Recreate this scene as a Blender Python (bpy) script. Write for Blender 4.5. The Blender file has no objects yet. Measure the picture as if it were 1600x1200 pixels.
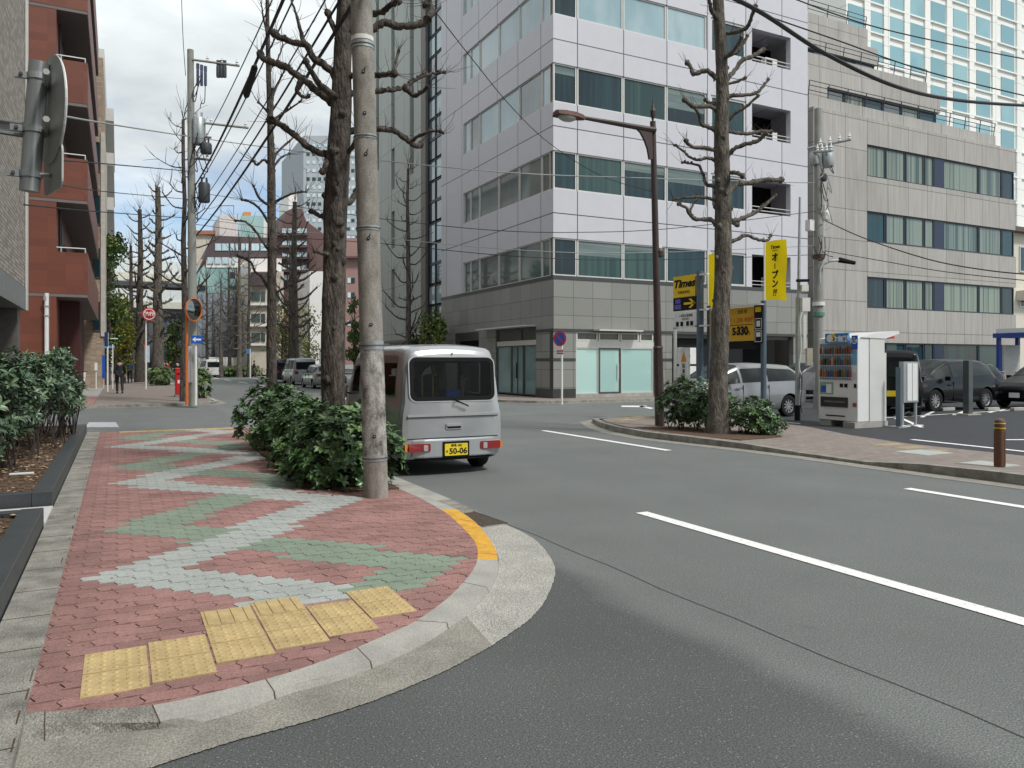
import bpy, bmesh, math, random
from mathutils import Vector, Matrix
from math import sin, cos, pi, radians as R
SC = bpy.context.scene
C = SC.collection
# ---------------------------------------------------------------- camera, sky, sun
A = R(27.13); F = 1200.0; CA, SA = cos(A), sin(A); H = 1.6; HOR = 567.0
cam = bpy.data.objects.new('camera', bpy.data.cameras.new('camera')); C.objects.link(cam)
cam.data.sensor_width = 36; cam.data.lens = 27.0; cam.data.shift_y = -(600 - HOR) / 1600
cam.data.clip_end = 3000; cam.data.clip_start = .05
cam.location = (0, 0, H); cam.rotation_euler = (R(90), 0, -A)
SC.camera = cam
SUN_EL, SUN_AZ = R(52), R(155)      # azimuth clockwise from +Y
w = bpy.data.worlds.new('World'); SC.world = w; w.use_nodes = True
nt = w.node_tree; N = nt.nodes; LK = nt.links
bg = N['Background']
sky = N.new('ShaderNodeTexSky'); sky.sky_type = 'NISHITA'; sky.sun_disc = False
sky.sun_elevation = SUN_EL; sky.sun_rotation = SUN_AZ; sky.dust_density = .3; sky.air_density = 1.0
bg.inputs[1].default_value = .12
tc = N.new('ShaderNodeTexCoord')
mp = N.new('ShaderNodeMapping'); mp.inputs['Scale'].default_value = (1, 1, 2.4); mp.inputs['Location'].default_value = (.35, .1, .2)
LK.new(tc.outputs['Generated'], mp.inputs[0])
def nz(scale, det, rough=.55, loc=None):
    n = N.new('ShaderNodeTexNoise'); n.inputs['Scale'].default_value = scale; n.inputs['Detail'].default_value = det
    n.inputs['Roughness'].default_value = rough; LK.new(mp.outputs[0], n.inputs['Vector']); return n
n1 = nz(2.3, 7); n2 = nz(3.6, 6, .5)
sx = N.new('ShaderNodeSeparateXYZ'); LK.new(tc.outputs['Generated'], sx.inputs[0])
def mth(op, a, b=None, c=None, nodes=None, links=None, clamp=False):
    nodes = nodes or N; links = links or LK
    m = nodes.new('ShaderNodeMath'); m.operation = op; m.use_clamp = clamp
    for i, v in enumerate((a, b, c)):
        if v is None: continue
        if isinstance(v, (int, float)): m.inputs[i].default_value = v
        else: links.new(v, m.inputs[i])
    return m.outputs[0]
# cloud cover: thick overhead, broken near the horizon
cov = mth('ADD', n1.outputs['Fac'], mth('MULTIPLY', sx.outputs['Z'], .62))
cr = N.new('ShaderNodeValToRGB'); cr.color_ramp.elements[0].position = .50; cr.color_ramp.elements[1].position = .66
LK.new(cov, cr.inputs[0])
cc = N.new('ShaderNodeValToRGB'); cc.color_ramp.elements[0].position = .36; cc.color_ramp.elements[1].position = .62
cc.color_ramp.elements[0].color = (4.7, 5.05, 5.25, 1); cc.color_ramp.elements[1].color = (7.5, 7.95, 8.0, 1)
LK.new(n2.outputs['Fac'], cc.inputs[0])
mx = N.new('ShaderNodeMix'); mx.data_type = 'RGBA'
LK.new(cr.outputs[0], mx.inputs['Factor']); LK.new(sky.outputs[0], mx.inputs['A']); LK.new(cc.outputs[0], mx.inputs['B'])
LK.new(mx.outputs['Result'], bg.inputs[0])
sl = bpy.data.lights.new('sun', 'SUN'); sl.energy = 2.4; sl.angle = R(9); sl.color = (1, .97, .93)
so = bpy.data.objects.new('sun', sl); C.objects.link(so)
sd = Vector((sin(SUN_AZ) * cos(SUN_EL), cos(SUN_AZ) * cos(SUN_EL), sin(SUN_EL)))
so.rotation_euler = (-sd).to_track_quat('-Z', 'Y').to_euler()
SC.view_settings.view_transform = 'Standard'; SC.view_settings.look = 'None'
SC.view_settings.exposure = .2; SC.view_settings.gamma = 1
SC.cycles.max_bounces = 6
# ---------------------------------------------------------------- measured pixel -> street coordinates (x across, y along)
def _r(X, Y): return (X * CA + Y * SA, -X * SA + Y * CA)
def G(px, py, z=0.):
    Y = F * (H - z) / (py - HOR); return _r((px - 800) / F * Y, Y)
def DP(px, py, Y):
    s, t = _r((px - 800) / F * Y, Y); return (s, t, H - (py - HOR) / F * Y)
def TP(px, py, t0):
    ds, dt = _r((px - 800) / F, 1); k = t0 / dt; return (k * ds, H - (py - HOR) / F * k)
def SP(px, py, s0):
    ds, dt = _r((px - 800) / F, 1); k = s0 / ds; return (k * dt, H - (py - HOR) / F * k)
def depth(s, t): return s * SA + t * CA
# ---------------------------------------------------------------- materials
MATS = {}
def mat(name, col, rough=.7, metal=0., var=.12, scale=4., bump=0., bscale=60., spec=.5, stretch=(1, 1, 1), col2=None, speck=0., emit=0., coat=0., det=5, thr=(.3, .7), gen=False, bdist=.02):
    if name in MATS: return MATS[name]
    m = bpy.data.materials.new(name); m.use_nodes = True; MATS[name] = m
    n = m.node_tree.nodes; l = m.node_tree.links; b = n['Principled BSDF']
    b.inputs['Roughness'].default_value = rough; b.inputs['Metallic'].default_value = metal
    b.inputs['Specular IOR Level'].default_value = spec; b.inputs['Coat Weight'].default_value = coat
    g = n.new('ShaderNodeTexCoord'); mpn = n.new('ShaderNodeMapping'); mpn.inputs['Scale'].default_value = stretch
    l.new(g.outputs['Object'], mpn.inputs[0])
    t = n.new('ShaderNodeTexNoise'); t.inputs['Scale'].default_value = scale; t.inputs['Detail'].default_value = det
    t.inputs['Roughness'].default_value = .6
    l.new(mpn.outputs[0], t.inputs['Vector'])
    r = n.new('ShaderNodeValToRGB'); r.color_ramp.elements[0].position = thr[0]; r.color_ramp.elements[1].position = thr[1]
    c2 = col2 or tuple(min(1, c * (1 + var)) for c in col); c1 = col if col2 else tuple(c * (1 - var) for c in col)
    r.color_ramp.elements[0].color = (*c1, 1); r.color_ramp.elements[1].color = (*c2, 1)
    l.new(t.outputs['Fac'], r.inputs[0]); out = r.outputs[0]
    if speck:
        t2 = n.new('ShaderNodeTexNoise'); t2.inputs['Scale'].default_value = 110; t2.inputs['Detail'].default_value = 2; t2.inputs['Roughness'].default_value = .7
        l.new(g.outputs['Object'], t2.inputs['Vector'])
        r2 = n.new('ShaderNodeValToRGB'); r2.color_ramp.elements[0].position = .35; r2.color_ramp.elements[1].position = .68
        r2.color_ramp.elements[0].color = (1 - speck * .5,) * 3 + (1,); r2.color_ramp.elements[1].color = (1 + speck,) * 3 + (1,)
        l.new(t2.outputs['Fac'], r2.inputs[0])
        mm = n.new('ShaderNodeMix'); mm.data_type = 'RGBA'; mm.blend_type = 'MULTIPLY'; mm.inputs['Factor'].default_value = 1
        l.new(out, mm.inputs['A']); l.new(r2.outputs[0], mm.inputs['B']); out = mm.outputs['Result']
    l.new(out, b.inputs['Base Color'])
    if bump:
        t3 = n.new('ShaderNodeTexNoise'); t3.inputs['Scale'].default_value = bscale; t3.inputs['Detail'].default_value = 4
        l.new(mpn.outputs[0], t3.inputs['Vector'])
        bp = n.new('ShaderNodeBump'); bp.inputs['Strength'].default_value = bump; bp.inputs['Distance'].default_value = bdist
        l.new(t3.outputs['Fac'], bp.inputs['Height']); l.new(bp.outputs[0], b.inputs['Normal'])
    if emit:
        b.inputs['Emission Color'].default_value = (*col, 1); b.inputs['Emission Strength'].default_value = emit
    return m
def panel(name, col, axis, du, dv, ou=0., ov=0., jw=.02, jcol=(.1, .1, .1), tone=.06, rough=.5, metal=0., stagger=0., stain=0., spec=.5, bump=.3, wav=.5, lowf=.0):
    """wall cladding: joints every du x dv metres in world position, a tone of its own for every panel, rain streaks"""
    if name in MATS: return MATS[name]
    m = bpy.data.materials.new(name); m.use_nodes = True; MATS[name] = m
    n = m.node_tree.nodes; l = m.node_tree.links; b = n['Principled BSDF']
    M = lambda op, a, bb=None, c=None, cl=False: mth(op, a, bb, c, n, l, cl)
    b.inputs['Roughness'].default_value = rough; b.inputs['Metallic'].default_value = metal; b.inputs['Specular IOR Level'].default_value = spec
    g = n.new('ShaderNodeNewGeometry'); s = n.new('ShaderNodeSeparateXYZ'); l.new(g.outputs['Position'], s.inputs[0])
    uc = s.outputs['X'] if axis == 'x' else s.outputs['Y'] if axis == 'y' else M('ADD', s.outputs['X'], s.outputs['Y'])
    vc = s.outputs['Z'] if axis != 'xy' else s.outputs['Y']
    if axis == 'xy': uc = s.outputs['X']
    v = M('DIVIDE', M('SUBTRACT', vc, ov), dv); fv = M('FLOOR', v)
    u = M('DIVIDE', M('SUBTRACT', uc, ou), du)
    if stagger: u = M('ADD', u, M('MULTIPLY', M('MODULO', fv, 2.), stagger))
    fu = M('FLOOR', u)
    def jn(x, wd):
        f = M('FRACT', x); d = M('MINIMUM', f, M('SUBTRACT', 1., f)); return M('LESS_THAN', d, wd)
    j = M('MAXIMUM', jn(u, jw / du / 2), jn(v, jw / dv / 2))
    cb = n.new('ShaderNodeCombineXYZ'); l.new(fu, cb.inputs[0]); l.new(fv, cb.inputs[1])
    wn = n.new('ShaderNodeTexWhiteNoise'); wn.noise_dimensions = '2D'; l.new(cb.outputs[0], wn.inputs['Vector'])
    ns = n.new('ShaderNodeTexNoise'); ns.inputs['Scale'].default_value = 2.2; ns.inputs['Detail'].default_value = 6
    mpn = n.new('ShaderNodeMapping'); mpn.inputs['Scale'].default_value = (3, 3, .22) if stain else (1, 1, 1)
    l.new(g.outputs['Position'], mpn.inputs[0]); l.new(mpn.outputs[0], ns.inputs['Vector'])
    k = M('ADD', M('MULTIPLY', M('SUBTRACT', wn.outputs['Value'], .5), tone * 2), 1.)
    k = M('ADD', k, M('MULTIPLY', M('SUBTRACT', ns.outputs['Fac'], .5), stain * 2 if stain else .12))
    vm = n.new('ShaderNodeVectorMath'); vm.operation = 'SCALE'; vm.inputs[0].default_value = col; l.new(k, vm.inputs['Scale'])
    mm = n.new('ShaderNodeMix'); mm.data_type = 'RGBA'; l.new(j, mm.inputs['Factor']); l.new(vm.outputs[0], mm.inputs['A'])
    mm.inputs['B'].default_value = (*jcol, 1); l.new(mm.outputs['Result'], b.inputs['Base Color'])
    bp = n.new('ShaderNodeBump'); bp.inputs['Strength'].default_value = bump; bp.inputs['Distance'].default_value = .01; bp.invert = True
    l.new(j, bp.inputs['Height']); l.new(bp.outputs[0], b.inputs['Normal'])
    return m
def glass(name, c1, c2, rough=.03, ior=1.5, fold=0., mixp=(.4, .6), zsc=.3, fsc=5., cw=1.):
    """window pane seen by day: reflective skin over what hangs behind it"""
    if name in MATS: return MATS[name]
    m = bpy.data.materials.new(name); m.use_nodes = True; MATS[name] = m
    n = m.node_tree.nodes; l = m.node_tree.links; b = n['Principled BSDF']
    b.inputs['Roughness'].default_value = .5; b.inputs['IOR'].default_value = ior
    b.inputs['Specular IOR Level'].default_value = .2
    b.inputs['Coat Weight'].default_value = cw; b.inputs['Coat Roughness'].default_value = rough; b.inputs['Coat IOR'].default_value = ior
    g = n.new('ShaderNodeNewGeometry'); oi = n.new('ShaderNodeObjectInfo')
    mpn = n.new('ShaderNodeMapping'); mpn.inputs['Scale'].default_value = (fsc, fsc, zsc); l.new(g.outputs['Position'], mpn.inputs[0])
    ns = n.new('ShaderNodeTexNoise'); ns.noise_dimensions = '4D'; ns.inputs['Scale'].default_value = 1.; ns.inputs['Detail'].default_value = 3
    l.new(mpn.outputs[0], ns.inputs['Vector']); l.new(mth('MULTIPLY', oi.outputs['Random'], 40., None, n, l), ns.inputs['W'])
    k = mth('ADD', ns.outputs['Fac'], mth('MULTIPLY', mth('SUBTRACT', oi.outputs['Random'], .5, None, n, l), fold, None, n, l), None, n, l)
    r = n.new('ShaderNodeValToRGB'); r.color_ramp.elements[0].position = mixp[0]; r.color_ramp.elements[1].position = mixp[1]
    r.color_ramp.elements[0].color = (*c1, 1); r.color_ramp.elements[1].color = (*c2, 1)
    l.new(k, r.inputs[0]); l.new(r.outputs[0], b.inputs['Base Color'])
    return m
# ---------------------------------------------------------------- mesh building
class MB:
    def __init__(s): s.v = []; s.f = []; s.mi = []; s.mats = []
    def mid(s, m):
        if m not in s.mats: s.mats.append(m)
        return s.mats.index(m)
    def add(s, vs, fs, m, M=None):
        o = len(s.v)
        if M is not None: vs = [M @ Vector(p) for p in vs]
        s.v += [tuple(p) for p in vs]; k = s.mid(m)
        s.f += [tuple(i + o for i in f) for f in fs]; s.mi += [k] * len(fs); return s
    def box(s, x0, x1, y0, y1, z0, z1, m, M=None):
        vs = [(x, y, z) for z in (z0, z1) for x, y in ((x0, y0), (x1, y0), (x1, y1), (x0, y1))]
        return s.add(vs, [(3, 2, 1, 0), (4, 5, 6, 7), (0, 1, 5, 4), (1, 2, 6, 5), (2, 3, 7, 6), (3, 0, 4, 7)], m, M)
    def rbox(s, x0, x1, y0, y1, z0, z1, r, m, M=None, n=3):
        """box with rounded upright edges and a small top chamfer"""
        pts = []
        for cx, cy, a0 in ((x1 - r, y1 - r, 0), (x0 + r, y1 - r, 90), (x0 + r, y0 + r, 180), (x1 - r, y0 + r, 270)):
            for i in range(n + 1):
                a = R(a0 + 90 * i / n); pts.append((cx + r * cos(a), cy + r * sin(a)))
        return s.prism(pts, z0, z1, m, M)
    def prism(s, pts, z0, z1, m, M=None, z1s=None):
        n = len(pts)
        vs = [(x, y, z0) for x, y in pts] + [(x, y, z1 if z1s is None else z1s[i]) for i, (x, y) in enumerate(pts)]
        fs = [tuple(range(n - 1, -1, -1)), tuple(range(n, 2 * n))] + [(i, (i + 1) % n, n + (i + 1) % n, n + i) for i in range(n)]
        return s.add(vs, fs, m, M)
    def poly(s, pts, m, M=None): return s.add(pts, [tuple(range(len(pts)))], m, M)
    def tube(s, pts, rad, m, n=8, M=None, cap=True, bumpy=0., rnd=None):
        pts = [Vector(p) for p in pts]
        if isinstance(rad, (int, float)): rad = [rad] * len(pts)
        vs = []; up = None
        for i, p in enumerate(pts):
            d = (pts[min(i + 1, len(pts) - 1)] - pts[max(i - 1, 0)])
            if d.length < 1e-9: d = Vector((0, 0, 1))
            d.normalize()
            if up is None:
                up = Vector((1, 0, 0)) if abs(d.x) < .9 else Vector((0, 1, 0))
            a = up - d * up.dot(d)
            if a.length < 1e-6: a = d.orthogonal()
            a.normalize(); b = d.cross(a); up = a
            for k in range(n):
                an = 2 * pi * k / n; r = rad[i]
                if bumpy: r *= 1 + rnd.uniform(-bumpy, bumpy)
                vs.append(p + a * (r * cos(an)) + b * (r * sin(an)))
        fs = [(i * n + k, i * n + (k + 1) % n, (i + 1) * n + (k + 1) % n, (i + 1) * n + k) for i in range(len(pts) - 1) for k in range(n)]
        if cap: fs += [tuple(range(n - 1, -1, -1)), tuple(range((len(pts) - 1) * n, len(pts) * n))]
        return s.add(vs, fs, m, M)
    def cyl(s, x, y, z0, z1, r, m, n=16, r1=None, M=None): return s.tube([(x, y, z0), (x, y, z1)], [r, r if r1 is None else r1], m, n, M)
    def lathe(s, prof, m, n=24, M=None, cap=True):
        """prof: (r, z) list turned about z"""
        vs = [(r * cos(2 * pi * k / n), r * sin(2 * pi * k / n), z) for r, z in prof for k in range(n)]
        fs = [(i * n + k, i * n + (k + 1) % n, (i + 1) * n + (k + 1) % n, (i + 1) * n + k) for i in range(len(prof) - 1) for k in range(n)]
        if cap and prof[0][0] > 1e-4: fs.append(tuple(range(n - 1, -1, -1)))
        if cap and prof[-1][0] > 1e-4: fs.append(tuple(range((len(prof) - 1) * n, len(prof) * n)))
        return s.add(vs, fs, m, M)
    def build(s, name, parent=None, world=False, smooth=None, bevel=0., loc=None):
        me = bpy.data.meshes.new(name)
        vs = s.v
        if world and parent is not None:
            o = wpos(parent); vs = [(a - o[0], b - o[1], c - o[2]) for a, b, c in vs]
        elif loc is not None and parent is None and world:
            vs = [(a - loc[0], b - loc[1], c - loc[2]) for a, b, c in vs]
        me.from_pydata(vs, [], s.f)
        for m in s.mats: me.materials.append(m)
        me.polygons.foreach_set('material_index', s.mi)
        if smooth is not None:
            me.polygons.foreach_set('use_smooth', [True] * len(me.polygons)); me.update()
            me.set_sharp_from_angle(angle=R(smooth))
        me.update()
        o = bpy.data.objects.new(name, me); C.objects.link(o); o.parent = parent
        if loc is not None: o.location = loc
        if bevel:
            b = o.modifiers.new('b', 'BEVEL'); b.width = bevel; b.segments = 2; b.limit_method = 'ANGLE'; b.angle_limit = R(40)
        return o
def wpos(o):
    p = Vector((0, 0, 0))
    while o is not None: p = p + Vector(o.location); o = o.parent
    return p
def tag(o, label=None, cat=None, group=None, kind=None):
    if label: o['label'] = label
    if cat: o['category'] = cat
    if group: o['group'] = group
    if kind: o['kind'] = kind
    return o
def thing(name, label, cat, loc=(0, 0, 0), rotz=0., group=None):
    o = bpy.data.objects.new(name, None); o.empty_display_size = .2; C.objects.link(o)
    o.location = loc; o.rotation_euler = (0, 0, rotz)
    return tag(o, label, cat, group)
def copy_tree(o, parent=None):
    c = o.copy(); C.objects.link(c); c.parent = parent
    for ch in [k for k in o.children]: copy_tree(ch, c)
    return c
def text(parent, name, s, size, m, loc, rot, align='CENTER', ext=.002, sx=1., shear=0., world=False, bold=0.):
    cu = bpy.data.curves.new('t', 'FONT'); cu.body = s; cu.size = size; cu.extrude = ext; cu.align_x = align; cu.align_y = 'CENTER'; cu.shear = shear; cu.offset = bold
    cu.resolution_u = 3
    o = bpy.data.objects.new('t', cu); C.objects.link(o)
    me = bpy.data.meshes.new_from_object(o.evaluated_get(bpy.context.evaluated_depsgraph_get()))
    bpy.data.objects.remove(o); me.materials.clear(); me.materials.append(m)
    q = bpy.data.objects.new(name, me); C.objects.link(q); q.parent = parent
    p = Vector(loc)
    if world: p = p - wpos(parent)
    q.location = p; q.rotation_euler = rot; q.scale = (sx, 1, 1)
    return q
ROTF = (R(90), 0, 0)          # text facing -y
ROTL = (R(90), 0, R(-90))     # text facing -x
# ---------------------------------------------------------------- base materials
def asph(name, c, speck, patch=.25):
    m = mat(name, c, .85, var=patch, scale=.35, speck=speck, bump=.5, bscale=140, det=8, thr=(.25, .75)); return m
def road_mat():
    m = asph('road_asphalt', (.128, .137, .133), .85, .10); n = m.node_tree.nodes; l = m.node_tree.links; b = n['Principled BSDF']
    src = b.inputs['Base Color'].links[0].from_socket; M = lambda op, a, bb=None, cl=False: mth(op, a, bb, None, n, l, cl)
    g = n.new('ShaderNodeNewGeometry'); s = n.new('ShaderNodeSeparateXYZ'); l.new(g.outputs['Position'], s.inputs[0])
    def no(sc, det, mp_=None):
        t = n.new('ShaderNodeTexNoise'); t.inputs['Scale'].default_value = sc; t.inputs['Detail'].default_value = det
        if mp_: q = n.new('ShaderNodeMapping'); q.inputs['Scale'].default_value = mp_; l.new(g.outputs['Position'], q.inputs[0]); l.new(q.outputs[0], t.inputs['Vector'])
        else: l.new(g.outputs['Position'], t.inputs['Vector'])
        return t.outputs['Fac']
    wob = M('MULTIPLY', M('SUBTRACT', no(1.1, 6), .5), .55)
    xx = M('ADD', s.outputs['X'], wob); yy = M('ADD', s.outputs['Y'], wob)
    fresh = M('MAXIMUM', 0., M('MINIMUM', M('MULTIPLY', M('SUBTRACT', 3.15, xx), 4., True), M('MULTIPLY', M('SUBTRACT', 6.2, yy), 3., True)))
    dust = M('MULTIPLY', M('SUBTRACT', 1., M('MULTIPLY', M('ABSOLUTE', M('SUBTRACT', xx, 3.25)), 3.2), True), .13)
    lane = M('MULTIPLY', M('SUBTRACT', no(.55, 5, (1.8, .10, 1)), .5), .16)
    blot = M('MULTIPLY', M('SUBTRACT', no(.9, 8), .5), .30)
    spot = M('MULTIPLY', M('GREATER_THAN', no(3.1, 2), .735), -.14)
    k = M('ADD', M('ADD', M('ADD', 1., lane), M('ADD', blot, spot)), M('SUBTRACT', dust, M('MULTIPLY', fresh, .33)))
    vm_ = n.new('ShaderNodeVectorMath'); vm_.operation = 'SCALE'; l.new(src, vm_.inputs[0]); l.new(k, vm_.inputs['Scale']); l.new(vm_.outputs[0], b.inputs['Base Color'])
    # pale chips of stone in the surface
    w_ = n.new('ShaderNodeTexVoronoi'); w_.inputs['Scale'].default_value = 75; l.new(g.outputs['Position'], w_.inputs['Vector'])
    wn = n.new('ShaderNodeSeparateColor'); l.new(w_.outputs['Color'], wn.inputs[0])
    chip = M('MULTIPLY', M('GREATER_THAN', wn.outputs[0], .86), M('LESS_THAN', w_.outputs['Distance'], .28))
    mm = n.new('ShaderNodeMix'); mm.data_type = 'RGBA'; l.new(M('MULTIPLY', chip, .55), mm.inputs['Factor']); l.new(vm_.outputs[0], mm.inputs['A']); mm.inputs['B'].default_value = (.40, .40, .38, 1); l.new(mm.outputs['Result'], b.inputs['Base Color'])
    return m
ASPH = road_mat()
ASPHN = asph('new_asphalt', (.105, .108, .108), .8, .12)
ASPHL = asph('lot_asphalt', (.036, .039, .044), .4, .1)
CONC = mat('concrete', (.34, .33, .30), .85, var=.18, scale=3, speck=.25, bump=.2)
CONCD = mat('worn_concrete', (.25, .24, .21), .9, var=.38, scale=5, speck=.6, bump=.8, bscale=90)
APR = mat('gutter_concrete', (.25, .235, .205), .9, var=.2, scale=4, speck=.55, bump=.5, bscale=90)
APRL = mat('pale_gutter_concrete', (.37, .36, .325), .9, var=.15, scale=4, speck=.8, bump=.8, bscale=80)
WPAINT = mat('white_road_paint', (.34, .34, .33), .75, col2=(.80, .80, .78), scale=24, bump=.3, speck=.15, thr=(.30, .42), det=8)
YPAINT = mat('yellow_kerb_paint', (.62, .33, .035), .7, var=.22, scale=12, speck=.2)
PR = mat('red_paver', (.30, .162, .146), .85, var=.2, scale=2.5, speck=.35, bump=.2)
PR2 = mat('dusky_red_paver', (.255, .138, .124), .85, var=.2, scale=2.5, speck=.35, bump=.2)
PG = mat('grey_paver', (.355, .375, .355), .85, var=.12, scale=2.5, speck=.3, bump=.2)
PN = mat('green_paver', (.21, .26, .20), .85, var=.14, scale=2.5, speck=.3, bump=.2)
JOINT = mat('paver_joint', (.085, .06, .052), .95, var=.3, scale=20)
TACT = mat('tactile_yellow', (.46, .345, .165), .85, var=.2, scale=7, speck=.25)
GRAN = mat('dark_granite', (.045, .052, .055), .45, var=.15, scale=6, speck=.3)
SOIL = mat('bark_soil', (.10, .062, .038), .95, var=.6, scale=25, bump=1, bscale=60, speck=.5)
BPAVE = panel('brown_paving', (.235, .20, .175), 'xy', .2, .1, jw=.008, jcol=(.15, .12, .1), tone=.12, rough=.85, stagger=.5, bump=.2)
STEELW = mat('white_enamel', (.72, .72, .70), .4, var=.06, scale=4)
ZINC = mat('galvanised_steel', (.38, .41, .42), .42, metal=.55, var=.12, scale=8)
BLACK = mat('black_plastic', (.012, .012, .013), .6, spec=.2)
RUB = mat('tyre_rubber', (.018, .018, .019), .85, spec=.2)
CHIPS = [mat('bark_chip', (.20, .13, .08), .9), mat('pale_bark_chip', (.36, .27, .17), .9), mat('dark_bark_chip', (.07, .045, .03), .9)]
def st(name, mb, **k): return tag(mb.build(name, **k), kind='structure')
# ---------------------------------------------------------------- roads
b = MB(); b.poly([(-700, -250, 0), (700, -250, 0), (700, 1300, 0), (-700, 1300, 0)], ASPH); st('road', b)
b = MB()
for i in range(60):         # tar-sealed crack between old and new asphalt
    t = -14 + i * .36; x = 3.43 + .012 * sin(i * 1.7) + .01 * sin(i * .6)
    t2 = t + .36; x2 = 3.43 + .012 * sin((i + 1) * 1.7) + .01 * sin((i + 1) * .6)
    b.poly([(x - .003, t, .003), (x + .004, t, .003), (x2 + .004, t2, .003), (x2 - .003, t2, .003)], mat('sealed_crack', (.05, .05, .05), .9))
st('road_joint', b)
b = MB()
def dash(x, t0, t1, w=.15, z=.006):
    b.poly([(x - w / 2, t0, z), (x + w / 2, t0, z), (x + w / 2, t1, z), (x - w / 2, t1, z)], WPAINT)
dash(4.97, -4, 6.67); dash(8.92, 11.14, 15.8); dash(8.92, 1.4, 6.4); dash(8.92, -8.6, -3.6)
for q in (30, 40, 50, 60, 70, 80): dash(9.0, q + 3, q + 8, .18)
dash(12.6, 33, 100, .12)
# junction marks
b.poly([(*G(970, 634), .006), (*G(1010, 634), .006), (*G(1012, 636.5), .006), (*G(972, 636), .006)], WPAINT)
b.poly([(*G(1002, 634), .006), (*G(1022, 638), .006), (*G(1016, 639), .006), (*G(998, 635.5), .006)], WPAINT)
b.poly([(*G(133, 668), .006), (*G(139, 660), .006), (*G(181, 660), .006), (*G(186, 668), .006)], mat('worn_paint', (.42, .43, .46), .8, var=.25, scale=8))
st('road_marking', b)
# ---------------------------------------------------------------- near pavement
ZP = .06
edge_px = [(40, 1113), (140, 1108), (237, 1102), (345, 1079), (447, 1052), (533, 1022), (600, 993), (650, 970), (700, 934), (733, 899), (746, 873), (741, 845), (708, 810), (690, 797)]
def smooth(pts, k=3):
    out = []
    n = len(pts)
    for i in range(n - 1):
        p0, p1, p2, p3 = pts[max(i - 1, 0)], pts[i], pts[i + 1], pts[min(i + 2, n - 1)]
        for j in range(k):
            u = j / k
            out.append(tuple(.5 * (2 * p1[a] + (p2[a] - p0[a]) * u + (2 * p0[a] - 5 * p1[a] + 4 * p2[a] - p3[a]) * u * u + (3 * p1[a] - p0[a] - 3 * p2[a] + p3[a]) * u ** 3) for a in (0, 1)))
    return out + [pts[-1]]
edge = smooth([G(x, y, ZP) for x, y in edge_px]) + [(3.06, 8.3), (3.06, 18.2), (2.7, 19.3), (-.40, 19.45)]
def clip(pl, ed):
    n = len(ed)
    for i in range(n):
        ax, ay = ed[i]; bx, by = ed[(i + 1) % n]; out = []
        sd_ = lambda p: (bx - ax) * (p[1] - ay) - (by - ay) * (p[0] - ax)
        for k in range(len(pl)):
            p, q = pl[k], pl[(k + 1) % len(pl)]; a_, b_ = sd_(p), sd_(q)
            if a_ >= 0: out.append(p)
            if (a_ >= 0) != (b_ >= 0):
                f = a_ / (a_ - b_); out.append((p[0] + (q[0] - p[0]) * f, p[1] + (q[1] - p[1]) * f))
        pl = out
        if len(pl) < 3: return []
    return pl
def hull(pts):
    pts = sorted(set(pts)); L = []; U = []
    cr_ = lambda o, a, b: (a[0] - o[0]) * (b[1] - o[1]) - (a[1] - o[1]) * (b[0] - o[0])
    for p in pts:
        while len(L) > 1 and cr_(L[-2], L[-1], p) <= 0: L.pop()
        L.append(p)
    for p in reversed(pts):
        while len(U) > 1 and cr_(U[-2], U[-1], p) <= 0: U.pop()
        U.append(p)
    return L[:-1] + U[:-1]
edge_h = hull(edge)
b = MB(); b.prism(edge_h, -.05, ZP - .012, JOINT); st('pavement_base', b)
def tri(x):
    x = x % 1; return 2 * x if x < .5 else 2 - 2 * x
def which(s, t):
    if t < 5.0 - .25 * s * 0: return None
    if abs(s - (.17 + 2.03 * tri((t - 6.24) / 4.82))) < .335 and s > -.14: return PG
    if abs(s - (.22 + 1.86 * tri((t - 8.0) / 4.82))) < .35 and s > -.14: return PN
    return None
# tactile plates: (column s, list of t of plate centres, 'b' dots or 's' bars)
def ths(px, py): return G(px, py, ZP)
TT = []
for (px, py, k) in ((181, 1030, 'b'), (182, 1066, 'b'), (278, 1010, 'b'), (287, 1045, 'b'), (352, 955, 's'), (368, 991, 'b'), (378, 1022, 'b'), (424, 941, 's'), (437, 975, 'b'), (458, 1003, 'b'), (506, 957, 'b'), (533, 977, 'b'), (560, 935, 'b'), (590, 950, 'b')):
    TT.append((*ths(px, py), k))
c0 = TT[0][0]; TT2 = []
cols = {}
for s, t, k in TT: cols.setdefault(round((s - c0) / .303), []).append((t, k))
for ci, lst in cols.items():
    lst.sort(); tm = sum(x[0] for x in lst) / len(lst)
    for i, (t, k) in enumerate(lst): TT2.append((c0 + ci * .303, tm + (i - (len(lst) - 1) / 2) * .302, k))
def in_t(s, t, m=0.):
    return any(abs(s - a) < .15 + m and abs(t - c) < .15 + m for a, c, k in TT2)
rnd = random.Random(4)
b = MB()
PW, PH, g = .2245, .112, .0035
row = 0; t = 3.4
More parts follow.
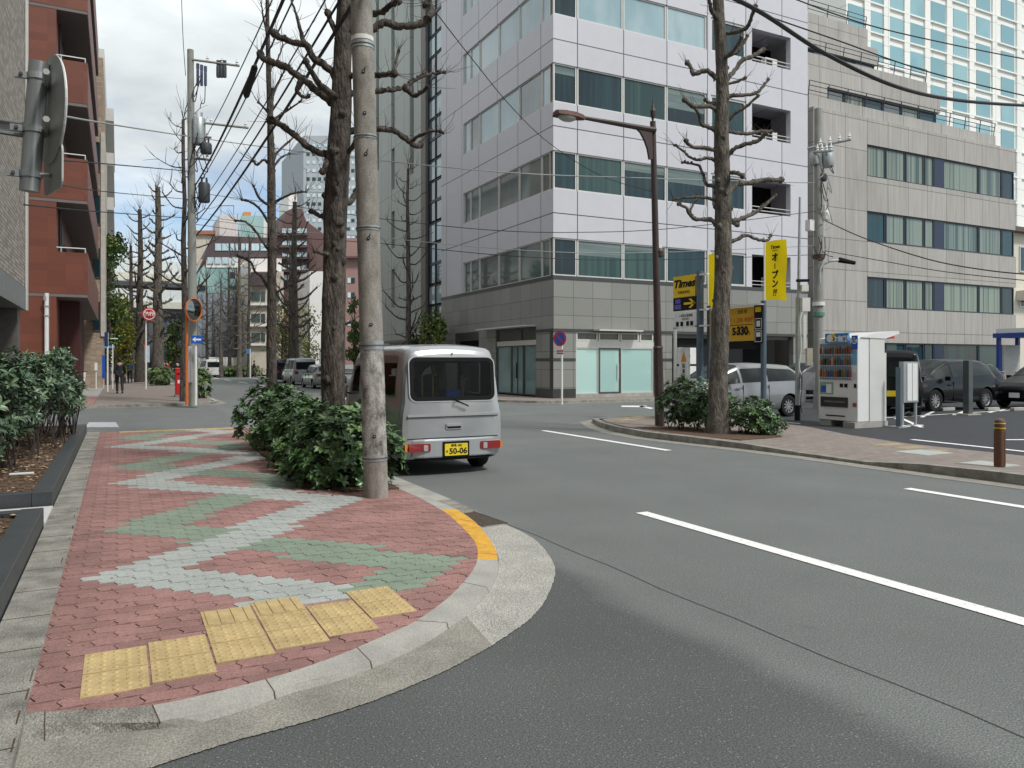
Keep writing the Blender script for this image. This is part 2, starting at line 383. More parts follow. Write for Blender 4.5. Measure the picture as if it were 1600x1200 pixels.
while t < 19.45:
    off = (row % 2) * PW / 2
    s = -.8 + off
    while s < 3.3:
        if s < -.36 - PW or s > 3.2: s += PW; continue
        pts = []
        z = .011
        # wavy long edges, notched short edges
        for q in range(5):
            u = q / 4; pts.append((s + g + (PW - 2 * g) * u, t + g + z * .55 * sin(u * 2 * pi)))
        for q, dx in ((.25, .012), (.5, 0), (.75, -.012)): pts.append((s + PW - g + dx, t + g + (PH - 2 * g) * q))
        for q in range(5):
            u = 1 - q / 4; pts.append((s + g + (PW - 2 * g) * u, t + PH - g + z * .55 * sin(u * 2 * pi)))
        for q, dx in ((.75, -.012), (.5, 0), (.25, .012)): pts.append((s + g + dx, t + g + (PH - 2 * g) * q))
        cs, ct = s + PW / 2, t + PH / 2
        m = which(cs, ct)
        if cs < -.14: m = PR2
        if m is None: m = PR if rnd.random() > .22 else PR2
        pl = clip(pts, edge_h)
        if len(pl) > 2 and not (19.0 < ct < 19.32 and 0 < cs < 2.6):
            zz = ZP - .001 + rnd.uniform(-.0015, .0015)
            b.poly([(x, y, zz) for x, y in pl], m)
            n = len(pl); b.add([(x, y, zz) for x, y in pl] + [(x, y, zz - .012) for x, y in pl], [(i, i + n, (i + 1) % n + n, (i + 1) % n) for i in range(n)], m)
        s += PW
    t += PH; row += 1
st('brick_paving', b)
b = MB()
def plate(cs, ct, k):
    zt = ZP + .004; e = .1455
    b.box(cs - e, cs + e, ct - e, ct + e, ZP - .015, zt, TACT)
    if k == 'b':
        for i in range(5):
            for j in range(5):
                x = cs + (i - 2) * .0575; y = ct + (j - 2) * .0575
                b.tube([(x, y, zt), (x, y, zt + .006)], [.015, .009], TACT, 8)
    else:
        for i in range(4):
            x = cs + (i - 1.5) * .075; b.prism([(x - .014, ct - .135), (x + .014, ct - .135), (x + .014, ct + .135), (x - .014, ct + .135)], zt, zt + .005, TACT)
for s, t, k in TT2: plate(s, t, k)
for i in range(8): plate(.16 + i * .3, 19.16, 'b')
st('tactile_paving', b)
b = MB()          # grit and leaf scraps blown against the kerbs
for q in range(420):
    if q % 3: x = -.36 + abs(rnd.gauss(0, .22)); y = rnd.uniform(3.9, 19)
    else: x = rnd.uniform(-.3, 2.3); y = rnd.uniform(5, 18)
    a_ = rnd.uniform(0, pi); l = rnd.uniform(.004, .013); b.poly([(x + l * cos(a_), y + l * sin(a_), ZP + .002), (x - l * .5 * sin(a_), y + l * .5 * cos(a_), ZP + .005), (x - l * cos(a_), y - l * sin(a_), ZP + .003), (x + l * .5 * sin(a_), y - l * .5 * cos(a_), ZP + .002)], (SOIL, CHIPS[1], CHIPS[2])[q % 3])
tag(b.build('leaf_litter', None), 'fine dry grit and leaf scraps scattered over the red paving', 'litter', kind='stuff')
# kerb: inner edge, outer top edge, foot
kin = [(0, 1113)] + edge_px
kot = [(0, 1128), (40, 1128), (140, 1129), (248, 1127), (355, 1104), (460, 1069), (545, 1046), (640, 1006), (697, 973), (738, 943), (768, 906), (777, 875), (770, 850), (742, 815), (712, 795)]
kft = [(0, 1166), (40, 1162), (140, 1150), (252, 1133), (360, 1109), (466, 1073), (553, 1050), (650, 1013), (708, 980), (750, 948), (779, 910), (787, 877), (781, 850), (752, 815), (722, 795)]
I = smooth([G(x, y, ZP) for x, y in kin]) + [(3.06, 8.3), (3.06, 18.2), (2.7, 19.3), (1.2, 19.4), (-.6, 19.45)]
O = smooth([G(x, y, ZP - .018) for x, y in kot]) + [(3.2, 8.3), (3.2, 18.3), (2.8, 19.45), (1.2, 19.56), (-.6, 19.6)]
Fz = smooth([G(x, y, .005) for x, y in kft]) + [(3.24, 8.3), (3.24, 18.3), (2.84, 19.5), (1.2, 19.6), (-.6, 19.64)]
for i in range(6, 43):
    a_, c_ = Vector(O[i - 1]), Vector(O[i + 1]); d_ = (c_ - a_).normalized(); q_ = Vector(O[i]) + Vector((d_.y, -d_.x)) * .014; f_ = min(1, (i - 5) / 6)
    Fz[i] = tuple(Vector(Fz[i]).lerp(q_, f_)) if i < 11 else tuple(q_)
b = MB()
for i in range(len(I) - 1):
    m = YPAINT if 33 <= i <= 41 else (CONCD if i < 9 else CONC)
    for k in range(1):
        p = [I[i], I[i + 1], O[i + 1], O[i], Fz[i + 1], Fz[i]]
        b.add([(*p[0], ZP), (*p[1], ZP), (*p[2], ZP - .018), (*p[3], ZP - .018)], [(0, 3, 2, 1)], m)
        b.add([(*p[3], ZP - .018), (*p[2], ZP - .018), (*p[4], .002), (*p[5], .002)], [(0, 3, 2, 1)], CONCD if i < 9 else (CONC if m is not YPAINT else APR))
st('kerb', b)
b = MB()
for i in range(4, len(I) - 2, 5):      # open joints between the kerb stones
    a, c, e = Vector(I[i]), Vector(O[i]), Vector(Fz[i]); d = (Vector(I[i + 1]) - a).normalized() * .006
    b.add([(*a, ZP + .001), (*(a + d), ZP + .001), (*(c + d), ZP - .017), (*c, ZP - .017)], [(0, 3, 2, 1)], JOINT); b.add([(*(c + (c - a) * .02), ZP - .017), (*(c + (c - a) * .02 + d), ZP - .017), (*(e + d + (e - c).normalized() * .003), .003), (*(e + (e - c).normalized() * .003), .003)], [(0, 3, 2, 1)], JOINT)
for k in range(29): b.box(-.62, -.37, 1.8 + k * .61, 1.808 + k * .61, ZP - .01, ZP + .0055, JOINT)
for k in range(90):
    x = -.375 + rnd.uniform(-.02, .0); y = rnd.uniform(2, 19); l = rnd.uniform(.02, .1); b.box(x - .003, x + .004, y, y + l * 2, ZP - .01, ZP + .0052, SOIL) if k % 3 == 0 else None
st('kerb_joints', b)
# gutter apron
ao = [(0, 1290), (40, 1272), (140, 1232), (250, 1194), (350, 1162), (445, 1136), (533, 1111), (620, 1080), (710, 1040), (793, 992), (845, 948), (867, 895), (858, 868), (833, 841), (796, 822)]
AO = smooth([G(x, y, .006) for x, y in ao])
b = MB()
for i in range(len(AO) - 1):
    m = APR if i < 26 else APRL
    b.add([(*Fz[i], .007), (*Fz[i + 1], .007), (*AO[i + 1], .007), (*AO[i], .007)], [(0, 3, 2, 1)], m)
    if i < 34:      # ragged edge where the asphalt meets it
        a0, a1 = Vector(AO[i]), Vector(AO[i + 1])
        for k in range(5):
            p = a0.lerp(a1, k / 5); q = a0.lerp(a1, (k + 1) / 5); nn = Vector((q.y - p.y, -(q.x - p.x))).normalized() * rnd.uniform(0, .009)
            b.add([(*p, .007), (*q, .007), (*(q + nn * .5), .0065), (*(p + nn), .0065)], [(0, 1, 2, 3)], m)
st('gutter', b)
b = MB()
for i in range(42, len(Fz) - 2):
    p = [Fz[i], Fz[i + 1]]; w0 = .22
    a0 = AO[42] if i == 42 else (Fz[i][0] + w0, Fz[i][1]); a1 = (Fz[i + 1][0] + w0, Fz[i + 1][1] + (.2 if i > 44 else 0))
    b.add([(*p[0], .0065), (*p[1], .0065), (*a1, .0065), (*a0, .0065)], [(0, 3, 2, 1)], CONC if i != 42 else CONCD)
st('street_gutter', b)
# drain grating beside the yellow kerb
tg = thing('drain_grate', 'rusty steel drain grate in the gutter just past the yellow kerb end', 'drain', (*G(748, 812), .008))
gx, gy = G(748, 812)
b = MB(); b.box(-.16, .16, -.38, .38, -.02, 0, CONCD); b.build('surround', tg)
b = MB()
for i in range(22): b.box(-.12, .12, -.33 + i * .03, -.315 + i * .03, .001, .008, mat('rust_iron', (.09, .07, .055), .8, var=.3, scale=20))
b.box(-.14, -.12, -.35, .35, .001, .009, MATS['rust_iron']); b.box(.12, .14, -.35, .35, .001, .009, MATS['rust_iron']); b.build('bars', tg)
tg.rotation_euler = (0, 0, R(4))
# concrete strip and planters by the brick building
b = MB(); b.box(-.62, -.365, 1.5, 19.45, -.02, ZP + .004, CONCD); st('concrete_strip', b)
b = MB(); b.box(-4.2, -.62, 8.55, 9.5, 0, ZP + .02, mat('entry_tile', (.62, .62, .60), .5, var=.04, scale=5)); st('doorstep', b)
def planter(t0, t1, lab):
    p = thing('planter', lab, 'planter', (-1.6, (t0 + t1) / 2, 0))
    z = ZP + .17
    k = MB(); k.box(-.82, -.63, t0, t1, 0, z, GRAN); k.build('long_kerb', p, True, bevel=.006)
    k = MB(); k.box(-3.4, -.822, t0, t0 + .13, 0, z - .004, GRAN); k.build('short_kerb', p, True, bevel=.006)
    k = MB(); k.box(-3.4, -.822, t1 - .13, t1, 0, z - .004, GRAN); k.build('short_kerb', p, True, bevel=.006)
    k = MB(); n = 14; m_ = int((t1 - t0) / .2)
    vs = [(-3.4 + 2.578 * i / n, t0 + .13 + (t1 - t0 - .26) * j / m_, z - .06 + rnd.uniform(-.02, .03)) for j in range(m_ + 1) for i in range(n + 1)]
    k.add(vs, [(j * (n + 1) + i, j * (n + 1) + i + 1, (j + 1) * (n + 1) + i + 1, (j + 1) * (n + 1) + i) for j in range(m_) for i in range(n)], SOIL)
    for q in range(2200):
        x = rnd.uniform(-2.6, -.84); y = rnd.uniform(t0 + .14, min(t1, t0 + 9)); a_ = rnd.uniform(0, pi); l = rnd.uniform(.015, .04); h = z - .035 + rnd.uniform(0, .02)
        k.poly([(x + l * cos(a_), y + l * sin(a_), h), (x - l * .4 * sin(a_), y + l * .4 * cos(a_), h + .008), (x - l * cos(a_), y - l * sin(a_), h + .004), (x + l * .4 * sin(a_), y - l * .4 * cos(a_), h - .004)], CHIPS[q % 3])
    k.build('soil', p, True)
    return p
planter(9.55, 19.6, 'long dark granite planter of shrubs and bark chips beyond the white doorstep')
planter(1.2, 8.5, 'near dark granite planter with bare bark chips at the left edge')
# tree pit of the near pavement
b = MB()
pit = [(2.2, 15.2), (2.12, 13.2), (2.15, 11.5), (2.15, 9.7), (2.4, 9.02), (3.04, 8.95), (3.04, 15.4)]
b.prism(pit, .02, ZP + .022, SOIL)
for q in range(900):
    x = rnd.uniform(1.95, 3.03); y = rnd.uniform(8.85, 15.3); a_ = rnd.uniform(0, pi); l = rnd.uniform(.012, .035); h = ZP + (.028 if x > 2.2 and y > 9.1 else .004)
    if x < 2.2 and rnd.random() < .8: continue
    b.poly([(x + l * cos(a_), y + l * sin(a_), h), (x - l * .5 * sin(a_), y + l * .5 * cos(a_), h + .006), (x - l * cos(a_), y - l * sin(a_), h + .003), (x + l * .5 * sin(a_), y - l * .5 * cos(a_), h)], CHIPS[q % 3])
st('tree_pit_soil', b)
# ---------------------------------------------------------------- far side pavements
def slab(name, pts, z, m, z0=-.02):
    b = MB(); b.prism(pts, z0, z, m); return st(name, b)
def kerbline(name, pts, zt, m=CONC, wd=.15):
    """pts run with the pavement on the left"""
    b = MB(); n = len(pts); P_ = [Vector(p) for p in pts]; off = []
    for i in range(n):
        d = (P_[min(i + 1, n - 1)] - P_[max(i - 1, 0)]).normalized(); off.append(Vector((-d.y, d.x)) * wd)
    z_ = zt if isinstance(zt, list) else [zt] * n
    for i in range(n - 1):
        a, c, ai, ci = P_[i], P_[i + 1], P_[i] + off[i], P_[i + 1] + off[i + 1]
        b.add([(*a, z_[i]), (*c, z_[i + 1]), (*ci, z_[i + 1]), (*ai, z_[i])], [(0, 1, 2, 3)], m)
        b.add([(*a, 0), (*c, 0), (*c, z_[i + 1]), (*a, z_[i])], [(0, 1, 2, 3)], CONCD)
        o_ = -off[i] * 2.2; o2 = -off[i + 1] * 2.2      # gutter
        b.add([(*(a + o_), .005), (*(c + o2), .005), (*c, .005), (*a, .005)], [(0, 1, 2, 3)], APR)
    return st(name, b)
# across the junction, left
slab('far_pavement', [(-.8, 31.1), (2.5, 31.1), (3.2, 31.9), (3.35, 33), (3.35, 110), (-.8, 110)], .10, BPAVE)
kerbline('far_kerb', [(-30, 30.95), (2.4, 30.95), (3.1, 31.3), (3.5, 32.2), (3.5, 110)], .108)
slab('red_forecourt', [(-3.2, 31.1), (-.8, 31.1), (-.8, 38), (-3.2, 38)], .13, panel('red_forecourt_tile', (.34, .18, .16), 'xy', .3, .3, jw=.01, jcol=(.2, .12, .1), tone=.06, rough=.7))
slab('beige_forecourt', [(-3.2, 38.01), (-.8, 38.01), (-.8, 80), (-3.2, 80)], .11, CONC)
# pavement round the corner building
slab('corner_pavement', [(13.6, 29.2), (14.2, 27.0), (15.6, 26.1), (33, 26.1), (33, 28.2), (17, 28.2), (16.3, 29), (16.3, 120), (13.6, 120)], .10, BPAVE)
kerbline('corner_kerb', [(13.45, 120), (13.45, 29.2), (13.8, 27.6), (14.6, 26.4), (15.8, 25.95), (60, 25.95)], .112, CONC)
# island pavement beside the parking lot
ik = [(13.5, 18.3), (12.4, 18.1), (11.33, 17.39), (10.64, 15.95), (10.22, 14.74), (10.0, 13.24), (10.12, 12.04), (10.3, 10.76), (10.4, 9.47), (10.42, 8.2), (10.43, 7.3), (10.47, 6.3), (10.5, 5.3), (10.5, -10)]
kz = [.05, .07, .1, .12, .13, .13, .13, .11, .06, .05, .12, .14, .14, .14]
kerbline('island_kerb', ik, kz, CONCD, .16)
inn = [(13.5, 18.1), (12.4, 17.9), (11.5, 17.2), (10.85, 15.9), (10.45, 14.6), (10.2, 13.24), (10.3, 12.04), (10.47, 10.76), (10.57, 9.47), (10.59, 8.2), (10.6, 7.3), (10.64, 6.3), (10.67, 5.3), (10.67, -10)]
lotb = [(13.0, -10), (13.03, 7.27), (13.08, 9.35), (13.53, 10.97), (14.34, 12.68), (15.24, 15.17), (15.4, 18.1)]
b = MB(); n = len(inn)
inn2 = [(x + .9, y - (.5 if i < 3 else 0)) for i, (x, y) in enumerate(inn)]
for i in range(n - 1):
    b.add([(*inn[i], kz[i] - .003), (*inn[i + 1], kz[i + 1] - .003), (*inn2[i + 1], .1), (*inn2[i], .1)], [(0, 1, 2, 3)], BPAVE)
b.poly([(x, y, .1) for x, y in inn2 + lotb], BPAVE); st('island_pavement', b)
b = MB()
for cx, cy in ((11.9, 16.6), (12.2, 16.9), (12.5, 17.1), (12.9, 17.3), (12.6, 9.4), (12.5, 8.9), (12.3, 8.4)):
    b.box(cx - .3, cx + .3, cy - .15, cy + .15, .09, .104, mat('faded_tactile', (.34, .26, .16), .9, var=.15, scale=6))
for cx, cy in ((11.4, 6.9), (12.0, 8.3)): b.box(cx - .35, cx + .35, cy - .3, cy + .3, .09, .105, PG)
st('island_tactile_paving', b)
pitR = [(10.45, 14.3), (10.35, 13.2), (10.42, 12.0), (10.6, 11.1), (11.9, 11.3), (12.0, 12.2), (11.9, 13.9), (11.2, 14.3)]
b = MB(); b.prism(pitR, .02, .128, SOIL); st('island_tree_pit_soil', b)
slab('parking_lot', [(13.02, -10), (60, -10), (60, 25.2), (27, 25.2), (20, 18.3), (15.42, 18.1), (15.26, 15.17), (14.36, 12.68), (13.55, 10.97), (13.1, 9.35), (13.05, 7.27)], .1, ASPHL)
b = MB()
def line(p, q, w_, z=.106):
    p, q = Vector(p), Vector(q); d = (q - p).normalized(); n_ = Vector((-d.y, d.x)) * w_ / 2
    b.poly([(*(p - n_), z), (*(q - n_), z), (*(q + n_), z), (*(p + n_), z)], WPAINT)
line(G(1425, 687, .1), G(1640, 710, .1), .14); line(G(1570, 687.5, .1), G(1660, 687, .1), .14)
line(G(1128, 653, .1), G(1250, 662, .1), .1); line(G(1350, 655, .1), G(1600, 640, .1), .1); line(G(1395, 648, .1), G(1440, 668, .1), .1)
for px in (1400, 1440, 1490, 1545, 1600, 1650): line(G(px, 655 - (px - 1400) * .07, .1), G(px + 25, 640, .1), .1)
st('lot_marking', b)
# ---------------------------------------------------------------- building helpers
def fmap(kind, base):
    if kind == 'S': return lambda u, w_: (u, base + w_)        # faces -y
    if kind == 'W': return lambda u, w_: (base + w_, u)        # faces -x
    return lambda u, w_: (base - w_, u)                        # 'E' faces +x
def fbox(mb, kind, base, u0, u1, w0, w1, z0, z1, m):
    f = fmap(kind, base); a = f(u0, w0); c = f(u1, w1)
    mb.box(min(a[0], c[0]), max(a[0], c[0]), min(a[1], c[1]), max(a[1], c[1]), z0, z1, m)
def window(par, kind, base, u0, u1, z0, z1, pane, frame, fw=.05, rec=.08, div=0, proud=.03, name='window'):
    b = MB()
    fbox(b, kind, base, u0, u1, rec - proud, rec + .05, z0, z0 + fw, frame); fbox(b, kind, base, u0, u1, rec - proud, rec + .05, z1 - fw, z1, frame)
    fbox(b, kind, base, u0, u0 + fw, rec - proud, rec + .05, z0 + fw, z1 - fw, frame); fbox(b, kind, base, u1 - fw, u1, rec - proud, rec + .05, z0 + fw, z1 - fw, frame)
    for i in range(div):
        c = u0 + (u1 - u0) * (i + 1) / (div + 1); fbox(b, kind, base, c - fw * .4, c + fw * .4, rec - proud * .8, rec + .05, z0 + fw, z1 - fw, frame)
    o = b.build(name, par, True)
    b = MB(); fbox(b, kind, base, u0 + fw * .5, u1 - fw * .5, rec + .012, rec + .03, z0 + fw * .5, z1 - fw * .5, pane); b.build('pane', o, True)
    return o
ALU = mat('pale_aluminium', (.62, .61, .58), .4, metal=.2, var=.05)
ALUD = mat('dark_frame', (.02, .028, .045), .4)
BRZ = mat('bronze_frame', (.10, .09, .085), .4, metal=.3)
DARK = mat('dark_interior', (.006, .007, .009), .9)
SILV_S = panel('silver_cladding_front', (.56, .558, .60), 'x', 2.4, 3.67, 17.5, 7.93, jw=.045, jcol=(.07, .07, .09), tone=.035, rough=.38)
SILV_W = panel('silver_cladding_side', (.56, .558, .60), 'y', 2.15, 3.67, 29.07, 7.93, jw=.045, jcol=(.07, .07, .09), tone=.035, rough=.38)
STN_S = panel('grey_stone_front', (.245, .245, .225), 'x', .99, .77, 16.3, 5.16, jw=.018, jcol=(.05, .05, .05), tone=.08, rough=.35)
STN_W = panel('grey_stone_side', (.245, .245, .235), 'y', .99, .77, 28, 5.16, jw=.018, jcol=(.05, .05, .05), tone=.08, rough=.35)
STND = mat('dark_stone', (.05, .052, .05), .3, var=.1)
GL_D = glass('teal_glass', (.004, .018, .028), (.010, .050, .060), fold=.35, ior=1.42, mixp=(.35, .6), zsc=.12, fsc=3.5)
GL_M = glass('curtained_glass', (.012, .045, .048), (.05, .11, .10), fold=.4, ior=1.42, mixp=(.35, .65), zsc=.05, fsc=5)
GL_W = glass('side_glass', (.010, .026, .032), (.04, .09, .095), fold=.4, ior=2.1, mixp=(.35, .65), zsc=.4, fsc=1.2)
GL_S = glass('painted_sky_glass', (.20, .34, .39), (.34, .46, .50), fold=.2, ior=1.9, mixp=(.35, .65), zsc=.4, fsc=1)  # reflected sky is painted into the pale blue base colour
GL_F = glass('frosted_glass', (.36, .56, .53), (.45, .66, .62), rough=.12, fold=.5, ior=1.45, zsc=.05, fsc=.8)
BLN = glass('blind_behind_glass', (.10, .15, .15), (.17, .22, .21), ior=1.42, zsc=8, fsc=.3)
# ---------------------------------------------------------------- corner office building
cb = thing('office_building', 'silver clad corner office block with ribbon windows above a dark stone ground floor', 'building', (16.3, 28, 0))
rows = [(5.3, 6.9), (8.96, 10.58), (12.63, 14.28), (16.33, 17.95), (20.0, 21.65)]
bands = [(6.9, 8.96), (10.58, 12.63), (14.28, 16.33), (17.95, 20.0), (21.65, 24.2)]
XE, TE, WE = 31.3, 40.6, 37.48
b = MB()
for z0, z1 in bands:
    b.box(16.3, XE, 28, 28.3, z0, z1, SILV_S); b.box(16.3, 16.6, 28.3, TE, z0, z1, SILV_W)
for z0, z1 in rows:
    b.box(30.1, XE, 28, 28.3, z0, z1, SILV_S); b.box(27.14, 27.5, 28, 28.3, z0, z1, SILV_S)
    b.box(16.3, 16.6, WE, TE, z0, z1, SILV_W); b.box(24.66, 24.9, 28.0, 28.3, z0, z1, SILV_S)
b.build('upper_cladding', cb, True)
b = MB()
b.box(16.62, 27.2, 28.32, TE - .02, 0, 24, DARK); b.box(27.2, XE - .02, 30.2, TE - .02, 0, 24, DARK); b.box(XE - .3, XE - .01, 28.3, TE, 5.2, 24, SILV_W); b.box(16.35, XE - .05, TE - .3, TE + .01, 5.3, 24.2, SILV_W)
b.box(27.2, XE, 28.3, 30.2, 4.9, 5.18, STND)
for z0, z1 in bands: b.box(27.2, XE - .3, 28.3, 30.2, z0 + .3, z1 - .1, SILV_S)
b.build('core', cb, True)
b = MB(); b.box(16.28, XE, 27.98, 28.3, 5.14, 5.3, STND); b.box(16.28, 16.6, 28.3, TE, 5.14, 5.3, STND); b.build('cornice', cb, True)
for k, (z0, z1) in enumerate(rows):
    xs = [16.32, 17.5, 19.9, 22.3, 24.66]
    for i in range(4):
        pm = GL_S if k == 3 and i else (GL_D if i in (0, 3) or (k + i) % 4 == 3 else GL_M)
        window(cb, 'S', 28, xs[i] + .02, xs[i + 1] - .02, z0, z1, pm if k != 4 else GL_S, ALU, .06)
    for i in range(4):
        if (i * 5 + k * 3) % 4 in (1, 2) and k < 3:
            b = MB(); dz_ = (.35, .6, .25, .9)[(i + k * 2) % 4]; b.box(xs[i] + .09, xs[i + 1] - .09, 28.086, 28.0905, z1 - .06 - dz_, z1 - .07, BLN); b.build('blind', cb, True)
    window(cb, 'S', 28, 24.92, 27.12, z0, z1, GL_D, ALU, .1)
    ts = [28.32, 29.07, 31.17, 33.3, 35.52, 36.64, WE]
    for i in range(6): window(cb, 'W', 16.3, ts[i] + .02, ts[i + 1] - .02, z0, z1, GL_W if k < 2 or (k == 2 and i in (1, 4)) else GL_S, ALU, .05)
    # recessed balcony with rail and outdoor unit
    b = MB(); b.box(27.5, 30.1, 28.04, 28.1, z0 + .12, z0 + .15, ALU); b.box(27.5, 30.1, 28.04, 28.1, z0 + .3, z0 + .33, ALU)
    b.build('balcony_rail', cb, True)
    if k in (0, 2, 3):
        b = MB(); b.box(28.9, 29.7, 28.5, 28.8, z0 + .02, z0 + .62, STEELW); b.box(28.95, 29.35, 28.48, 28.5, z0 + .1, z0 + .55, BLACK); b.build('outdoor_unit', cb, True)
PSH = glass('pale_shop_glass', (.14, .24, .25), (.24, .36, .36), fold=.3, ior=1.6, zsc=.6, fsc=.8)
# ground floor stone
b = MB()
S_ = STN_S; Wm = STN_W
b.box(16.32, XE, 28.0, 28.3, 3.0, 5.14, S_); b.box(16.3, 16.6, 28.3, TE, 3.2, 5.14, Wm); b.box(16.3, 16.32, 28, 28.3, 3.0, 5.14, Wm)
b.box(16.3, 17.42, 28.0, 28.3, .1, 3.0, S_); b.box(16.3, 16.6, 28.3, 29.5, .1, 3.2, Wm)
b.box(21.6, 22.6, 28.0, 28.3, .1, 3.0, S_); b.box(30.3, XE, 28.0, 28.3, .1, 3.0, S_)
b.box(16.3, 16.6, 33.55, 35.5, .1, 3.2, Wm); b.box(16.3, 16.6, 38.6, TE, .1, 3.2, Wm); b.box(16.3, 16.6, 35.5, 38.6, 2.75, 3.2, STND)
b.box(17.42, 21.6, 28.05, 28.3, .1, .26, CONC)
b.build('stone_base', cb, True)
b = MB(); b.box(16.27, 17.4, 27.97, 28.0, .1, .5, STND); b.box(16.27, 16.3, 28.0, 29.5, .1, .5, STND); b.box(16.28, 17.4, 27.98, 28.0, 1.68, 1.8, STND); b.box(16.28, 16.3, 28.0, 29.5, 1.68, 1.8, STND)
b.box(16.28, XE, 27.97, 28.0, 2.92, 3.05, STND); b.box(16.27, 16.3, 28.0, 29.5, 2.92, 3.05, STND); b.box(21.6, 22.6, 27.98, 28.0, 1.68, 1.8, STND)
b.build('stone_trim', cb, True)
TR = glass('transom_glass', (.01, .012, .014), (.03, .035, .04), ior=1.5)
for u0, u1 in ((17.45, 18.55), (18.6, 19.7), (19.75, 20.75), (20.8, 21.55)): window(cb, 'S', 28.0, u0, u1, 2.55, 2.95, TR, ALU, .07, .06)
b = MB(); b.box(17.42, 21.6, 28.04, 28.2, 2.26, 2.55, ALU); b.build('shop_lintel', cb, True)
for u0, u1 in ((17.45, 18.6), (19.8, 21.56)): window(cb, 'S', 28.0, u0, u1, .26, 2.26, GL_F, ALU, .04, .08, name='shop_window')
d = window(cb, 'S', 28.0, 18.62, 19.78, .26, 2.26, GL_F, BRZ, .07, .07, name='door')
b = MB(); b.box(19.60, 19.63, 27.98, 28.03, .9, 1.6, STEELW); b.build('handle', d, True)
b = MB(); b.box(18.3, 20.6, 27.5, 28.0, 2.98, 3.04, ALU); b.build('canopy', cb, True)
b = MB(); b.box(15.7, 16.3, 29.5, 34.6, 3.2, 3.26, ALU); b.build('canopy', cb, True)
for u0, u1 in ((29.55, 30.75), (32.0, 33.5)): window(cb, 'W', 16.3, u0, u1, .15, 2.4, PSH, BRZ, .06, .08, name='shop_window')
d = window(cb, 'W', 16.3, 30.78, 31.97, .15, 2.4, PSH, BRZ, .06, .07, div=1, name='door')
b = MB(); b.box(16.26, 16.3, 31.3, 31.34, .9, 1.6, BLACK); b.build('handle', d, True)
b = MB(); b.box(16.34, 16.55, 29.55, 33.5, 2.4, 2.62, ALU); b.box(16.4, 16.55, 29.55, 33.5, 2.62, 3.2, STND); b.box(16.36, 16.6, 31, 31.8, 2.65, 3.1, BRZ); b.build('shop_lintel', cb, True)
b = MB(); b.box(22.6, 30.3, 28.2, 28.3, 2.75, 3.0, STND); b.box(25.6, 25.9, 28.1, 28.3, .1, 2.75, S_); b.build('garage_opening', cb, True)
b = MB(); b.box(22.75, 23.75, 27.7, 28.0, 1.55, 2.3, STEELW); b.lathe([(.0, .0), (.26, 0), (.26, .01), (0, .012)], mat('fan_grille', (.3, .3, .28), .6), 20, Matrix.Translation((23.15, 27.695, 1.93)) @ Matrix.Rotation(R(90), 4, 'X')); b.build('outdoor_unit', cb, True)
b = MB(); b.box(22.75, 23.75, 27.7, 28.0, .7, 1.45, STEELW); b.build('outdoor_unit', cb, True)
# ---------------------------------------------------------------- grey green building further along the street
gb = thing('office_building', 'grey green panelled block with narrow slot windows beyond the glass stair strip', 'building', (16.3, 43.2, 0))
GP = panel('grey_green_panel', (.40, .44, .41), 'y', 1.6, 3.1, 43.8, .4, jw=.03, jcol=(.12, .13, .12), tone=.03, rough=.5, stain=.08)
PIER = mat('brown_stone', (.15, .135, .12), .5, var=.15)
b = MB(); b.box(16.7, 30, 43.0, 57, 0, 30, GP)
Y0 = [43.8, 45.2, 45.9, 48.9, 49.6, 52.3, 53.0, 57]
for i in range(0, 8, 2): b.box(16.3, 16.7, Y0[i], Y0[i + 1], 0 if i else 3.0, 30, GP)
for i in range(1, 7, 2):
    u0, u1 = Y0[i], Y0[i + 1]; zs = [SP(612, y, 16.3)[1] for y in (600, 481, 421, 389, 331, 297, 233)]
    if i == 3:
        b.box(16.32, 16.7, u0, u1, 0, zs[1], GP); b.box(16.32, 16.7, u0, u1, zs[2], zs[3], GP); b.box(16.32, 16.7, u0, u1, zs[4], zs[5], GP); b.box(16.32, 16.7, u0, u1, zs[6], zs[6] + 1, GP)
    else: b.box(16.32, 16.7, u0, u1, 0, SP(612, 292 if i == 1 else 250, 16.3)[1], GP)
b.build('wall', gb, True)
for i, lst in ((3, ((zs[1], zs[2]), (zs[3], zs[4]), (zs[5], zs[6]), (zs[6] + 1, 29))), (1, ((SP(612, 292, 16.3)[1], 29),)), (5, ((SP(612, 250, 16.3)[1], 29),))):
    for z0, z1 in lst: window(gb, 'W', 16.3, Y0[i] + .01, Y0[i + 1] - .01, z0, z1, GL_D, BRZ, .1, .25)
b = MB(); b.box(16.25, 16.9, 43.0, 43.79, 0, 30, PIER); b.build('pier', gb, True)
b = MB(); b.box(16.5, 16.6, 40.8, 43.0, 0, 30, DARK)
for z in range(0, 30, 1): b.box(16.42, 16.5, 40.8, 43.0, z * 1.22, z * 1.22 + (.18 if z % 3 == 0 else .05), ALUD)
for y in (40.7, 41.8, 42.9): b.box(16.4, 16.5, y, y + .07, 0, 30, ALUD)
so_ = b.build('stair_tower', gb, True)
for i in range(2):
    for z in range(24):
        b = MB(); b.box(16.46, 16.49, 40.78 + 1.1 * i, 41.78 + 1.1 * i, z * 1.22 + .19, z * 1.22 + 1.2, GL_S if z % 3 == 1 else GL_W); b.build('pane', so_, True)
b = MB(); b.box(15.9, 16.25, 43.9, 50, 2.9, 3.05, BRZ); b.build('awning', gb, True)
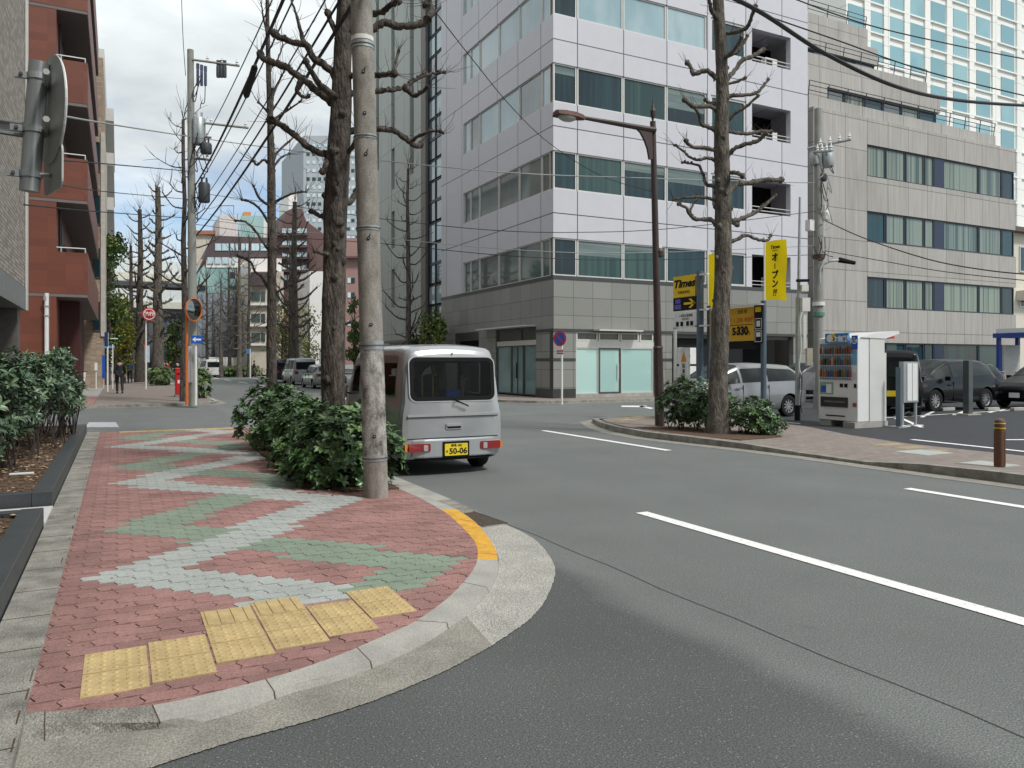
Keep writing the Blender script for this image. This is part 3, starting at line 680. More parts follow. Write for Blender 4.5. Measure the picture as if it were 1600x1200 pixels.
# ---------------------------------------------------------------- stepped concrete building behind the parking lot
kb = thing('office_building', 'stained concrete office block stepping back in terraces behind the parking lot', 'building', (32.58, 28.6, 0))
CP = panel('stained_concrete', (.375, .358, .335), 'x', 1.72, 1.65, 36.54, .0, jw=.03, jcol=(.12, .11, .10), tone=.07, rough=.75, stain=.3)
CPS = panel('stained_concrete_side', (.37, .345, .315), 'y', 1.72, 1.65, 28.6, .0, jw=.025, jcol=(.13, .12, .11), tone=.05, rough=.75, stain=.3)
GC = glass('green_curtain_glass', (.045, .075, .068), (.21, .255, .205), fold=.15, ior=1.5, mixp=(.38, .55), zsc=.04, fsc=7)
X0, X1, YB = 32.4, 50.32, 28.6
NAVY = mat('navy_panel', (.015, .025, .06), .35)
wz = [(4.62, 6.34), (8.27, 9.95), (11.85, 13.6)]
b = MB()
lv = [2.72] + [z for p in wz for z in p] + [15.05]
for i in range(0, 8, 2):
    b.box(36.54 if i else 36.54, X1, YB, YB + .3, lv[i], lv[i + 1], CP)
b.box(X0, 36.53, YB, YB + .3, 0, 15.05, CP)
b.box(X0 - .001, X0 + .3, YB + .3, 45, 0, 15.05, CPS); b.box(X1 - .3, X1 + .001, YB + .3, 45, 0, 15.05, CPS)
b.build('wall', kb, True)
b = MB(); b.box(X0 + .3, X1 - .31, YB + .31, 45, 0, 15, DARK); b.build('core', kb, True)
for z0, z1 in wz + [(.3, 2.72)]:
    for u0, u1, m in ((36.56, 38.15, GC), (38.2, 39.85, GC), (39.9, 41.5, GC), (41.55, 42.4, GC), (43.27, 46.65, GC), (46.7, 49.0, GC), (49.05, 50.28, GL_D)):
        window(kb, 'S', YB, u0, u1, z0, z1, m if z0 > 1 and (u0 > 37 or z0 > 9) else GL_D, ALUD, .08, .12)
    b = MB(); b.box(42.42, 43.25, YB + .08, YB + .2, z0, z1, NAVY); b.build('infill_panel', kb, True)
b = MB(); b.box(X0, 48.7, YB + .3, YB + .45, 15.05, 15.75, CP); b.build('parapet', kb, True)
b = MB(); b.box(X0, 45.4, YB + 1.7, YB + 12, 15.05, 15.6, CP); b.box(X0, 35.4, YB + 1.7, YB + 2, 15.6, 17.1, CP); b.box(X0, 45.4, YB + 1.7, YB + 12, 17.1, 18.1, CP); b.box(X0, 44.2, YB + 1.75, YB + 1.9, 18.1, 18.8, CP); b.box(35.5, 45.2, YB + 2.1, YB + 11, 15.6, 17.1, DARK); b.build('second_tier', kb, True)
for i in range(6): window(kb, 'S', YB + 1.8, 35.42 + i * 1.65, 37.03 + i * 1.65, 15.62, 17.1, (GL_W, GC, GL_D)[i % 3], ALUD, .08, .12)
b = MB(); b.box(X0, 41.6, YB + 3.2, YB + 11, 19.9, 20.9, CP); b.box(X0, 40.8, YB + 3.3, YB + 3.45, 20.9, 22.0, CP); b.box(33, 41.4, YB + 3.5, YB + 10, 18.1, 19.9, DARK); b.build('third_tier', kb, True)
for i in range(5): window(kb, 'S', YB + 3.25, 32.6 + i * 1.78, 34.33 + i * 1.78, 18.1, 19.9, (GL_W, GL_D)[i % 2], ALUD, .08, .12)
def rail(par, x0, x1, y, z, h=.75):
    b = MB(); n = int((x1 - x0) / 1.4)
    for i in range(n + 1):
        x = x0 + (x1 - x0) * i / n; b.tube([(x, y, z), (x, y - .1, z + h)], .025, ALUD, 6)
    for q in (.35, .68, 1): b.tube([(x0, y - .1 * q, z + h * q), (x1, y - .1 * q, z + h * q)], .02, ALUD, 6)
    b.build('roof_rail', par, True)
rail(kb, X0, 48.6, YB + .35, 15.75); rail(kb, X0, 44.1, YB + 1.8, 18.8); rail(kb, X0, 40.7, YB + 3.4, 22.0)
b = MB(); b.box(XE + .02, X0 - .02, 31.5, 31.7, 0, 20, DARK); b.build('gap_wall', kb, True)
# ---------------------------------------------------------------- white tower
tw = thing('tower', 'tall white gridded tower with square blue windows behind the stepped block', 'building', (150, 85, 0))
WT = panel('white_tower_wall', (.82, .82, .79), 'x', 5.9, 4.95, 107.5, 49.0, jw=.12, jcol=(.55, .55, .52), tone=.02, rough=.6)
b = MB(); cols_ = [1337, 1367, 1399, 1431, 1465, 1500, 1536, 1574, 1613]
zr = [43.0 + 4.83 * i for i in range(-5, 8)]
b.box(TP(1322, 0, 85)[0], TP(1650, 0, 85)[0], 85, 120, 0, 85, WT)
b.build('wall', tw, True)
b = MB()
for z in zr: b.box(TP(1322, 0, 85)[0], TP(1650, 0, 85)[0], 84.7, 85, z - 2.0, z - 1.75, WT)
for px in cols_: x = TP(px + 16.5, 0, 85)[0]; b.box(x - .7, x + .7, 84.72, 85, 14, 84, WT)
b.build('relief', tw, True)
BW = glass('blue_square_glass', (.18, .36, .41), (.26, .46, .50), fold=.5, ior=1.6, zsc=.1, fsc=.1)
WFR = mat('white_frame', (.7, .7, .67), .5)
for px in cols_:
    for z in zr:
        if z > 78 or (px < 1400 and z < 50) or (px < 1480 and z < 38): continue
        x = TP(px, 0, 85)[0]; w_ = 1.75 + (px - 1337) * .0012
        b = MB(); b.box(x - w_, x + w_, 84.9, 84.98, z - 1.7, z + 1.75, BW); b.build('window', tw, True)
# ---------------------------------------------------------------- low house and blue booth, right edge
hb = thing('house', 'low cream house with sliding windows beyond the right end of the stained concrete block', 'house', (56, 34, 0))
CR = mat('cream_wall', (.62, .58, .50), .8, var=.06)
hx0 = TP(1580, 0, 34)[0]
b = MB(); b.box(hx0, hx0 + 9, 34, 42, 0, TP(1595, 365, 34)[1], CR); b.build('wall', hb, True)
b = MB(); zt = TP(1595, 365, 34)[1]; b.prism([(hx0 - .5, 33.4), (hx0 + 9.5, 33.4), (hx0 + 9.5, 42), (hx0 - .5, 42)], zt, zt + .35, mat('brown_roof', (.12, .09, .075), .8)); b.build('roof', hb, True)
for py0, py1 in ((385, 425), (455, 480)): window(hb, 'S', 34, TP(1592, 0, 34)[0], TP(1592, 0, 34)[0] + 2.4, TP(1595, py1, 34)[1], TP(1595, py0, 34)[1], GL_D, ALU, .08, -.05, div=1)
b = MB(); b.box(TP(1588, 0, 34)[0], TP(1588, 0, 34)[0] + 4, 33.3, 34, TP(1595, 470, 34)[1], TP(1595, 455, 34)[1], CR); b.build('balcony', hb, True)
bo = thing('booth', 'small blue booth with a white top at the far right behind the black cars', 'booth', (TP(1597, 0, 25)[0], 25, .1))
BLU = mat('blue_paint', (.02, .06, .30), .4); x = TP(1580, 0, 25)[0]
b = MB(); b.box(x, x + 2.2, 24, 26, TP(1580, 520, 25)[1] - .25, TP(1580, 520, 25)[1] + .0, BLU); b.box(x + .15, x + 2.1, 24.1, 25.9, TP(1580, 520, 25)[1], TP(1580, 520, 25)[1] + .25, STEELW); b.build('roof', bo, True)
b = MB()
for q in (.12, 1.9):
    for y in (24.1, 25.7): b.box(x + q, x + q + .18, y, y + .18, .1, TP(1580, 520, 25)[1] - .25, BLU)
b.box(x + .35, x + 1.9, 25.6, 25.7, .1, 2.6, mat('pale_board', (.5, .5, .48), .7)); b.build('frame', bo, True)
# ---------------------------------------------------------------- left: brick building, red apartment block
br = thing('brick_building', 'pale grey brick building at the left edge with a dark opening under its wall', 'building', (-1.78, 19.6, 0))
BRK = panel('grey_brick', (.34, .305, .265), 'y', .235, .075, 0, 0, jw=.012, jcol=(.11, .10, .09), tone=.28, rough=.9, stagger=.5, bump=1)
b = MB(); b.box(-14, -1.80, 10.6, 19.7, 3.2, 22, BRK); b.box(-14, -1.80, 0.5, 10.4, 3.2, 22, BRK); b.build('wall', br, True)
b = MB(); b.box(-14, -2.3, 10.4, 10.6, 3, 22, BRK); b.build('recess', br, True)
b = MB(); b.box(-14, -1.78, .5, 19.72, 2.74, 3.2, mat('grey_beam', (.22, .225, .22), .7, var=.1)); b.build('beam', br, True)
b = MB(); b.box(-1.79, -1.75, 19.55, 19.75, 2.74, 22, ALU); b.build('corner_trim', br, True)
b = MB(); b.box(-14, -3.4, .5, 19.4, 0, 2.74, glass('dark_shop_glass', (.006, .008, .012), (.015, .02, .028))); b.box(-2.2, -1.88, 19.0, 19.5, 0, 2.74, PIER); b.box(-3.5, -2.2, 19.3, 19.5, 0, 2.74, DARK); b.box(-3.3, -2.9, 5, 19, 2.2, 2.74, NAVY); b.build('ground_floor', br, True)
rb = thing('apartment_building', 'red brick tiled apartment block with stacked balconies across the side street', 'building', (-1.06, 34, 0))
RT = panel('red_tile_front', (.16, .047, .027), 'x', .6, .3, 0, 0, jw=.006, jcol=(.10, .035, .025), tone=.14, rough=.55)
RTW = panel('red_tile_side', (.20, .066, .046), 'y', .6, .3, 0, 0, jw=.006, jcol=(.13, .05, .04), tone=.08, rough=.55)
SOF = mat('grey_soffit', (.17, .15, .145), .85, var=.08)
REDF = mat('dark_red_louvre', (.055, .014, .012), .6)
zl = [4.13, 7.7, 11.35, 15.0, 18.6]       # balcony underside levels
zl = [4.13, 7.75, 11.5, 15.1, 18.7]
FY = 34.0
b = MB(); b.box(-14, -2.11, FY + .02, 52, 0, 24, RT)
b.build('wall', rb, True)
for z in zl:
    b = MB(); zz = z + .12
    b.box(-9, -1.06, FY - .0, FY + .18, zz, z + 1.72, RT)
    b.box(-1.24, -1.062, FY + .18, 52, zz, z + 1.72, RTW)
    b.box(-9, -1.07, FY + .01, 52, z, zz, SOF)
    o = b.build('balcony', rb, True)
    b = MB(); n = 7
    for i in range(n): x = -6 + 4.85 * i / (n - 1); b.tube([(x, FY + .09, z + 1.72), (x, FY + .09, z + 1.9)], .015, STEELW, 6)
    b.tube([(-6, FY + .09, z + 1.9), (-1.15, FY + .09, z + 1.9), (-1.15, FY + 17, z + 1.9)], .022, STEELW, 6); b.build('rail', o, True)
for i in range(9):
    b = MB(); b.box(-2.1, -1.4 - .05 * i, FY + 2.0 + i * 1.9, FY + 2.3 + i * 1.9, .1, 4.1, REDF); b.build('louvre', rb, True)
for z in zl[1:]:
    b = MB(); b.box(-2.1, -2.05, FY + 1.2, FY + 1.9, z - 2.0, z - .1, REDF); b.build('louvre', rb, True)
    b = MB(); b.box(-2.1, -2.05, FY + 2.3, FY + 2.8, z - 2.0, z - .5, ALUD); b.build('louvre', rb, True)
for z in [.2] + zl:
    for i in range(3): window(rb, 'E', -2.11, FY + 4 + i * 4, FY + 6.4 + i * 4, z + .4, z + 2.5, GL_D, BRZ, .08, -.05, div=1)
sb = thing('apartment_building', 'narrow sand coloured tiled building directly behind the red apartment block', 'building', (-.8, 54, 0))
SBT = panel('sand_tile', (.36, .28, .21), 'x', .3, .1, 0, 0, jw=.01, jcol=(.2, .16, .12), tone=.2, rough=.8)
b = MB(); b.box(-14, -.82, 52.5, 62, 0, 20, SBT); b.box(-.95, -.72, 52.4, 61.8, 3.2, 15.5, mat('pale_balcony', (.5, .47, .42), .8)); b.build('wall', sb, True)
for i in range(4): window(sb, 'S', 52.5, -1.35, -.95, 3.5 + i * 3.2, 5.3 + i * 3.2, GL_D, BRZ, .06, -.04)
sb2 = thing('apartment_building', 'pale rendered block with a lit edge seen above the red balconies', 'building', (-1.2, 64, 0))
b = MB(); b.box(-14, -.9, 62.1, 80, 0, 24, mat('pale_render', (.55, .54, .52), .8, var=.05)); b.build('wall', sb2, True)
for i in range(6):
    b = MB(); b.box(-.9, -.3, 62.3, 79, 3 + 3.2 * i, 3.9 + 3.2 * i, MATS['pale_render']); b.build('balcony', sb2, True)
# ---------------------------------------------------------------- far buildings
def pxp(par, name, pts, t0, th, m):
    """polygon drawn in the facade plane y = t0 and given thickness"""
    q = [TP(x, y, t0) for x, y in pts]; n = len(q); b = MB()
    b.add([(s_, t0, z) for s_, z in q] + [(s_, t0 + th, z) for s_, z in q], [tuple(range(n - 1, -1, -1)), tuple(range(n, 2 * n))] + [(i, (i + 1) % n, n + (i + 1) % n, n + i) for i in range(n)], m)
    return b.build(name, par, True)
def R4(x0, x1, y0, y1): return [(x0, y1), (x1, y1), (x1, y0), (x0, y0)]
def farb(name, label, t0, px):
    x, _ = TP(px, 567, t0); return thing(name, label, 'building', (x, t0, 0))
DKB = mat('dark_brown_cladding', (.075, .05, .055), .6); TEAL = glass('far_teal_glass', (.18, .33, .32), (.34, .50, .47), ior=1.6, zsc=.1, fsc=.15)
LT = glass('far_pale_glass', (.42, .55, .60), (.5, .62, .66), ior=1.5); GREYP = mat('grey_hoarding', (.27, .30, .34), .6, var=.06); BEI = mat('beige_render', (.52, .47, .40), .8, var=.08); WHT = mat('white_render', (.74, .72, .70), .7, var=.04)
PKW = mat('pale_pink_wall', (.60, .55, .53), .8)
fa = farb('office_building', 'glass fronted building with a dark slanting roof storey behind the round mirror', 100, 360)
pxp(fa, 'wall', R4(304, 418, 405, 575), 100.2, 18, BEI); pxp(fa, 'glass_front', R4(307, 368, 418, 458), 100, .19, TEAL)
pxp(fa, 'roof_storey', [(306, 430), (334, 368), (432, 372), (432, 402), (325, 402), (308, 424)], 99.8, 12, DKB)
pxp(fa, 'side_wall', [(303, 412), (304, 366), (333, 368), (309, 412)], 100.1, .08, BEI)
pxp(fa, 'roof_band', R4(303, 337, 360, 366), 99.7, 10, mat('rust_band', (.33, .13, .07), .7))
pxp(fa, 'penthouse', R4(343, 370, 336, 370), 102, 8, PKW)
pxp(fa, 'pale_band', R4(322, 372, 402, 418), 99.9, .25, WHT)
for x0, x1 in ((336, 346), (347, 357), (360, 366), (368, 374), (377, 383), (384, 390), (393, 405), (407, 418), (420, 431)): pxp(fa, 'window', R4(x0, x1, 380.5, 391.5), 99.7, .08, LT)
for x0, x1 in ((324, 334), (336, 345), (347, 358), (362, 368)): pxp(fa, 'window', R4(x0, x1, 402, 412), 99.75, .1, LT)
pxp(fa, 'window', R4(360, 367, 425, 434), 99.9, .08, ALUD); pxp(fa, 'window', R4(312, 321, 446, 454), 99.9, .08, ALUD); pxp(fa, 'window', R4(357, 368, 447, 452), 99.9, .08, ALUD)
ant = pxp(fa, 'antenna_frame', R4(345, 345.6, 321, 338), 104, .1, BLACK); pxp(fa, 'antenna_frame', R4(365, 365.6, 321, 338), 104, .1, BLACK); pxp(fa, 'antenna_frame', R4(345, 366, 321, 321.8), 104, .1, BLACK)
ho = farb('construction_hoarding', 'tall grey sheeted construction hoarding below the teal glass front', 96, 340); tag(ho, cat='hoarding')
pxp(ho, 'sheet', R4(305, 376, 458, 562), 96, .3, GREYP)
for i in range(9): x = 309 + i * 8; pxp(ho, 'pole', R4(x, x + .7, 458, 562), 95.9, .05, ZINC)
wf = farb('site_fence', 'low white site fence with a red stripe in front of the grey hoarding', 93, 350); tag(wf, cat='fence')
for i in range(7): pxp(wf, 'panel', R4(310 + i * 14, 323.4 + i * 14, 558, 578), 93, .2, WHT)
fg = farb('glass_building', 'small pale green glass building showing above the dark roof storey', 130, 390)
pxp(fg, 'wall', R4(376, 412, 337, 400), 130, 15, TEAL); pxp(fg, 'roof_sign', R4(381, 392, 331, 337), 130, 2, mat('orange_sign', (.6, .25, .08), .6)); pxp(fg, 'side', R4(412, 421, 345, 400), 130, 15, WHT)
fb = farb('apartment_building', 'beige terraced building with a dark red balcony behind the second ginkgo', 90, 410)
pxp(fb, 'wall', R4(390, 443, 424, 585), 90, 14, BEI); pxp(fb, 'top_storey', R4(392, 440, 404, 424), 91, 12, WHT)
pxp(fb, 'balcony', R4(393, 420, 425, 446), 89.3, .7, DKB)
for y0 in (457, 490, 520):
    for x0 in (393, 400, 408, 420, 430): pxp(fb, 'window', R4(x0, x0 + 6.3, y0, y0 + 14), 89.9, .09, GL_W)
    pxp(fb, 'ledge', R4(390, 443, y0 + 17, y0 + 20), 89.5, .5, WHT)
BUR = mat('burgundy_tile', (.105, .055, .052), .6, var=.06); BURL = mat('salmon_tile', (.27, .165, .145), .7, var=.06)
fc = farb('apartment_building', 'burgundy building rising to a peaked gable between the two near ginkgos', 120, 465)
pxp(fc, 'wall', [(432, 560), (432, 372), (440, 352), (447, 330), (456, 326), (472, 326), (478, 345), (505, 365), (505, 560)], 120, 16, BUR)
pxp(fc, 'penthouse', R4(451, 464, 303, 330), 121, 8, WHT); pxp(fc, 'pale_corner', R4(468, 504, 420, 560), 119.7, .25, WHT)
for y0 in (357, 376, 394, 414, 430):
    pxp(fc, 'ledge', R4(434, 482, y0 + 8, y0 + 10.5), 119.2, .8, BUR)
    for x0 in (441, 450, 464, 472): pxp(fc, 'window', R4(x0, x0 + 7, y0, y0 + 7), 119.9, .09, LT)
fd = farb('tower', 'pale blue grey slab tower with rows of small windows far behind the big ginkgo', 170, 520)
TG = mat('blue_grey_tower', (.33, .36, .39), .7, var=.03)
pxp(fd, 'wall', R4(474, 590, 212, 570), 170, 25, TG)
k = 0
for y0 in range(225, 372, 13):
    for x0 in (479, 488, 497, 506, 542, 549, 556):
        pxp(fd, 'window', R4(x0, x0 + 5, y0, y0 + 5), 169.9, .09, LT if (x0 + y0) % 3 else GL_D); k += 1
fe = farb('apartment_building', 'salmon tiled apartment block with paired windows between big ginkgo and pole', 105, 552)
pxp(fe, 'wall', R4(520, 590, 372, 570), 105, 15, BURL)
for y0 in (434, 457, 479, 501): pxp(fe, 'window', R4(543, 548, y0, y0 + 8), 104.9, .09, LT); pxp(fe, 'window', R4(549, 554.5, y0, y0 + 8), 104.9, .09, GL_D)
pxp(fe, 'ledge', R4(540, 590, 400, 403), 104, .9, BUR)
fh = farb('white_building', 'narrow bright white building low behind the parked vans', 85, 490)
pxp(fh, 'wall', R4(484, 522, 424, 590), 85, 12, WHT); pxp(fh, 'gate', R4(500, 515, 545, 585), 84.9, .09, GREYP)
# elevated expressway
va = thing('expressway_viaduct', 'pale elevated expressway crossing the far end of the street', 'viaduct', (4, 135, 0))
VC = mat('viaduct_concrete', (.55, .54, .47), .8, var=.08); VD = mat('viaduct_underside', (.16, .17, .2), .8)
def vz(py): return H - (py - HOR) / F * 125
b = MB(); b.box(-60, 90, 135, 150, vz(431), vz(411), mat('noise_barrier', (.62, .66, .66), .5)); b.build('upper_barrier', va, True)
b = MB(); b.box(-60, 90, 134.5, 151, vz(443), vz(431), VC); b.box(-60, 90, 136, 150, vz(449), vz(443), VD); b.build('upper_deck', va, True)
b = MB(); b.box(-60, 90, 131, 147, vz(476), vz(458), MATS['noise_barrier']); b.build('lower_barrier', va, True)
b = MB(); b.box(-60, 90, 130.6, 147.5, vz(486), vz(476), VC); b.box(-60, 90, 132, 147, vz(493), vz(486), VD); b.build('lower_deck', va, True)
for x in (-28, -4, 18, 44):
    b = MB(); b.box(x - 1.3, x + 1.3, 138, 142, 0, vz(443), VC); b.build('pier', va, True)
fi = farb('office_building', 'dark blue grey building under the viaduct at the end of the street', 160, 250)
pxp(fi, 'wall', R4(228, 300, 485, 575), 160, 10, mat('slate_wall', (.10, .12, .15), .7))
for x0 in range(232, 296, 8): pxp(fi, 'window', R4(x0, x0 + 5, 492, 503), 159.9, .09, GL_D)
fj = farb('apartment_building', 'distant pale building left of the far ginkgo trunks', 150, 205)
pxp(fj, 'wall', R4(176, 232, 495, 580), 150, 10, BEI)
for y0 in (505, 522, 540):
    for x0 in (200, 208, 216, 224): pxp(fj, 'window', R4(x0, x0 + 5, y0, y0 + 7), 149.9, .09, GL_D)
# unseen building added behind the viewer so the glass reflects something dark
b = MB(); b.box(-40, 8, -30, -14, 0, 19, mat('brown_reflection_wall', (.12, .10, .085), .9))
for i in range(3):
    for j in range(16): b.box(-39 + j * 3, -37.2 + j * 3, -14.0, -13.95, 1 + i * 3.7, 2.8 + i * 3.7, GL_D)
tag(b.build('apartment_building', None), 'unseen brown building added behind the viewer to darken reflections in the glass', 'building')
# ---------------------------------------------------------------- vegetation
def bark(name, c1, c2):
    m = mat(name, c1, .95, col2=c2, scale=12, stretch=(1, 1, .3), bump=1.0, bscale=34, det=9, thr=(.34, .64), speck=.6, bdist=.06)
    return m
BARK = bark('ginkgo_bark', (.022, .017, .015), (.115, .095, .078))
BARKG = bark('pale_ginkgo_bark', (.045, .038, .032), (.17, .148, .122))
TWIG = mat('twig_bark', (.055, .042, .035), .9, var=.3)
def knob(b, p, r, m, rd):
    n = 7; vs = []; rings = 4
    for i in range(rings + 1):
        a = pi * i / rings
        for k in range(n):
            q = r * rd.uniform(.75, 1.3) * (sin(a) if 0 < i < rings else .05)
            vs.append((p[0] + q * cos(2 * pi * k / n), p[1] + q * sin(2 * pi * k / n), p[2] - r * cos(a) * 1.1))
    b.add(vs, [(i * n + k, i * n + (k + 1) % n, (i + 1) * n + (k + 1) % n, (i + 1) * n + k) for i in range(rings) for k in range(n)], m)
def twigs(b, p, d, rd, n, L, r=.004, m=None):
    for _ in range(n):
        v = Vector((d[0] + rd.uniform(-1, 1), d[1] + rd.uniform(-1, 1), d[2] + rd.uniform(-.6, 1.2))).normalized()
        l = L * rd.uniform(.4, 1.2); q = Vector(p); pts = [q]
        for s_ in range(4):
            v = (v + Vector((rd.uniform(-.25, .25), rd.uniform(-.25, .25), rd.uniform(-.1, .3)))).normalized(); q = q + v * l / 4; pts.append(q)
        b.tube(pts, [r * 1.3, r * 1.1, r, r * .8, r * .5], m or TWIG, 4, cap=False)
def curve(pts, k=4):
    pts = [Vector(p) for p in pts]; out = []; n = len(pts)
    for i in range(n - 1):
        p0, p1, p2, p3 = pts[max(i - 1, 0)], pts[i], pts[i + 1], pts[min(i + 2, n - 1)]
        for j in range(k):
            u = j / k; out.append(.5 * (2 * p1 + (p2 - p0) * u + (2 * p0 - 5 * p1 + 4 * p2 - p3) * u * u + (3 * p1 - p0 - 3 * p2 + p3) * u ** 3))
    return out + [pts[-1]]
def limb(b, pts, r0, r1, rd, m, tw=6, L=.5, n=9, kn=1.5, tr=.004):
    pc = curve(pts, 5); N_ = len(pc)
    pc = [p + Vector((rd.uniform(-1, 1), rd.uniform(-1, 1), rd.uniform(-1, 1))) * r0 * .18 for p in pc[:-1]] + [pc[-1]]
    rr = [(r0 + (r1 - r0) * min(1, (i / (N_ - 1)) ** .7)) * rd.uniform(.88, 1.14) for i in range(N_)]; rr[0] *= 1.5
    b.tube(pc, rr, m, n)
    e = pc[-1]; d = (pc[-1] - pc[-3]).normalized()
    if kn: knob(b, e, r1 * kn, m, rd)
    twigs(b, e, d, rd, tw, L, tr)
    for i in range(2, N_ - 1):
        if rd.random() < .35: knob(b, pc[i] + Vector((0, 0, r0 * .5)), r0 * .62, m, rd)
        if rd.random() < .3 and tw: twigs(b, pc[i], (0, 0, .6), rd, 1, L * .8, tr)
def trunk_mesh(pts, rad, rd, m, n=18, step=.07):
    pc = []; rr = []
    for i in range(len(pts) - 1):
        a, c = Vector(pts[i]), Vector(pts[i + 1]); k = max(1, int((c - a).length / step))
        for j in range(k): pc.append(a.lerp(c, j / k)); rr.append(rad[i] + (rad[i + 1] - rad[i]) * j / k)
    pc.append(Vector(pts[-1])); rr.append(rad[-1])
    b = MB(); off = [rd.uniform(-1, 1) for _ in range(n)]; vs = []
    for i, p in enumerate(pc):
        for k in range(n):
            off[k] = off[k] * .9 + rd.uniform(-.45, .45); a = 2 * pi * k / n
            q = rr[i] * (1 + .055 * max(-1.6, min(1.6, off[k])) + .04 * sin(i * .21 + k * 1.3))
            vs.append((p.x + q * cos(a), p.y + q * sin(a), p.z))
    b.add(vs, [(i * n + k, i * n + (k + 1) % n, (i + 1) * n + (k + 1) % n, (i + 1) * n + k) for i in range(len(pc) - 1) for k in range(n)] + [tuple(range((len(pc) - 1) * n, len(pc) * n))], m)
    return b, pc, rr
def traced_tree(label, tr_px, limbs, m, seed, group, base_z=.07, tw=7, L=.45, tr=.0038, extra=14):
    """trunk and limbs follow measured outlines; every limb swings out in depth too"""
    rd = random.Random(seed)
    s0, t0 = G(tr_px[0][0], tr_px[0][1], base_z); Y = depth(s0, t0)
    root = thing('ginkgo_tree', label, 'tree', (s0, t0, base_z), 0, group)
    pts = [DP(x, y, Y) for x, y, w_ in tr_px]; rad = [w_ / 2 / F * Y for x, y, w_ in tr_px]
    pts[0] = (pts[0][0], pts[0][1], base_z - .02)
    b, pc, rr = trunk_mesh(pts, rad, rd, m)
    for _ in range(26):
        i = rd.randrange(8, len(pc)); a = rd.uniform(0, 2 * pi); q = pc[i] + Vector((cos(a), sin(a), 0)) * rr[i] * .9; knob(b, q, rr[i] * rd.uniform(.18, .42), m, rd)
    b.build('trunk', root, True, smooth=60)
    for path, w0, w1 in limbs:
        b = MB(); dd = rd.uniform(-.7, .7); P3 = []
        for i, (x, y) in enumerate(path): P3.append(DP(x, y, Y + dd * i / max(1, len(path) - 1)))
        limb(b, P3, w0 / 2 / F * Y, w1 / 2 / F * Y, rd, m, tw, L, tr=tr)
        b.build('limb', root, True, smooth=60)
    b = MB()          # limbs that grow towards and away from the viewer
    for _ in range(extra):
        i = rd.randrange(int(len(pc) * .45), len(pc)); a = -A + pi / 2 + rd.choice((0, pi)) + rd.uniform(-.5, .5)
        l = rd.uniform(.35, .9); p = pc[i]; d = Vector((cos(a), sin(a), 0))
        limb(b, [p, p + d * l * .5 + Vector((0, 0, l * .1)), p + d * l * .8 + Vector((0, 0, l * .35))], rr[i] * .4, rr[i] * .22, rd, m, 4, L, tr=tr)
    b.build('crown', root, True, smooth=60)
    return root
GG = 'bare pollarded ginkgo trees along the street'
traced_tree('biggest bare ginkgo, trunk rising from the shrubs right beside the near concrete pole',
    [(521, 742, 48), (521, 690, 38), (521, 620, 36), (520, 540, 37), (521, 470, 37), (522, 400, 33), (524, 340, 36), (526, 290, 36), (528, 240, 36), (532, 190, 33), (534, 150, 31), (535, 100, 28), (537, 50, 26), (539, 0, 24), (541, -60, 22), (543, -130, 18)],
    [([(524, 118), (505, 100), (490, 91), (478, 70), (466, 68), (440, 60), (428, 52)], 12, 9), ([(474, 66), (468, 42), (461, 18), (452, -8)], 8, 3),
     ([(520, 158), (503, 148), (485, 134), (465, 118), (440, 103), (418, 96), (407, 84)], 13, 9), ([(470, 122), (464, 142), (476, 152), (482, 150)], 7, 5),
     ([(516, 243), (498, 238), (480, 228), (462, 212), (440, 196), (422, 188)], 12, 9), ([(424, 184), (425, 160), (426, 140)], 6, 4), ([(428, 186), (450, 172), (470, 158)], 5, 2),
     ([(545, 20), (575, 22), (598, 18), (610, 8), (622, 2)], 11, 8), ([(545, 48), (580, 46), (598, 36), (620, 40), (645, 40), (665, 36), (672, 20)], 13, 10), ([(668, 30), (676, 12), (664, 8)], 9, 7),
     ([(545, 118), (580, 118), (600, 117), (616, 115)], 9, 8), ([(614, 112), (618, 98), (623, 80)], 5, 4),
     ([(545, 146), (590, 143), (615, 140), (632, 136), (650, 124), (670, 116), (694, 113)], 10, 4), ([(634, 138), (646, 150), (656, 146), (668, 136)], 8, 5),
     ([(542, 206), (570, 200), (598, 202), (618, 205), (634, 218), (650, 228), (657, 226)], 11, 8), ([(640, 222), (660, 210), (678, 205), (692, 208)], 7, 3),
     ([(540, 240), (552, 228), (560, 205)], 8, 7), ([(520, 345), (505, 340), (492, 333), (486, 330)], 8, 6), ([(520, 398), (505, 396), (492, 392)], 7, 5),
     ([(530, 60), (520, 40), (512, 20)], 9, 8), ([(522, 500), (535, 508), (548, 503)], 5, 4), ([(512, 250), (508, 262), (504, 268)], 9, 7)],
    BARK, 3, GG, tw=6, L=.42, tr=.003, extra=4)
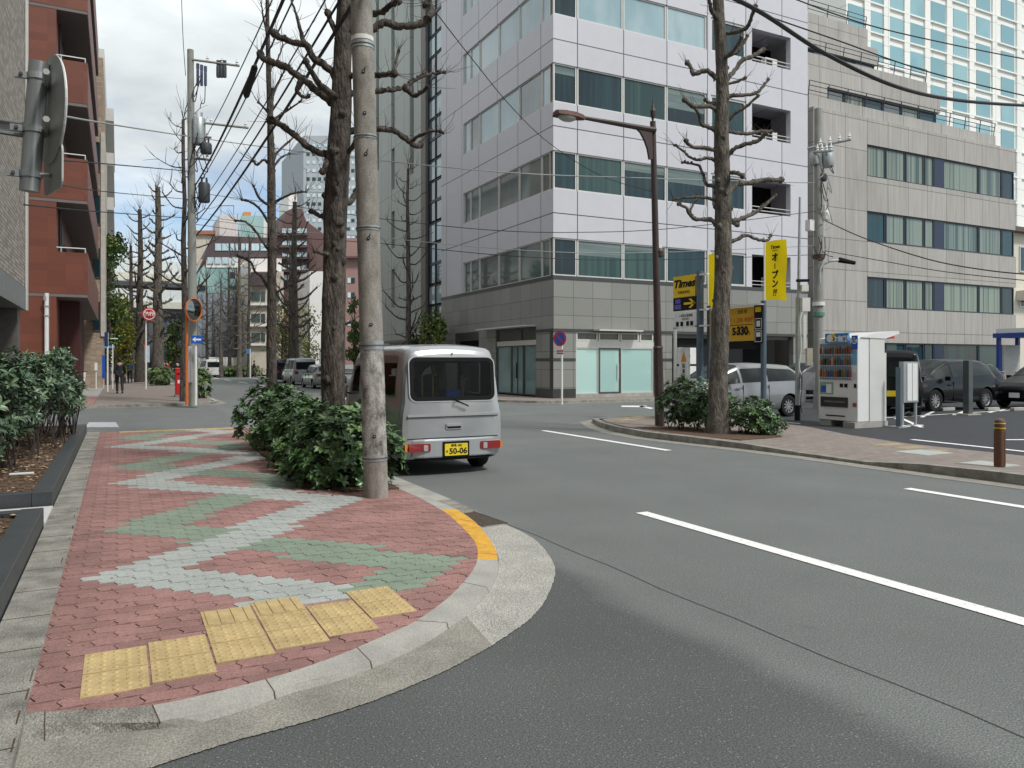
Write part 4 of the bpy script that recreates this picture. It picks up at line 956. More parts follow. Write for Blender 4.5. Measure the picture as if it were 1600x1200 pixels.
traced_tree('slim bare ginkgo growing out of the far left end of the near shrubs',
    [(425, 690, 18), (425, 620, 15), (424, 540, 15.5), (425, 460, 14), (425, 400, 13), (424, 330, 13), (424, 260, 12), (422, 190, 9), (420, 120, 8), (418, 40, 6), (417, -40, 5)],
    [([(422, 395), (412, 380), (400, 362), (384, 347), (368, 345)], 5, 3), ([(422, 352), (410, 332), (396, 318), (378, 312)], 5, 3), ([(427, 395), (436, 382), (448, 372), (455, 368)], 5, 3),
     ([(427, 318), (440, 310), (458, 302), (478, 300)], 5, 2.5), ([(421, 452), (408, 432), (398, 424), (392, 410), (372, 400)], 5, 3), ([(427, 460), (440, 452), (462, 440), (470, 425)], 4, 2.5),
     ([(422, 258), (412, 250), (402, 258), (396, 252)], 5, 3), ([(426, 255), (432, 240), (446, 226), (460, 214)], 5, 3), ([(426, 262), (440, 246), (452, 240)], 4, 3), ([(422, 180), (412, 168), (404, 160)], 4, 3), ([(423, 160), (430, 140), (440, 118)], 4, 3), ([(419, 60), (412, 30), (408, 5)], 4, 2), ([(421, 110), (434, 92), (442, 70)], 4, 2)],
    BARK, 5, GG, tw=6, L=.5, tr=.004, extra=3)
traced_tree('stout bare ginkgo in the island tree pit beside the parking lot signs',
    [(1121, 677, 42), (1122, 650, 34), (1122, 600, 29), (1125, 540, 28), (1127, 480, 28), (1130, 420, 27), (1130, 360, 26), (1130, 300, 25), (1128, 250, 24), (1127, 200, 22), (1129, 150, 20), (1128, 100, 19), (1126, 60, 18), (1123, 20, 17), (1120, -30, 16), (1118, -90, 14)],
    [([(1120, 32), (1112, 15), (1106, -4)], 8, 5), ([(1119, 122), (1108, 112), (1098, 111), (1084, 116), (1080, 106), (1074, 98)], 8, 6), ([(1119, 172), (1108, 166), (1094, 166), (1082, 166), (1070, 156)], 7, 6),
     ([(1119, 205), (1106, 198), (1096, 194), (1090, 176), (1084, 166)], 7, 4), ([(1119, 236), (1104, 231), (1084, 230), (1074, 224), (1072, 220)], 6, 5), ([(1120, 252), (1106, 247), (1092, 250), (1076, 245), (1068, 236), (1054, 227)], 6, 3),
     ([(1119, 292), (1104, 288), (1098, 272), (1090, 258), (1066, 254)], 7, 3), ([(1118, 312), (1096, 308), (1070, 309), (1052, 312)], 6, 3), ([(1119, 350), (1108, 343), (1088, 343), (1078, 336), (1072, 324), (1060, 319)], 8, 4), ([(1078, 330), (1084, 318), (1088, 312)], 4, 3),
     ([(1132, 52), (1150, 50), (1166, 44), (1174, 28), (1180, 10)], 7, 5), ([(1132, 90), (1150, 82), (1164, 64), (1168, 56)], 7, 4), ([(1134, 126), (1148, 110), (1160, 94), (1176, 88), (1192, 78)], 8, 6),
     ([(1134, 150), (1156, 149), (1176, 147), (1190, 138), (1200, 124)], 7, 4), ([(1134, 132), (1150, 128), (1164, 122)], 5, 4), ([(1134, 190), (1150, 176), (1166, 166), (1184, 150)], 7, 4), ([(1134, 204), (1150, 208), (1170, 209), (1190, 205), (1204, 206)], 6, 5),
     ([(1136, 245), (1148, 232), (1164, 226), (1184, 220), (1196, 208)], 7, 6), ([(1137, 302), (1152, 288), (1174, 286), (1196, 281), (1220, 281)], 9, 7), ([(1137, 270), (1150, 270), (1160, 275)], 7, 6), ([(1138, 347), (1158, 342), (1180, 332), (1196, 320), (1212, 305)], 8, 4),
     ([(1137, 380), (1152, 374), (1166, 368), (1186, 375), (1200, 375), (1204, 368)], 7, 4), ([(1140, 345), (1152, 350)], 8, 7)],
    BARKG, 7, GG, base_z=.12, tw=3, L=.38, tr=.004, extra=3)
def ginkgo(x, y, h, r, seed, label, m=BARK, den=1., z0=.1, L=.9, spread=1., tr=.008, group=GG, lean=0.):
    rd = random.Random(seed); root = thing('ginkgo_tree', label, 'tree', (x, y, z0), 0, group)
    P_ = [(x, y, z0)]; q = [r * 1.25]
    k = 7
    for i in range(1, k + 1):
        P_.append((x + lean * i / k + rd.uniform(-.05, .05), y + rd.uniform(-.05, .05), z0 + h * i / k)); q.append(r * (1 - .62 * i / k))
    b, pc, rr = trunk_mesh(P_, q, rd, m, n=9, step=.3); b.build('trunk', root, True, smooth=60)
    b = MB(); z = h * .22; a = rd.uniform(0, 6)
    while z < h * .98:
        i = min(len(pc) - 1, int(len(pc) * z / h)); p = pc[i]; a += 2.4 + rd.uniform(-.4, .4)
        l = spread * rd.uniform(.5, 1.15) * (1.25 - .6 * z / h); d = Vector((cos(a), sin(a), 0)); e = Vector((cos(a + rd.uniform(-.6, .6)), sin(a + rd.uniform(-.6, .6)), 0))
        limb(b, [p, p + d * l * .5 + Vector((0, 0, l * rd.uniform(-.05, .2))), p + d * l * .6 + e * l * .4 + Vector((0, 0, l * rd.uniform(.2, .7)))], rr[i] * .45, rr[i] * .2, rd, m, 3, L * .7, n=5, kn=1.4, tr=tr)
        z += rd.uniform(.18, .4) / den
    twigs(b, pc[-1], (0, 0, 2), rd, 9, L * 1.4, tr)
    b.build('crown', root, True)
    return root
# left pavement beyond the junction
ginkgo(*G(288, 627, .1), 11.0, .15, 11, 'dark bare ginkgo right behind the round traffic mirror and red post box', L=1.0, spread=1.25)
ginkgo(*G(247, 600, .1), 14, .42, 12, 'thick bare ginkgo just right of the red round sign', L=1.2, spread=1.3, m=BARKG)
ginkgo(*G(219, 597, .1), 13.5, .36, 13, 'thick bare ginkgo just left of the red round sign', L=1.2, spread=1.4)
ginkgo(*G(205, 592, .1), 12.5, .3, 14, 'bare ginkgo standing beyond the two thick ones on the left pavement', L=1.2, spread=1.6)
# right side of the street
ginkgo(*[SP(637, 567, 14.6)[0] if i else 14.6 for i in (0, 1)], 12.5, .19, 15, 'bare ginkgo in front of the grey green building, seen just above the silver van', m=BARKG, L=1.0, spread=1.3)
ginkgo(*DP(460, 567, 62)[:2], 14.5, .42, 16, 'bare ginkgo above the parked silver van, between the two near ginkgo trunks', L=1.3, spread=1.9, m=BARKG, tr=.01)
ginkgo(*DP(453, 567, 70)[:2], 12, .2, 17, 'thin dark bare tree just left of the one above the parked silver van', L=1.3, spread=1.5, tr=.01)
LB = ['second', 'third', 'fourth', 'fifth', 'sixth', 'seventh', 'eighth', 'ninth']
for i, (px, Y, h) in enumerate(((323, 86, 11), (333, 90, 9), (345, 84, 10.5), (358, 88, 12), (369, 90, 10), (374, 80, 14), (389, 84, 15), (312, 92, 9))):
    ginkgo(*DP(px, 567, Y)[:2], h, (.2, .25, .22, .28)[i % 4], 20 + i, 'thin bare tree, %s from the white van\'s left side, before the far grey hoarding' % LB[i] if i else 'thin bare tree directly behind the small white van', L=1.4, spread=1.9, tr=.012, group='thin bare trees before the far hoarding', den=.8, m=BARKG if i % 3 else BARK)
# ---- leafy things
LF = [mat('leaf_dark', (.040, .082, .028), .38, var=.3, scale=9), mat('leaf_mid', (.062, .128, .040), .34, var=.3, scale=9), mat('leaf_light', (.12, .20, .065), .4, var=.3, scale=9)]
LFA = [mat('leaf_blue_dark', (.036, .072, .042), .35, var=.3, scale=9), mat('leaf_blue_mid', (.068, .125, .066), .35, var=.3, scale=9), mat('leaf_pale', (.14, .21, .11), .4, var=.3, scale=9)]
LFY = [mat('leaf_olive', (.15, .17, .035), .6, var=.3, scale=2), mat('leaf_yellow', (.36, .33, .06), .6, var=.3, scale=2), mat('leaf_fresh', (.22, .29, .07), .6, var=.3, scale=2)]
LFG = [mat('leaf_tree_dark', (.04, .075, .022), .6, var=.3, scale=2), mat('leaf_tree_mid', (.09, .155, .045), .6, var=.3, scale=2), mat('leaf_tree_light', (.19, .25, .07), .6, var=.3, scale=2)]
def leaf(b, p, d, up, l, w_, m):
    s_ = d.cross(up)
    if s_.length < 1e-4: s_ = d.orthogonal()
    s_.normalize(); n_ = s_.cross(d)
    p1 = p + d * l * .35; p2 = p + d * l * .72; e = p + d * l - n_ * l * .12
    b.add([p, p1 + s_ * w_ * .5 + n_ * w_ * .12, p2 + s_ * w_ * .42 + n_ * w_ * .08, e, p2 - s_ * w_ * .42 + n_ * w_ * .08, p1 - s_ * w_ * .5 + n_ * w_ * .12, p1 - n_ * .0, p2 - n_ * l * .04],
          [(0, 1, 6), (1, 2, 7, 6), (2, 3, 7), (0, 6, 5), (6, 7, 4, 5), (7, 3, 4)], m)
def bush(name, label, cat, ells, nros, ll, lw, mats, seed, zfloor=.07, stems=12, group=None, leaves=7, loc=None, up=.25, stem_m=None):
    """rosettes of leaves on the outside of a few overlapping lobes, on real stems"""
    rd = random.Random(seed)
    c0 = loc or (ells[0][0], ells[0][1], zfloor)
    root = thing(name, label, cat, c0, 0, group)
    fol = MB(); stm = MB(); tips = []
    tot = sum(e[3] * e[4] for e in ells)
    for e in ells:
        for _ in range(int(nros * e[3] * e[4] / tot)):
            v = Vector((rd.gauss(0, 1), rd.gauss(0, 1), rd.gauss(0, 1) + .25)).normalized()
            q = rd.uniform(.55, 1.08) if rd.random() < .45 else rd.uniform(.86, 1.1)
            q *= 1 + .16 * sin(v.x * 7 + e[0] * 5) * sin(v.y * 6 + v.z * 5)
            p = Vector((e[0] + v.x * e[3] * q, e[1] + v.y * e[4] * q, e[2] + v.z * e[5] * q))
            if p.z < zfloor + .03: continue
            tips.append((p, v))
            o = (v + Vector((0, 0, .55 + up)) + Vector((rd.uniform(-.5, .5), rd.uniform(-.5, .5), rd.uniform(-.3, .3)))).normalized()
            a = o.orthogonal().normalized(); c = o.cross(a); nl = rd.randint(leaves - 2, leaves + 1); ph = rd.uniform(0, 6)
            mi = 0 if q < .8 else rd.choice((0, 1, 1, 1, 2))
            for k in range(nl):
                an = ph + 2 * pi * k / nl + rd.uniform(-.3, .3); d = (a * cos(an) + c * sin(an) + o * rd.uniform(.0, .8)).normalized()
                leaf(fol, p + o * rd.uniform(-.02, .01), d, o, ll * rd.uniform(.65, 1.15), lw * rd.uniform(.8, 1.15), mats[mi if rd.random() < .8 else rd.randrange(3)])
    for _ in range(stems):
        e = rd.choice(ells); bx = e[0] + rd.uniform(-.5, .5) * e[3]; by = e[1] + rd.uniform(-.5, .5) * e[4]
        for _k in range(3):
            t_, v = rd.choice(tips)
            if (t_.xy - Vector((bx, by))).length > max(e[3], e[4]): continue
            md = Vector((bx, by, zfloor)).lerp(t_, .5) + Vector((rd.uniform(-.06, .06), rd.uniform(-.06, .06), .03))
            stm.tube([(bx, by, zfloor - .02), md, t_], [.012 * (1 + ll), .008, .004], stem_m or TWIG, 5, cap=False)
    fol.build('foliage', root, True); stm.build('stem', root, True)
    return root
SG = 'evergreen shrubs under the near street trees'
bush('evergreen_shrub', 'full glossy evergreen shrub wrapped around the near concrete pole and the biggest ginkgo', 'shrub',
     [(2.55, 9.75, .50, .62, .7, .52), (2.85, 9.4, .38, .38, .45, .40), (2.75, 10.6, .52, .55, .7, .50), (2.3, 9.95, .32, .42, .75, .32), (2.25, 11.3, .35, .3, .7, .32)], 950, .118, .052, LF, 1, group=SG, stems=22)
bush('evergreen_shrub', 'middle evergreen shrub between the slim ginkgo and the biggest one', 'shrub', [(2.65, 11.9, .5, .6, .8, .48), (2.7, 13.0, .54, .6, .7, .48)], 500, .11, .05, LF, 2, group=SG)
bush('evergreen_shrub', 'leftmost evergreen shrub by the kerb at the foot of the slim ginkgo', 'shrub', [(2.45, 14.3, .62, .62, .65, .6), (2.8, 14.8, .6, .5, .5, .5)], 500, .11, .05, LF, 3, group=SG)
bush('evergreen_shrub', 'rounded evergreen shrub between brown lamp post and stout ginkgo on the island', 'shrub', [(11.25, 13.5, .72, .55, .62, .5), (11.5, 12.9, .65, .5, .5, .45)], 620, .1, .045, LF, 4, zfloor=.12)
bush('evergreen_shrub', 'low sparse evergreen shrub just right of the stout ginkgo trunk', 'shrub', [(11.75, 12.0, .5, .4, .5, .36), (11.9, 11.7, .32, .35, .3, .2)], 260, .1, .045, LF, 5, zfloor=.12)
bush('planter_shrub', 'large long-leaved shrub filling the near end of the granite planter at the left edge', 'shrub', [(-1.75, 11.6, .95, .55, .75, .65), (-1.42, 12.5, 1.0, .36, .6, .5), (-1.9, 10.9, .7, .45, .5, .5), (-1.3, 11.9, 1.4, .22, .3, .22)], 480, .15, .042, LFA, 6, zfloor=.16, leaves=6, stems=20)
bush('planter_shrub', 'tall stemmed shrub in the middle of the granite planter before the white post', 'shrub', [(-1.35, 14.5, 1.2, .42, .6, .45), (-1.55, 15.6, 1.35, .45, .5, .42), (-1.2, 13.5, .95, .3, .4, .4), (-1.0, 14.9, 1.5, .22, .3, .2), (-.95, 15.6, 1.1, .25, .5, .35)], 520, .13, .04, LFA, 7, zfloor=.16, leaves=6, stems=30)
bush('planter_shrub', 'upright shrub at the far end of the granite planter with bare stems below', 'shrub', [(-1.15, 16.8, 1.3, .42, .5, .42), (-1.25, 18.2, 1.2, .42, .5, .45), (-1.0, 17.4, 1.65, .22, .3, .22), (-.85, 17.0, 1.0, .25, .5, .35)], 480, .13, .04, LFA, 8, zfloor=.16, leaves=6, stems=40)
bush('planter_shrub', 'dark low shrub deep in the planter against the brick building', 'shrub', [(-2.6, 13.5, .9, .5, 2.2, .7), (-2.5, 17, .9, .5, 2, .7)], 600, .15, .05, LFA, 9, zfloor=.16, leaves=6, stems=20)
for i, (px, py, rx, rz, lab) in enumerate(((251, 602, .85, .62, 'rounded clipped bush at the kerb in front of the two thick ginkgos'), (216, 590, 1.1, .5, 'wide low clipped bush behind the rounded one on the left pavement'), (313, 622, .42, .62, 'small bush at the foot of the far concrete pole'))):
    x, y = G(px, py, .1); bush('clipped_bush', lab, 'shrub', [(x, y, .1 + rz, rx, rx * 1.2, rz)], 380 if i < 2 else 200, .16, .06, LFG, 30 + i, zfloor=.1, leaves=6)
for i in range(6):
    x, y, z = DP(351 + i * 9.5, 588, 86); bush('clipped_bush', 'low clipped hedge bush, %s to the right of the small white van' % (['first'] + LB)[i], 'shrub', [(x, y, .65, .9, .9, .55)], 110, .22, .1, LFG, 40 + i, zfloor=.05, leaves=5, stems=2, group='hedge bushes beside the white van')
def leafy(label, x, y, h, cr, mats, seed, n=900, ll=.22, th=.15, z0=.1, low=.25, tall=1.6):
    rd = random.Random(seed); root = thing('leafy_tree', label, 'tree', (x, y, z0))
    b, pc, rr = trunk_mesh([(x, y, z0), (x + .1, y, h * .5), (x, y, h * .95)], [th, th * .7, th * .2], rd, BARK, n=8, step=.5); b.build('trunk', root, True)
    b = MB(); lobes = []
    for _ in range(16):
        a = rd.uniform(0, 2 * pi); zz = rd.uniform(low, .95); q = cr * rd.uniform(.2, .75) * (1.15 - abs(zz - .55)); lobes.append((x + q * cos(a), y + q * sin(a), h * zz, cr * rd.uniform(.3, .55)))
    for lx, ly, lz, lr in lobes:
        b.tube([(x, y, lz * .7), (lx, ly, lz)], [.05, .02], BARK, 4, cap=False); mi = rd.choice((0, 1, 1, 2))
        for _ in range(n // 16):
            v = Vector((rd.gauss(0, 1), rd.gauss(0, 1), rd.gauss(0, 1))).normalized(); p = Vector((lx, ly, lz)) + Vector((v.x, v.y, v.z * tall * .7)) * lr * rd.uniform(.5, 1.1)
            d = Vector((rd.gauss(0, 1), rd.gauss(0, 1), rd.gauss(0, 1))).normalized()
            leaf(b, p, d, d.orthogonal(), ll * rd.uniform(.6, 1.3), ll * .6, mats[mi if rd.random() < .65 else rd.randrange(3)])
    b.build('crown', root, True); return root
leafy('tall green and yellow leafed tree against the sand coloured building on the left', *DP(168, 567, 52)[:2], 10.5, 1.6, LFG, 50, 3200, .26, .2, low=.15)
leafy('golden green leafed tree next beyond the tall green one on the left', *DP(182, 567, 60)[:2], 7.6, 1.5, LFY, 51, 2400, .26)
leafy('low yellow green tree nearest the walking man in the dark suit', *DP(194, 567, 56)[:2], 4.8, 1.1, LFY, 52, 1500, .22, .1)
leafy('small green tree seen between the thick ginkgos and the round mirror', *DP(275, 567, 66)[:2], 6.2, 1.1, LFG, 53, 1500, .26)
leafy('round evergreen bush tree behind the silver van before the glass stair strip', *DP(672, 567, 42)[:2], 4.6, 1.0, LFG, 54, 2600, .16, .08)
leafy('second evergreen bush tree left of the bare ginkgo by the grey green building', *DP(650, 567, 44)[:2], 3.6, .8, LFG, 55, 1500, .16, .08)
leafy('sparse fresh green tree behind the parked cars, left of the biggest ginkgo trunk', *DP(440, 567, 74)[:2], 7.5, 1.7, LFY, 56, 800, .22, .1)
leafy('sparse yellow green tree behind the parked vans, between ginkgo trunks', *DP(482, 567, 76)[:2], 8.0, 1.8, LFY, 57, 900, .22, .1)
leafy('dark conifer like tree seen between the biggest ginkgo and the near pole', *DP(553, 567, 60)[:2], 6.6, .9, LFG, 58, 1500, .2, .1)
# ---------------------------------------------------------------- vehicles (local frame: +y is the front)
def paint(name, c, metal=.55, rough=.28): return mat(name, c, rough, metal=metal * .6, var=.05, scale=3, coat=.7)
SILP = paint('silver_paint', (.40, .415, .43)); WHP = paint('white_paint', (.75, .75, .74), 0.); BLP = mat('black_paint', (.006, .007, .009), .22, spec=.35, var=.05); GNP = paint('grey_green_paint', (.34, .38, .36)); NVP = paint('dark_navy_paint', (.012, .014, .03), .3, .2)
CGL = glass('car_glass', (.006, .009, .010), (.02, .028, .028), ior=1.45, zsc=1.5, fsc=2, cw=.3)
REDL = mat('red_lens', (.26, .010, .012), .15, coat=1); ORL = mat('amber_lens', (.7, .22, .02), .15, coat=1); CLL = mat('clear_lens', (.6, .6, .6), .1, metal=.5)
TRIM = mat('black_trim', (.011, .011, .012), .7, spec=.15); RIM = mat('alloy', (.42, .43, .45), .3, metal=.8); PLY = mat('yellow_plate', (.80, .60, .02), .5); PLW = mat('white_plate', (.75, .76, .74), .5); PLK = mat('plate_ink', (.01, .01, .01), .6)
def sections(st, sub=4):
    out = []; n = len(st)
    for i in range(n - 1):
        p0, p1, p2, p3 = st[max(i - 1, 0)], st[i], st[i + 1], st[min(i + 2, n - 1)]
        for j in range(sub):
            u = j / sub
            out.append(tuple(.5 * (2 * p1[a] + (p2[a] - p0[a]) * .6 * u + (-.6 * 0)) if False else p1[a] + (p2[a] - p1[a]) * (u * u * (3 - 2 * u) * .5 + u * .5) for a in range(7)))
    return out + [tuple(st[-1])]
def secpts(s):
    """(x, z) from bottom centre to roof centre; s = y, zb, zbelt, ztop, wb, wbelt, wroof"""
    y, zb, zm, zt, wb, wm, wr = s; hb = zm - zb; hg = max(zt - zm, .02)
    e = min(.09, hg * .45)
    P_ = [(0, zb), (wb * .7, zb), (wb * .93, zb + .015), (wb * .985, zb + .07), (wb + .012, zb + hb * .3), (wb + .018, zb + hb * .55), (wb + .008, zb + hb * .78), (wm + .012, zm - .05 if hb > .2 else zm - .02), (wm, zm)]
    for k in (.2, .4, .6, .8): P_.append((wm + (wr - wm) * k + .018 * sin(pi * k), zm + (hg - e) * k))
    P_ += [(wr, zt - e), (wr - e * .32, zt - e * .42), (wr - e * 1.0, zt - e * .05), (wr * .55, zt + .018), (wr * .2, zt + .027), (0, zt + .028)]
    return P_
IB, IR, IC = 8, 13, 18
def car_surface(st, warp): 
    S_ = sections(st); rows = []
    for s in S_:
        P_ = secpts(s); r = [warp(x, s[0], z) for x, z in P_] + [warp(-x, s[0], z) for x, z in reversed(P_[1:-1])]
        rows.append(r)
    return S_, rows
def patch(S_, rows, y0, y1, i0, i1, mat_, off=.007, mirror=False, inset=0.):
    """piece of the body skin lifted a few millimetres: window panes"""
    b = MB(); n = len(rows[0]); sel = [k for k, s in enumerate(S_) if y0 - 1e-6 <= s[0] <= y1 + 1e-6]
    def row_at(y):
        for k in range(len(S_) - 1):
            if S_[k][0] <= y <= S_[k + 1][0]:
                u = (y - S_[k][0]) / max(1e-6, S_[k + 1][0] - S_[k][0]); return [Vector(a).lerp(Vector(c), u) for a, c in zip(rows[k], rows[k + 1])]
        return [Vector(p) for p in (rows[0] if y < S_[0][0] else rows[-1])]
    ys = [y0] + [S_[k][0] for k in sel if y0 + .02 < S_[k][0] < y1 - .02] + [y1]
    idx = list(range(i0, i1 + 1)); g_ = []
    for y in ys:
        r = row_at(y)
        pts = [r[i % n] if not mirror else r[(n - i) % n] for i in idx]
        if inset: pts[0] = pts[0].lerp(pts[1], inset); pts[-1] = pts[-1].lerp(pts[-2], inset)
        g_.append(pts)
    m, w_ = len(g_), len(idx); nr = []
    for a in range(m):
        rr = []
        for c in range(w_):
            du = g_[min(a + 1, m - 1)][c] - g_[max(a - 1, 0)][c]; dv = g_[a][min(c + 1, w_ - 1)] - g_[a][max(c - 1, 0)]
            q = du.cross(dv)
            if q.length > 1e-9: q.normalize()
            rr.append(q)
        nr.append(rr)
    cen = Vector((0, (y0 + y1) / 2, .9))
    sg = 1 if (g_[m // 2][w_ // 2] - cen).dot(nr[m // 2][w_ // 2]) > 0 else -1
    vs = [g_[a][c] + nr[a][c] * sg * off for a in range(m) for c in range(w_)]
    fs = [(a * w_ + c, a * w_ + c + 1, (a + 1) * w_ + c + 1, (a + 1) * w_ + c) for a in range(m - 1) for c in range(w_ - 1)]
    b.add(vs, fs, mat_); return b
def wheel(root, x, y, r=.3, w_=.18, spokes=10, rimm=RIM, name='wheel'):
    sx_ = 1 if x > 0 else -1
    M = Matrix.Translation((x, y, r)) @ Matrix.Rotation(R(90) * sx_, 4, 'Y')
    b = MB(); b.lathe([(r * .62, -w_ / 2), (r * .93, -w_ / 2), (r, -w_ / 2 + .03), (r, w_ / 2 - .03), (r * .93, w_ / 2), (r * .66, w_ / 2), (r * .62, w_ / 2 - .03)], RUB, 28, M, False)
    o = b.build(name, root, smooth=40)
    b = MB(); b.lathe([(.0, w_ / 2 - .03), (r * .13, w_ / 2 - .025), (r * .14, w_ / 2 - .045), (r * .14, w_ / 2 - .09)], rimm, 16, M, False); b.lathe([(0, w_ / 2 - .09), (r * .64, w_ / 2 - .09)], TRIM, 20, M, False)
    b.lathe([(r * .57, w_ / 2 - .05), (r * .66, w_ / 2 - .006)], rimm, 28, M, False)
    for k in range(spokes):
        b.box(r * .1, r * .6, -.013 - r * .02, .013 + r * .02, w_ / 2 - .075, w_ / 2 - .028, rimm, M @ Matrix.Rotation(2 * pi * k / spokes, 4, 'Z'))
    b.build('rim', o); return o
def car(name, label, cat, loc, rotz, st, P_, wheels, glassy, top_glass=(), warp=None, wr=.3, hw=.72, spokes=7, boolean=None, group=None, rimm=RIM):
    warp = warp or (lambda x, y, z: (x, y, z))
    root = thing(name, label, cat, loc, rotz, group)
    S_, rows = car_surface(st, warp); n = len(rows[0])
    b = MB(); b.add([p for r in rows for p in r], [(i * n + k, (i + 1) * n + k, (i + 1) * n + (k + 1) % n, i * n + (k + 1) % n) for i in range(len(rows) - 1) for k in range(n)] + [tuple(range(n)), tuple(range(len(rows) * n - 1, (len(rows) - 1) * n - 1, -1))], P_)
    body = b.build('body', root, smooth=38)
    boolean = list(boolean or ())
    if True:
        cuts = []
        for bx_ in boolean:
            c = MB(); c.box(*bx_, TRIM); co = c.build('cut', None); cuts.append(co)
            md = body.modifiers.new('c', 'BOOLEAN'); md.object = co; md.solver = 'EXACT'; md.material_mode = 'TRANSFER'
        for x in (-1, 1):
            for y in wheels:
                c = MB(); c.tube([(x * (hw - .25), y, wr + .015), (x * (hw + .15), y, wr + .015)], wr * 1.14, TRIM, 28); co = c.build('cut', None); cuts.append(co)
                md = body.modifiers.new('c', 'BOOLEAN'); md.object = co; md.solver = 'EXACT'; md.material_mode = 'TRANSFER'
        root.matrix_basis = Matrix(); bpy.context.view_layer.update()
        me = bpy.data.meshes.new_from_object(body.evaluated_get(bpy.context.evaluated_depsgraph_get()))
        body.modifiers.clear(); body.data = me
        for co in cuts: bpy.data.objects.remove(co)
        me.set_sharp_from_angle(angle=R(38))
        root.location = loc; root.rotation_euler = (0, 0, rotz)
    for y0, y1 in glassy:
        for mi in (False, True): patch(S_, rows, y0, y1, IB, IR, RG if name == 'kei_van' and boolean else CGL, .006, mi, .35).build('window', root, smooth=60)
    for y0, y1, nm in top_glass:
        n2 = MB(); a = patch(S_, rows, y0, y1, IR + 1, 2 * IC - IR - 1, RG if name == 'kei_van' and boolean else CGL, .008, False, .15); a.build(nm, root, smooth=60)
    b = MB()
    for x in (-1, 1):
        for y in wheels:
            wheel(root, x * (hw - .10), y, wr, .18, spokes, rimm)
    return root, S_, rows
RG0 = 0
RG = bpy.data.materials.new('tinted_rear_glass'); RG.use_nodes = True; q = RG.node_tree.nodes['Principled BSDF']
q.inputs['Base Color'].default_value = (.01, .013, .012, 1); q.inputs['Roughness'].default_value = .02; q.inputs['Alpha'].default_value = .32; q.inputs['Specular IOR Level'].default_value = .2
# --- silver kei van parked beside the near shrubs
L2 = 1.70
vst = [(-L2, .30, 1.02, 1.70, .62, .60, .535), (-L2 + .03, .24, 1.03, 1.77, .70, .675, .60), (-L2 + .10, .22, 1.04, 1.82, .722, .70, .63), (-1.2, .22, 1.05, 1.85, .725, .705, .645), (-.4, .22, 1.05, 1.86, .725, .705, .645), (.5, .22, 1.04, 1.85, .725, .705, .645),
       (.95, .22, 1.02, 1.82, .725, .705, .61), (1.2, .22, 1.0, 1.68, .722, .70, .60), (1.45, .24, .96, 1.30, .71, .68, .58), (1.6, .26, .90, 1.02, .69, .66, .60), (1.68, .28, .80, .88, .66, .62, .57), (1.70, .32, .74, .80, .60, .56, .50)]
def vwarp(x, y, z):
    if y < -1.3 and z > .95: y = y + (z - .95) * .10 * (1 if y < -1.55 else (-1.3 - y) / .25)
    return (x, y, z)
vx, vy = 4.28, 11.88
van, vS, vR = car('kei_van', 'silver kei van parked at the kerb beside the near concrete pole, rear plate 50-06', 'van', (vx, vy, 0), 0, vst, SILP, (-1.02, 1.12), [(-1.35, -.52), (-.46, .42), (.50, 1.12)], [(1.0, 1.48, 'windscreen')], vwarp, .275, .735, boolean=[(-.565, .565, -1.9, 1.02, 1.10, 1.64), (-1, 1, -1.30, -.58, 1.13, 1.60), (-1, 1, -.42, .38, 1.13, 1.60), (-1, 1, .54, .98, 1.13, 1.55), (-.5, .5, .8, 1.9, 1.10, 1.50)], rimm=mat('grey_steel_wheel', (.22, .22, .23), .5, metal=.4))
def rr(b, x0, x1, z0, z1, r, y, th, m, n=5, lean=0.):
    pts = []
    for cx, cz, a0 in ((x1 - r, z1 - r, 0), (x0 + r, z1 - r, 90), (x0 + r, z0 + r, 180), (x1 - r, z0 + r, 270)):
        for i in range(n + 1): a = R(a0 + 90 * i / n); pts.append((cx + r * cos(a), cz + r * sin(a)))
    k = len(pts)
    vs = [(x, y + (z - .95) * lean, z) for x, z in pts] + [(x, y + (z - .95) * lean + th, z) for x, z in pts]
    b.add(vs, [tuple(range(k - 1, -1, -1)), tuple(range(k, 2 * k))] + [(i, (i + 1) % k, k + (i + 1) % k, k + i) for i in range(k)], m)
def ring(b, x0, x1, z0, z1, r, wd, y, th, m, lean=0., n=5):
    o_, i_ = [], []
    for s_, lst in ((0, o_), (wd, i_)):
        for cx, cz, a0 in ((x1 - r, z1 - r, 0), (x0 + r, z1 - r, 90), (x0 + r, z0 + r, 180), (x1 - r, z0 + r, 270)):
            for i in range(n + 1): a = R(a0 + 90 * i / n); lst.append((cx + (r - s_) * cos(a), cz + (r - s_) * sin(a)))
    k = len(o_); f = lambda p, dy: (p[0], y + (p[1] - .95) * lean + dy, p[1])
    vs = [f(p, 0) for p in o_] + [f(p, 0) for p in i_] + [f(p, th) for p in o_] + [f(p, th) for p in i_]
    fs = []
    for i in range(k):
        j = (i + 1) % k; fs += [(i, i + k, j + k, j), (i + 2 * k, j + 2 * k, j + 3 * k, i + 3 * k), (i, j, j + 2 * k, i + 2 * k), (i + k, i + 3 * k, j + 3 * k, j + k)]
    b.add(vs, fs, m)
ye = -L2 - .012
b = MB(); rr(b, -.60, .60, 1.075, 1.665, .09, ye + .004, .006, RG, lean=.10); g0 = b.build('rear_window', van)
b = MB(); ring(b, -.615, .615, 1.06, 1.68, .10, .06, ye, .012, TRIM, lean=.10); b.build('seal', g0)
b = MB(); ring(b, -.63, .63, 1.045, 1.695, .11, .018, ye + .004, .012, mat('silver_edge', (.5, .5, .5), .3, metal=.4), lean=.10); b.build('window_surround', van)
b = MB(); ring(b, -.655, .655, .535, 1.745, .12, .012, -L2 + .006, .004, TRIM, lean=.0)
hz = b
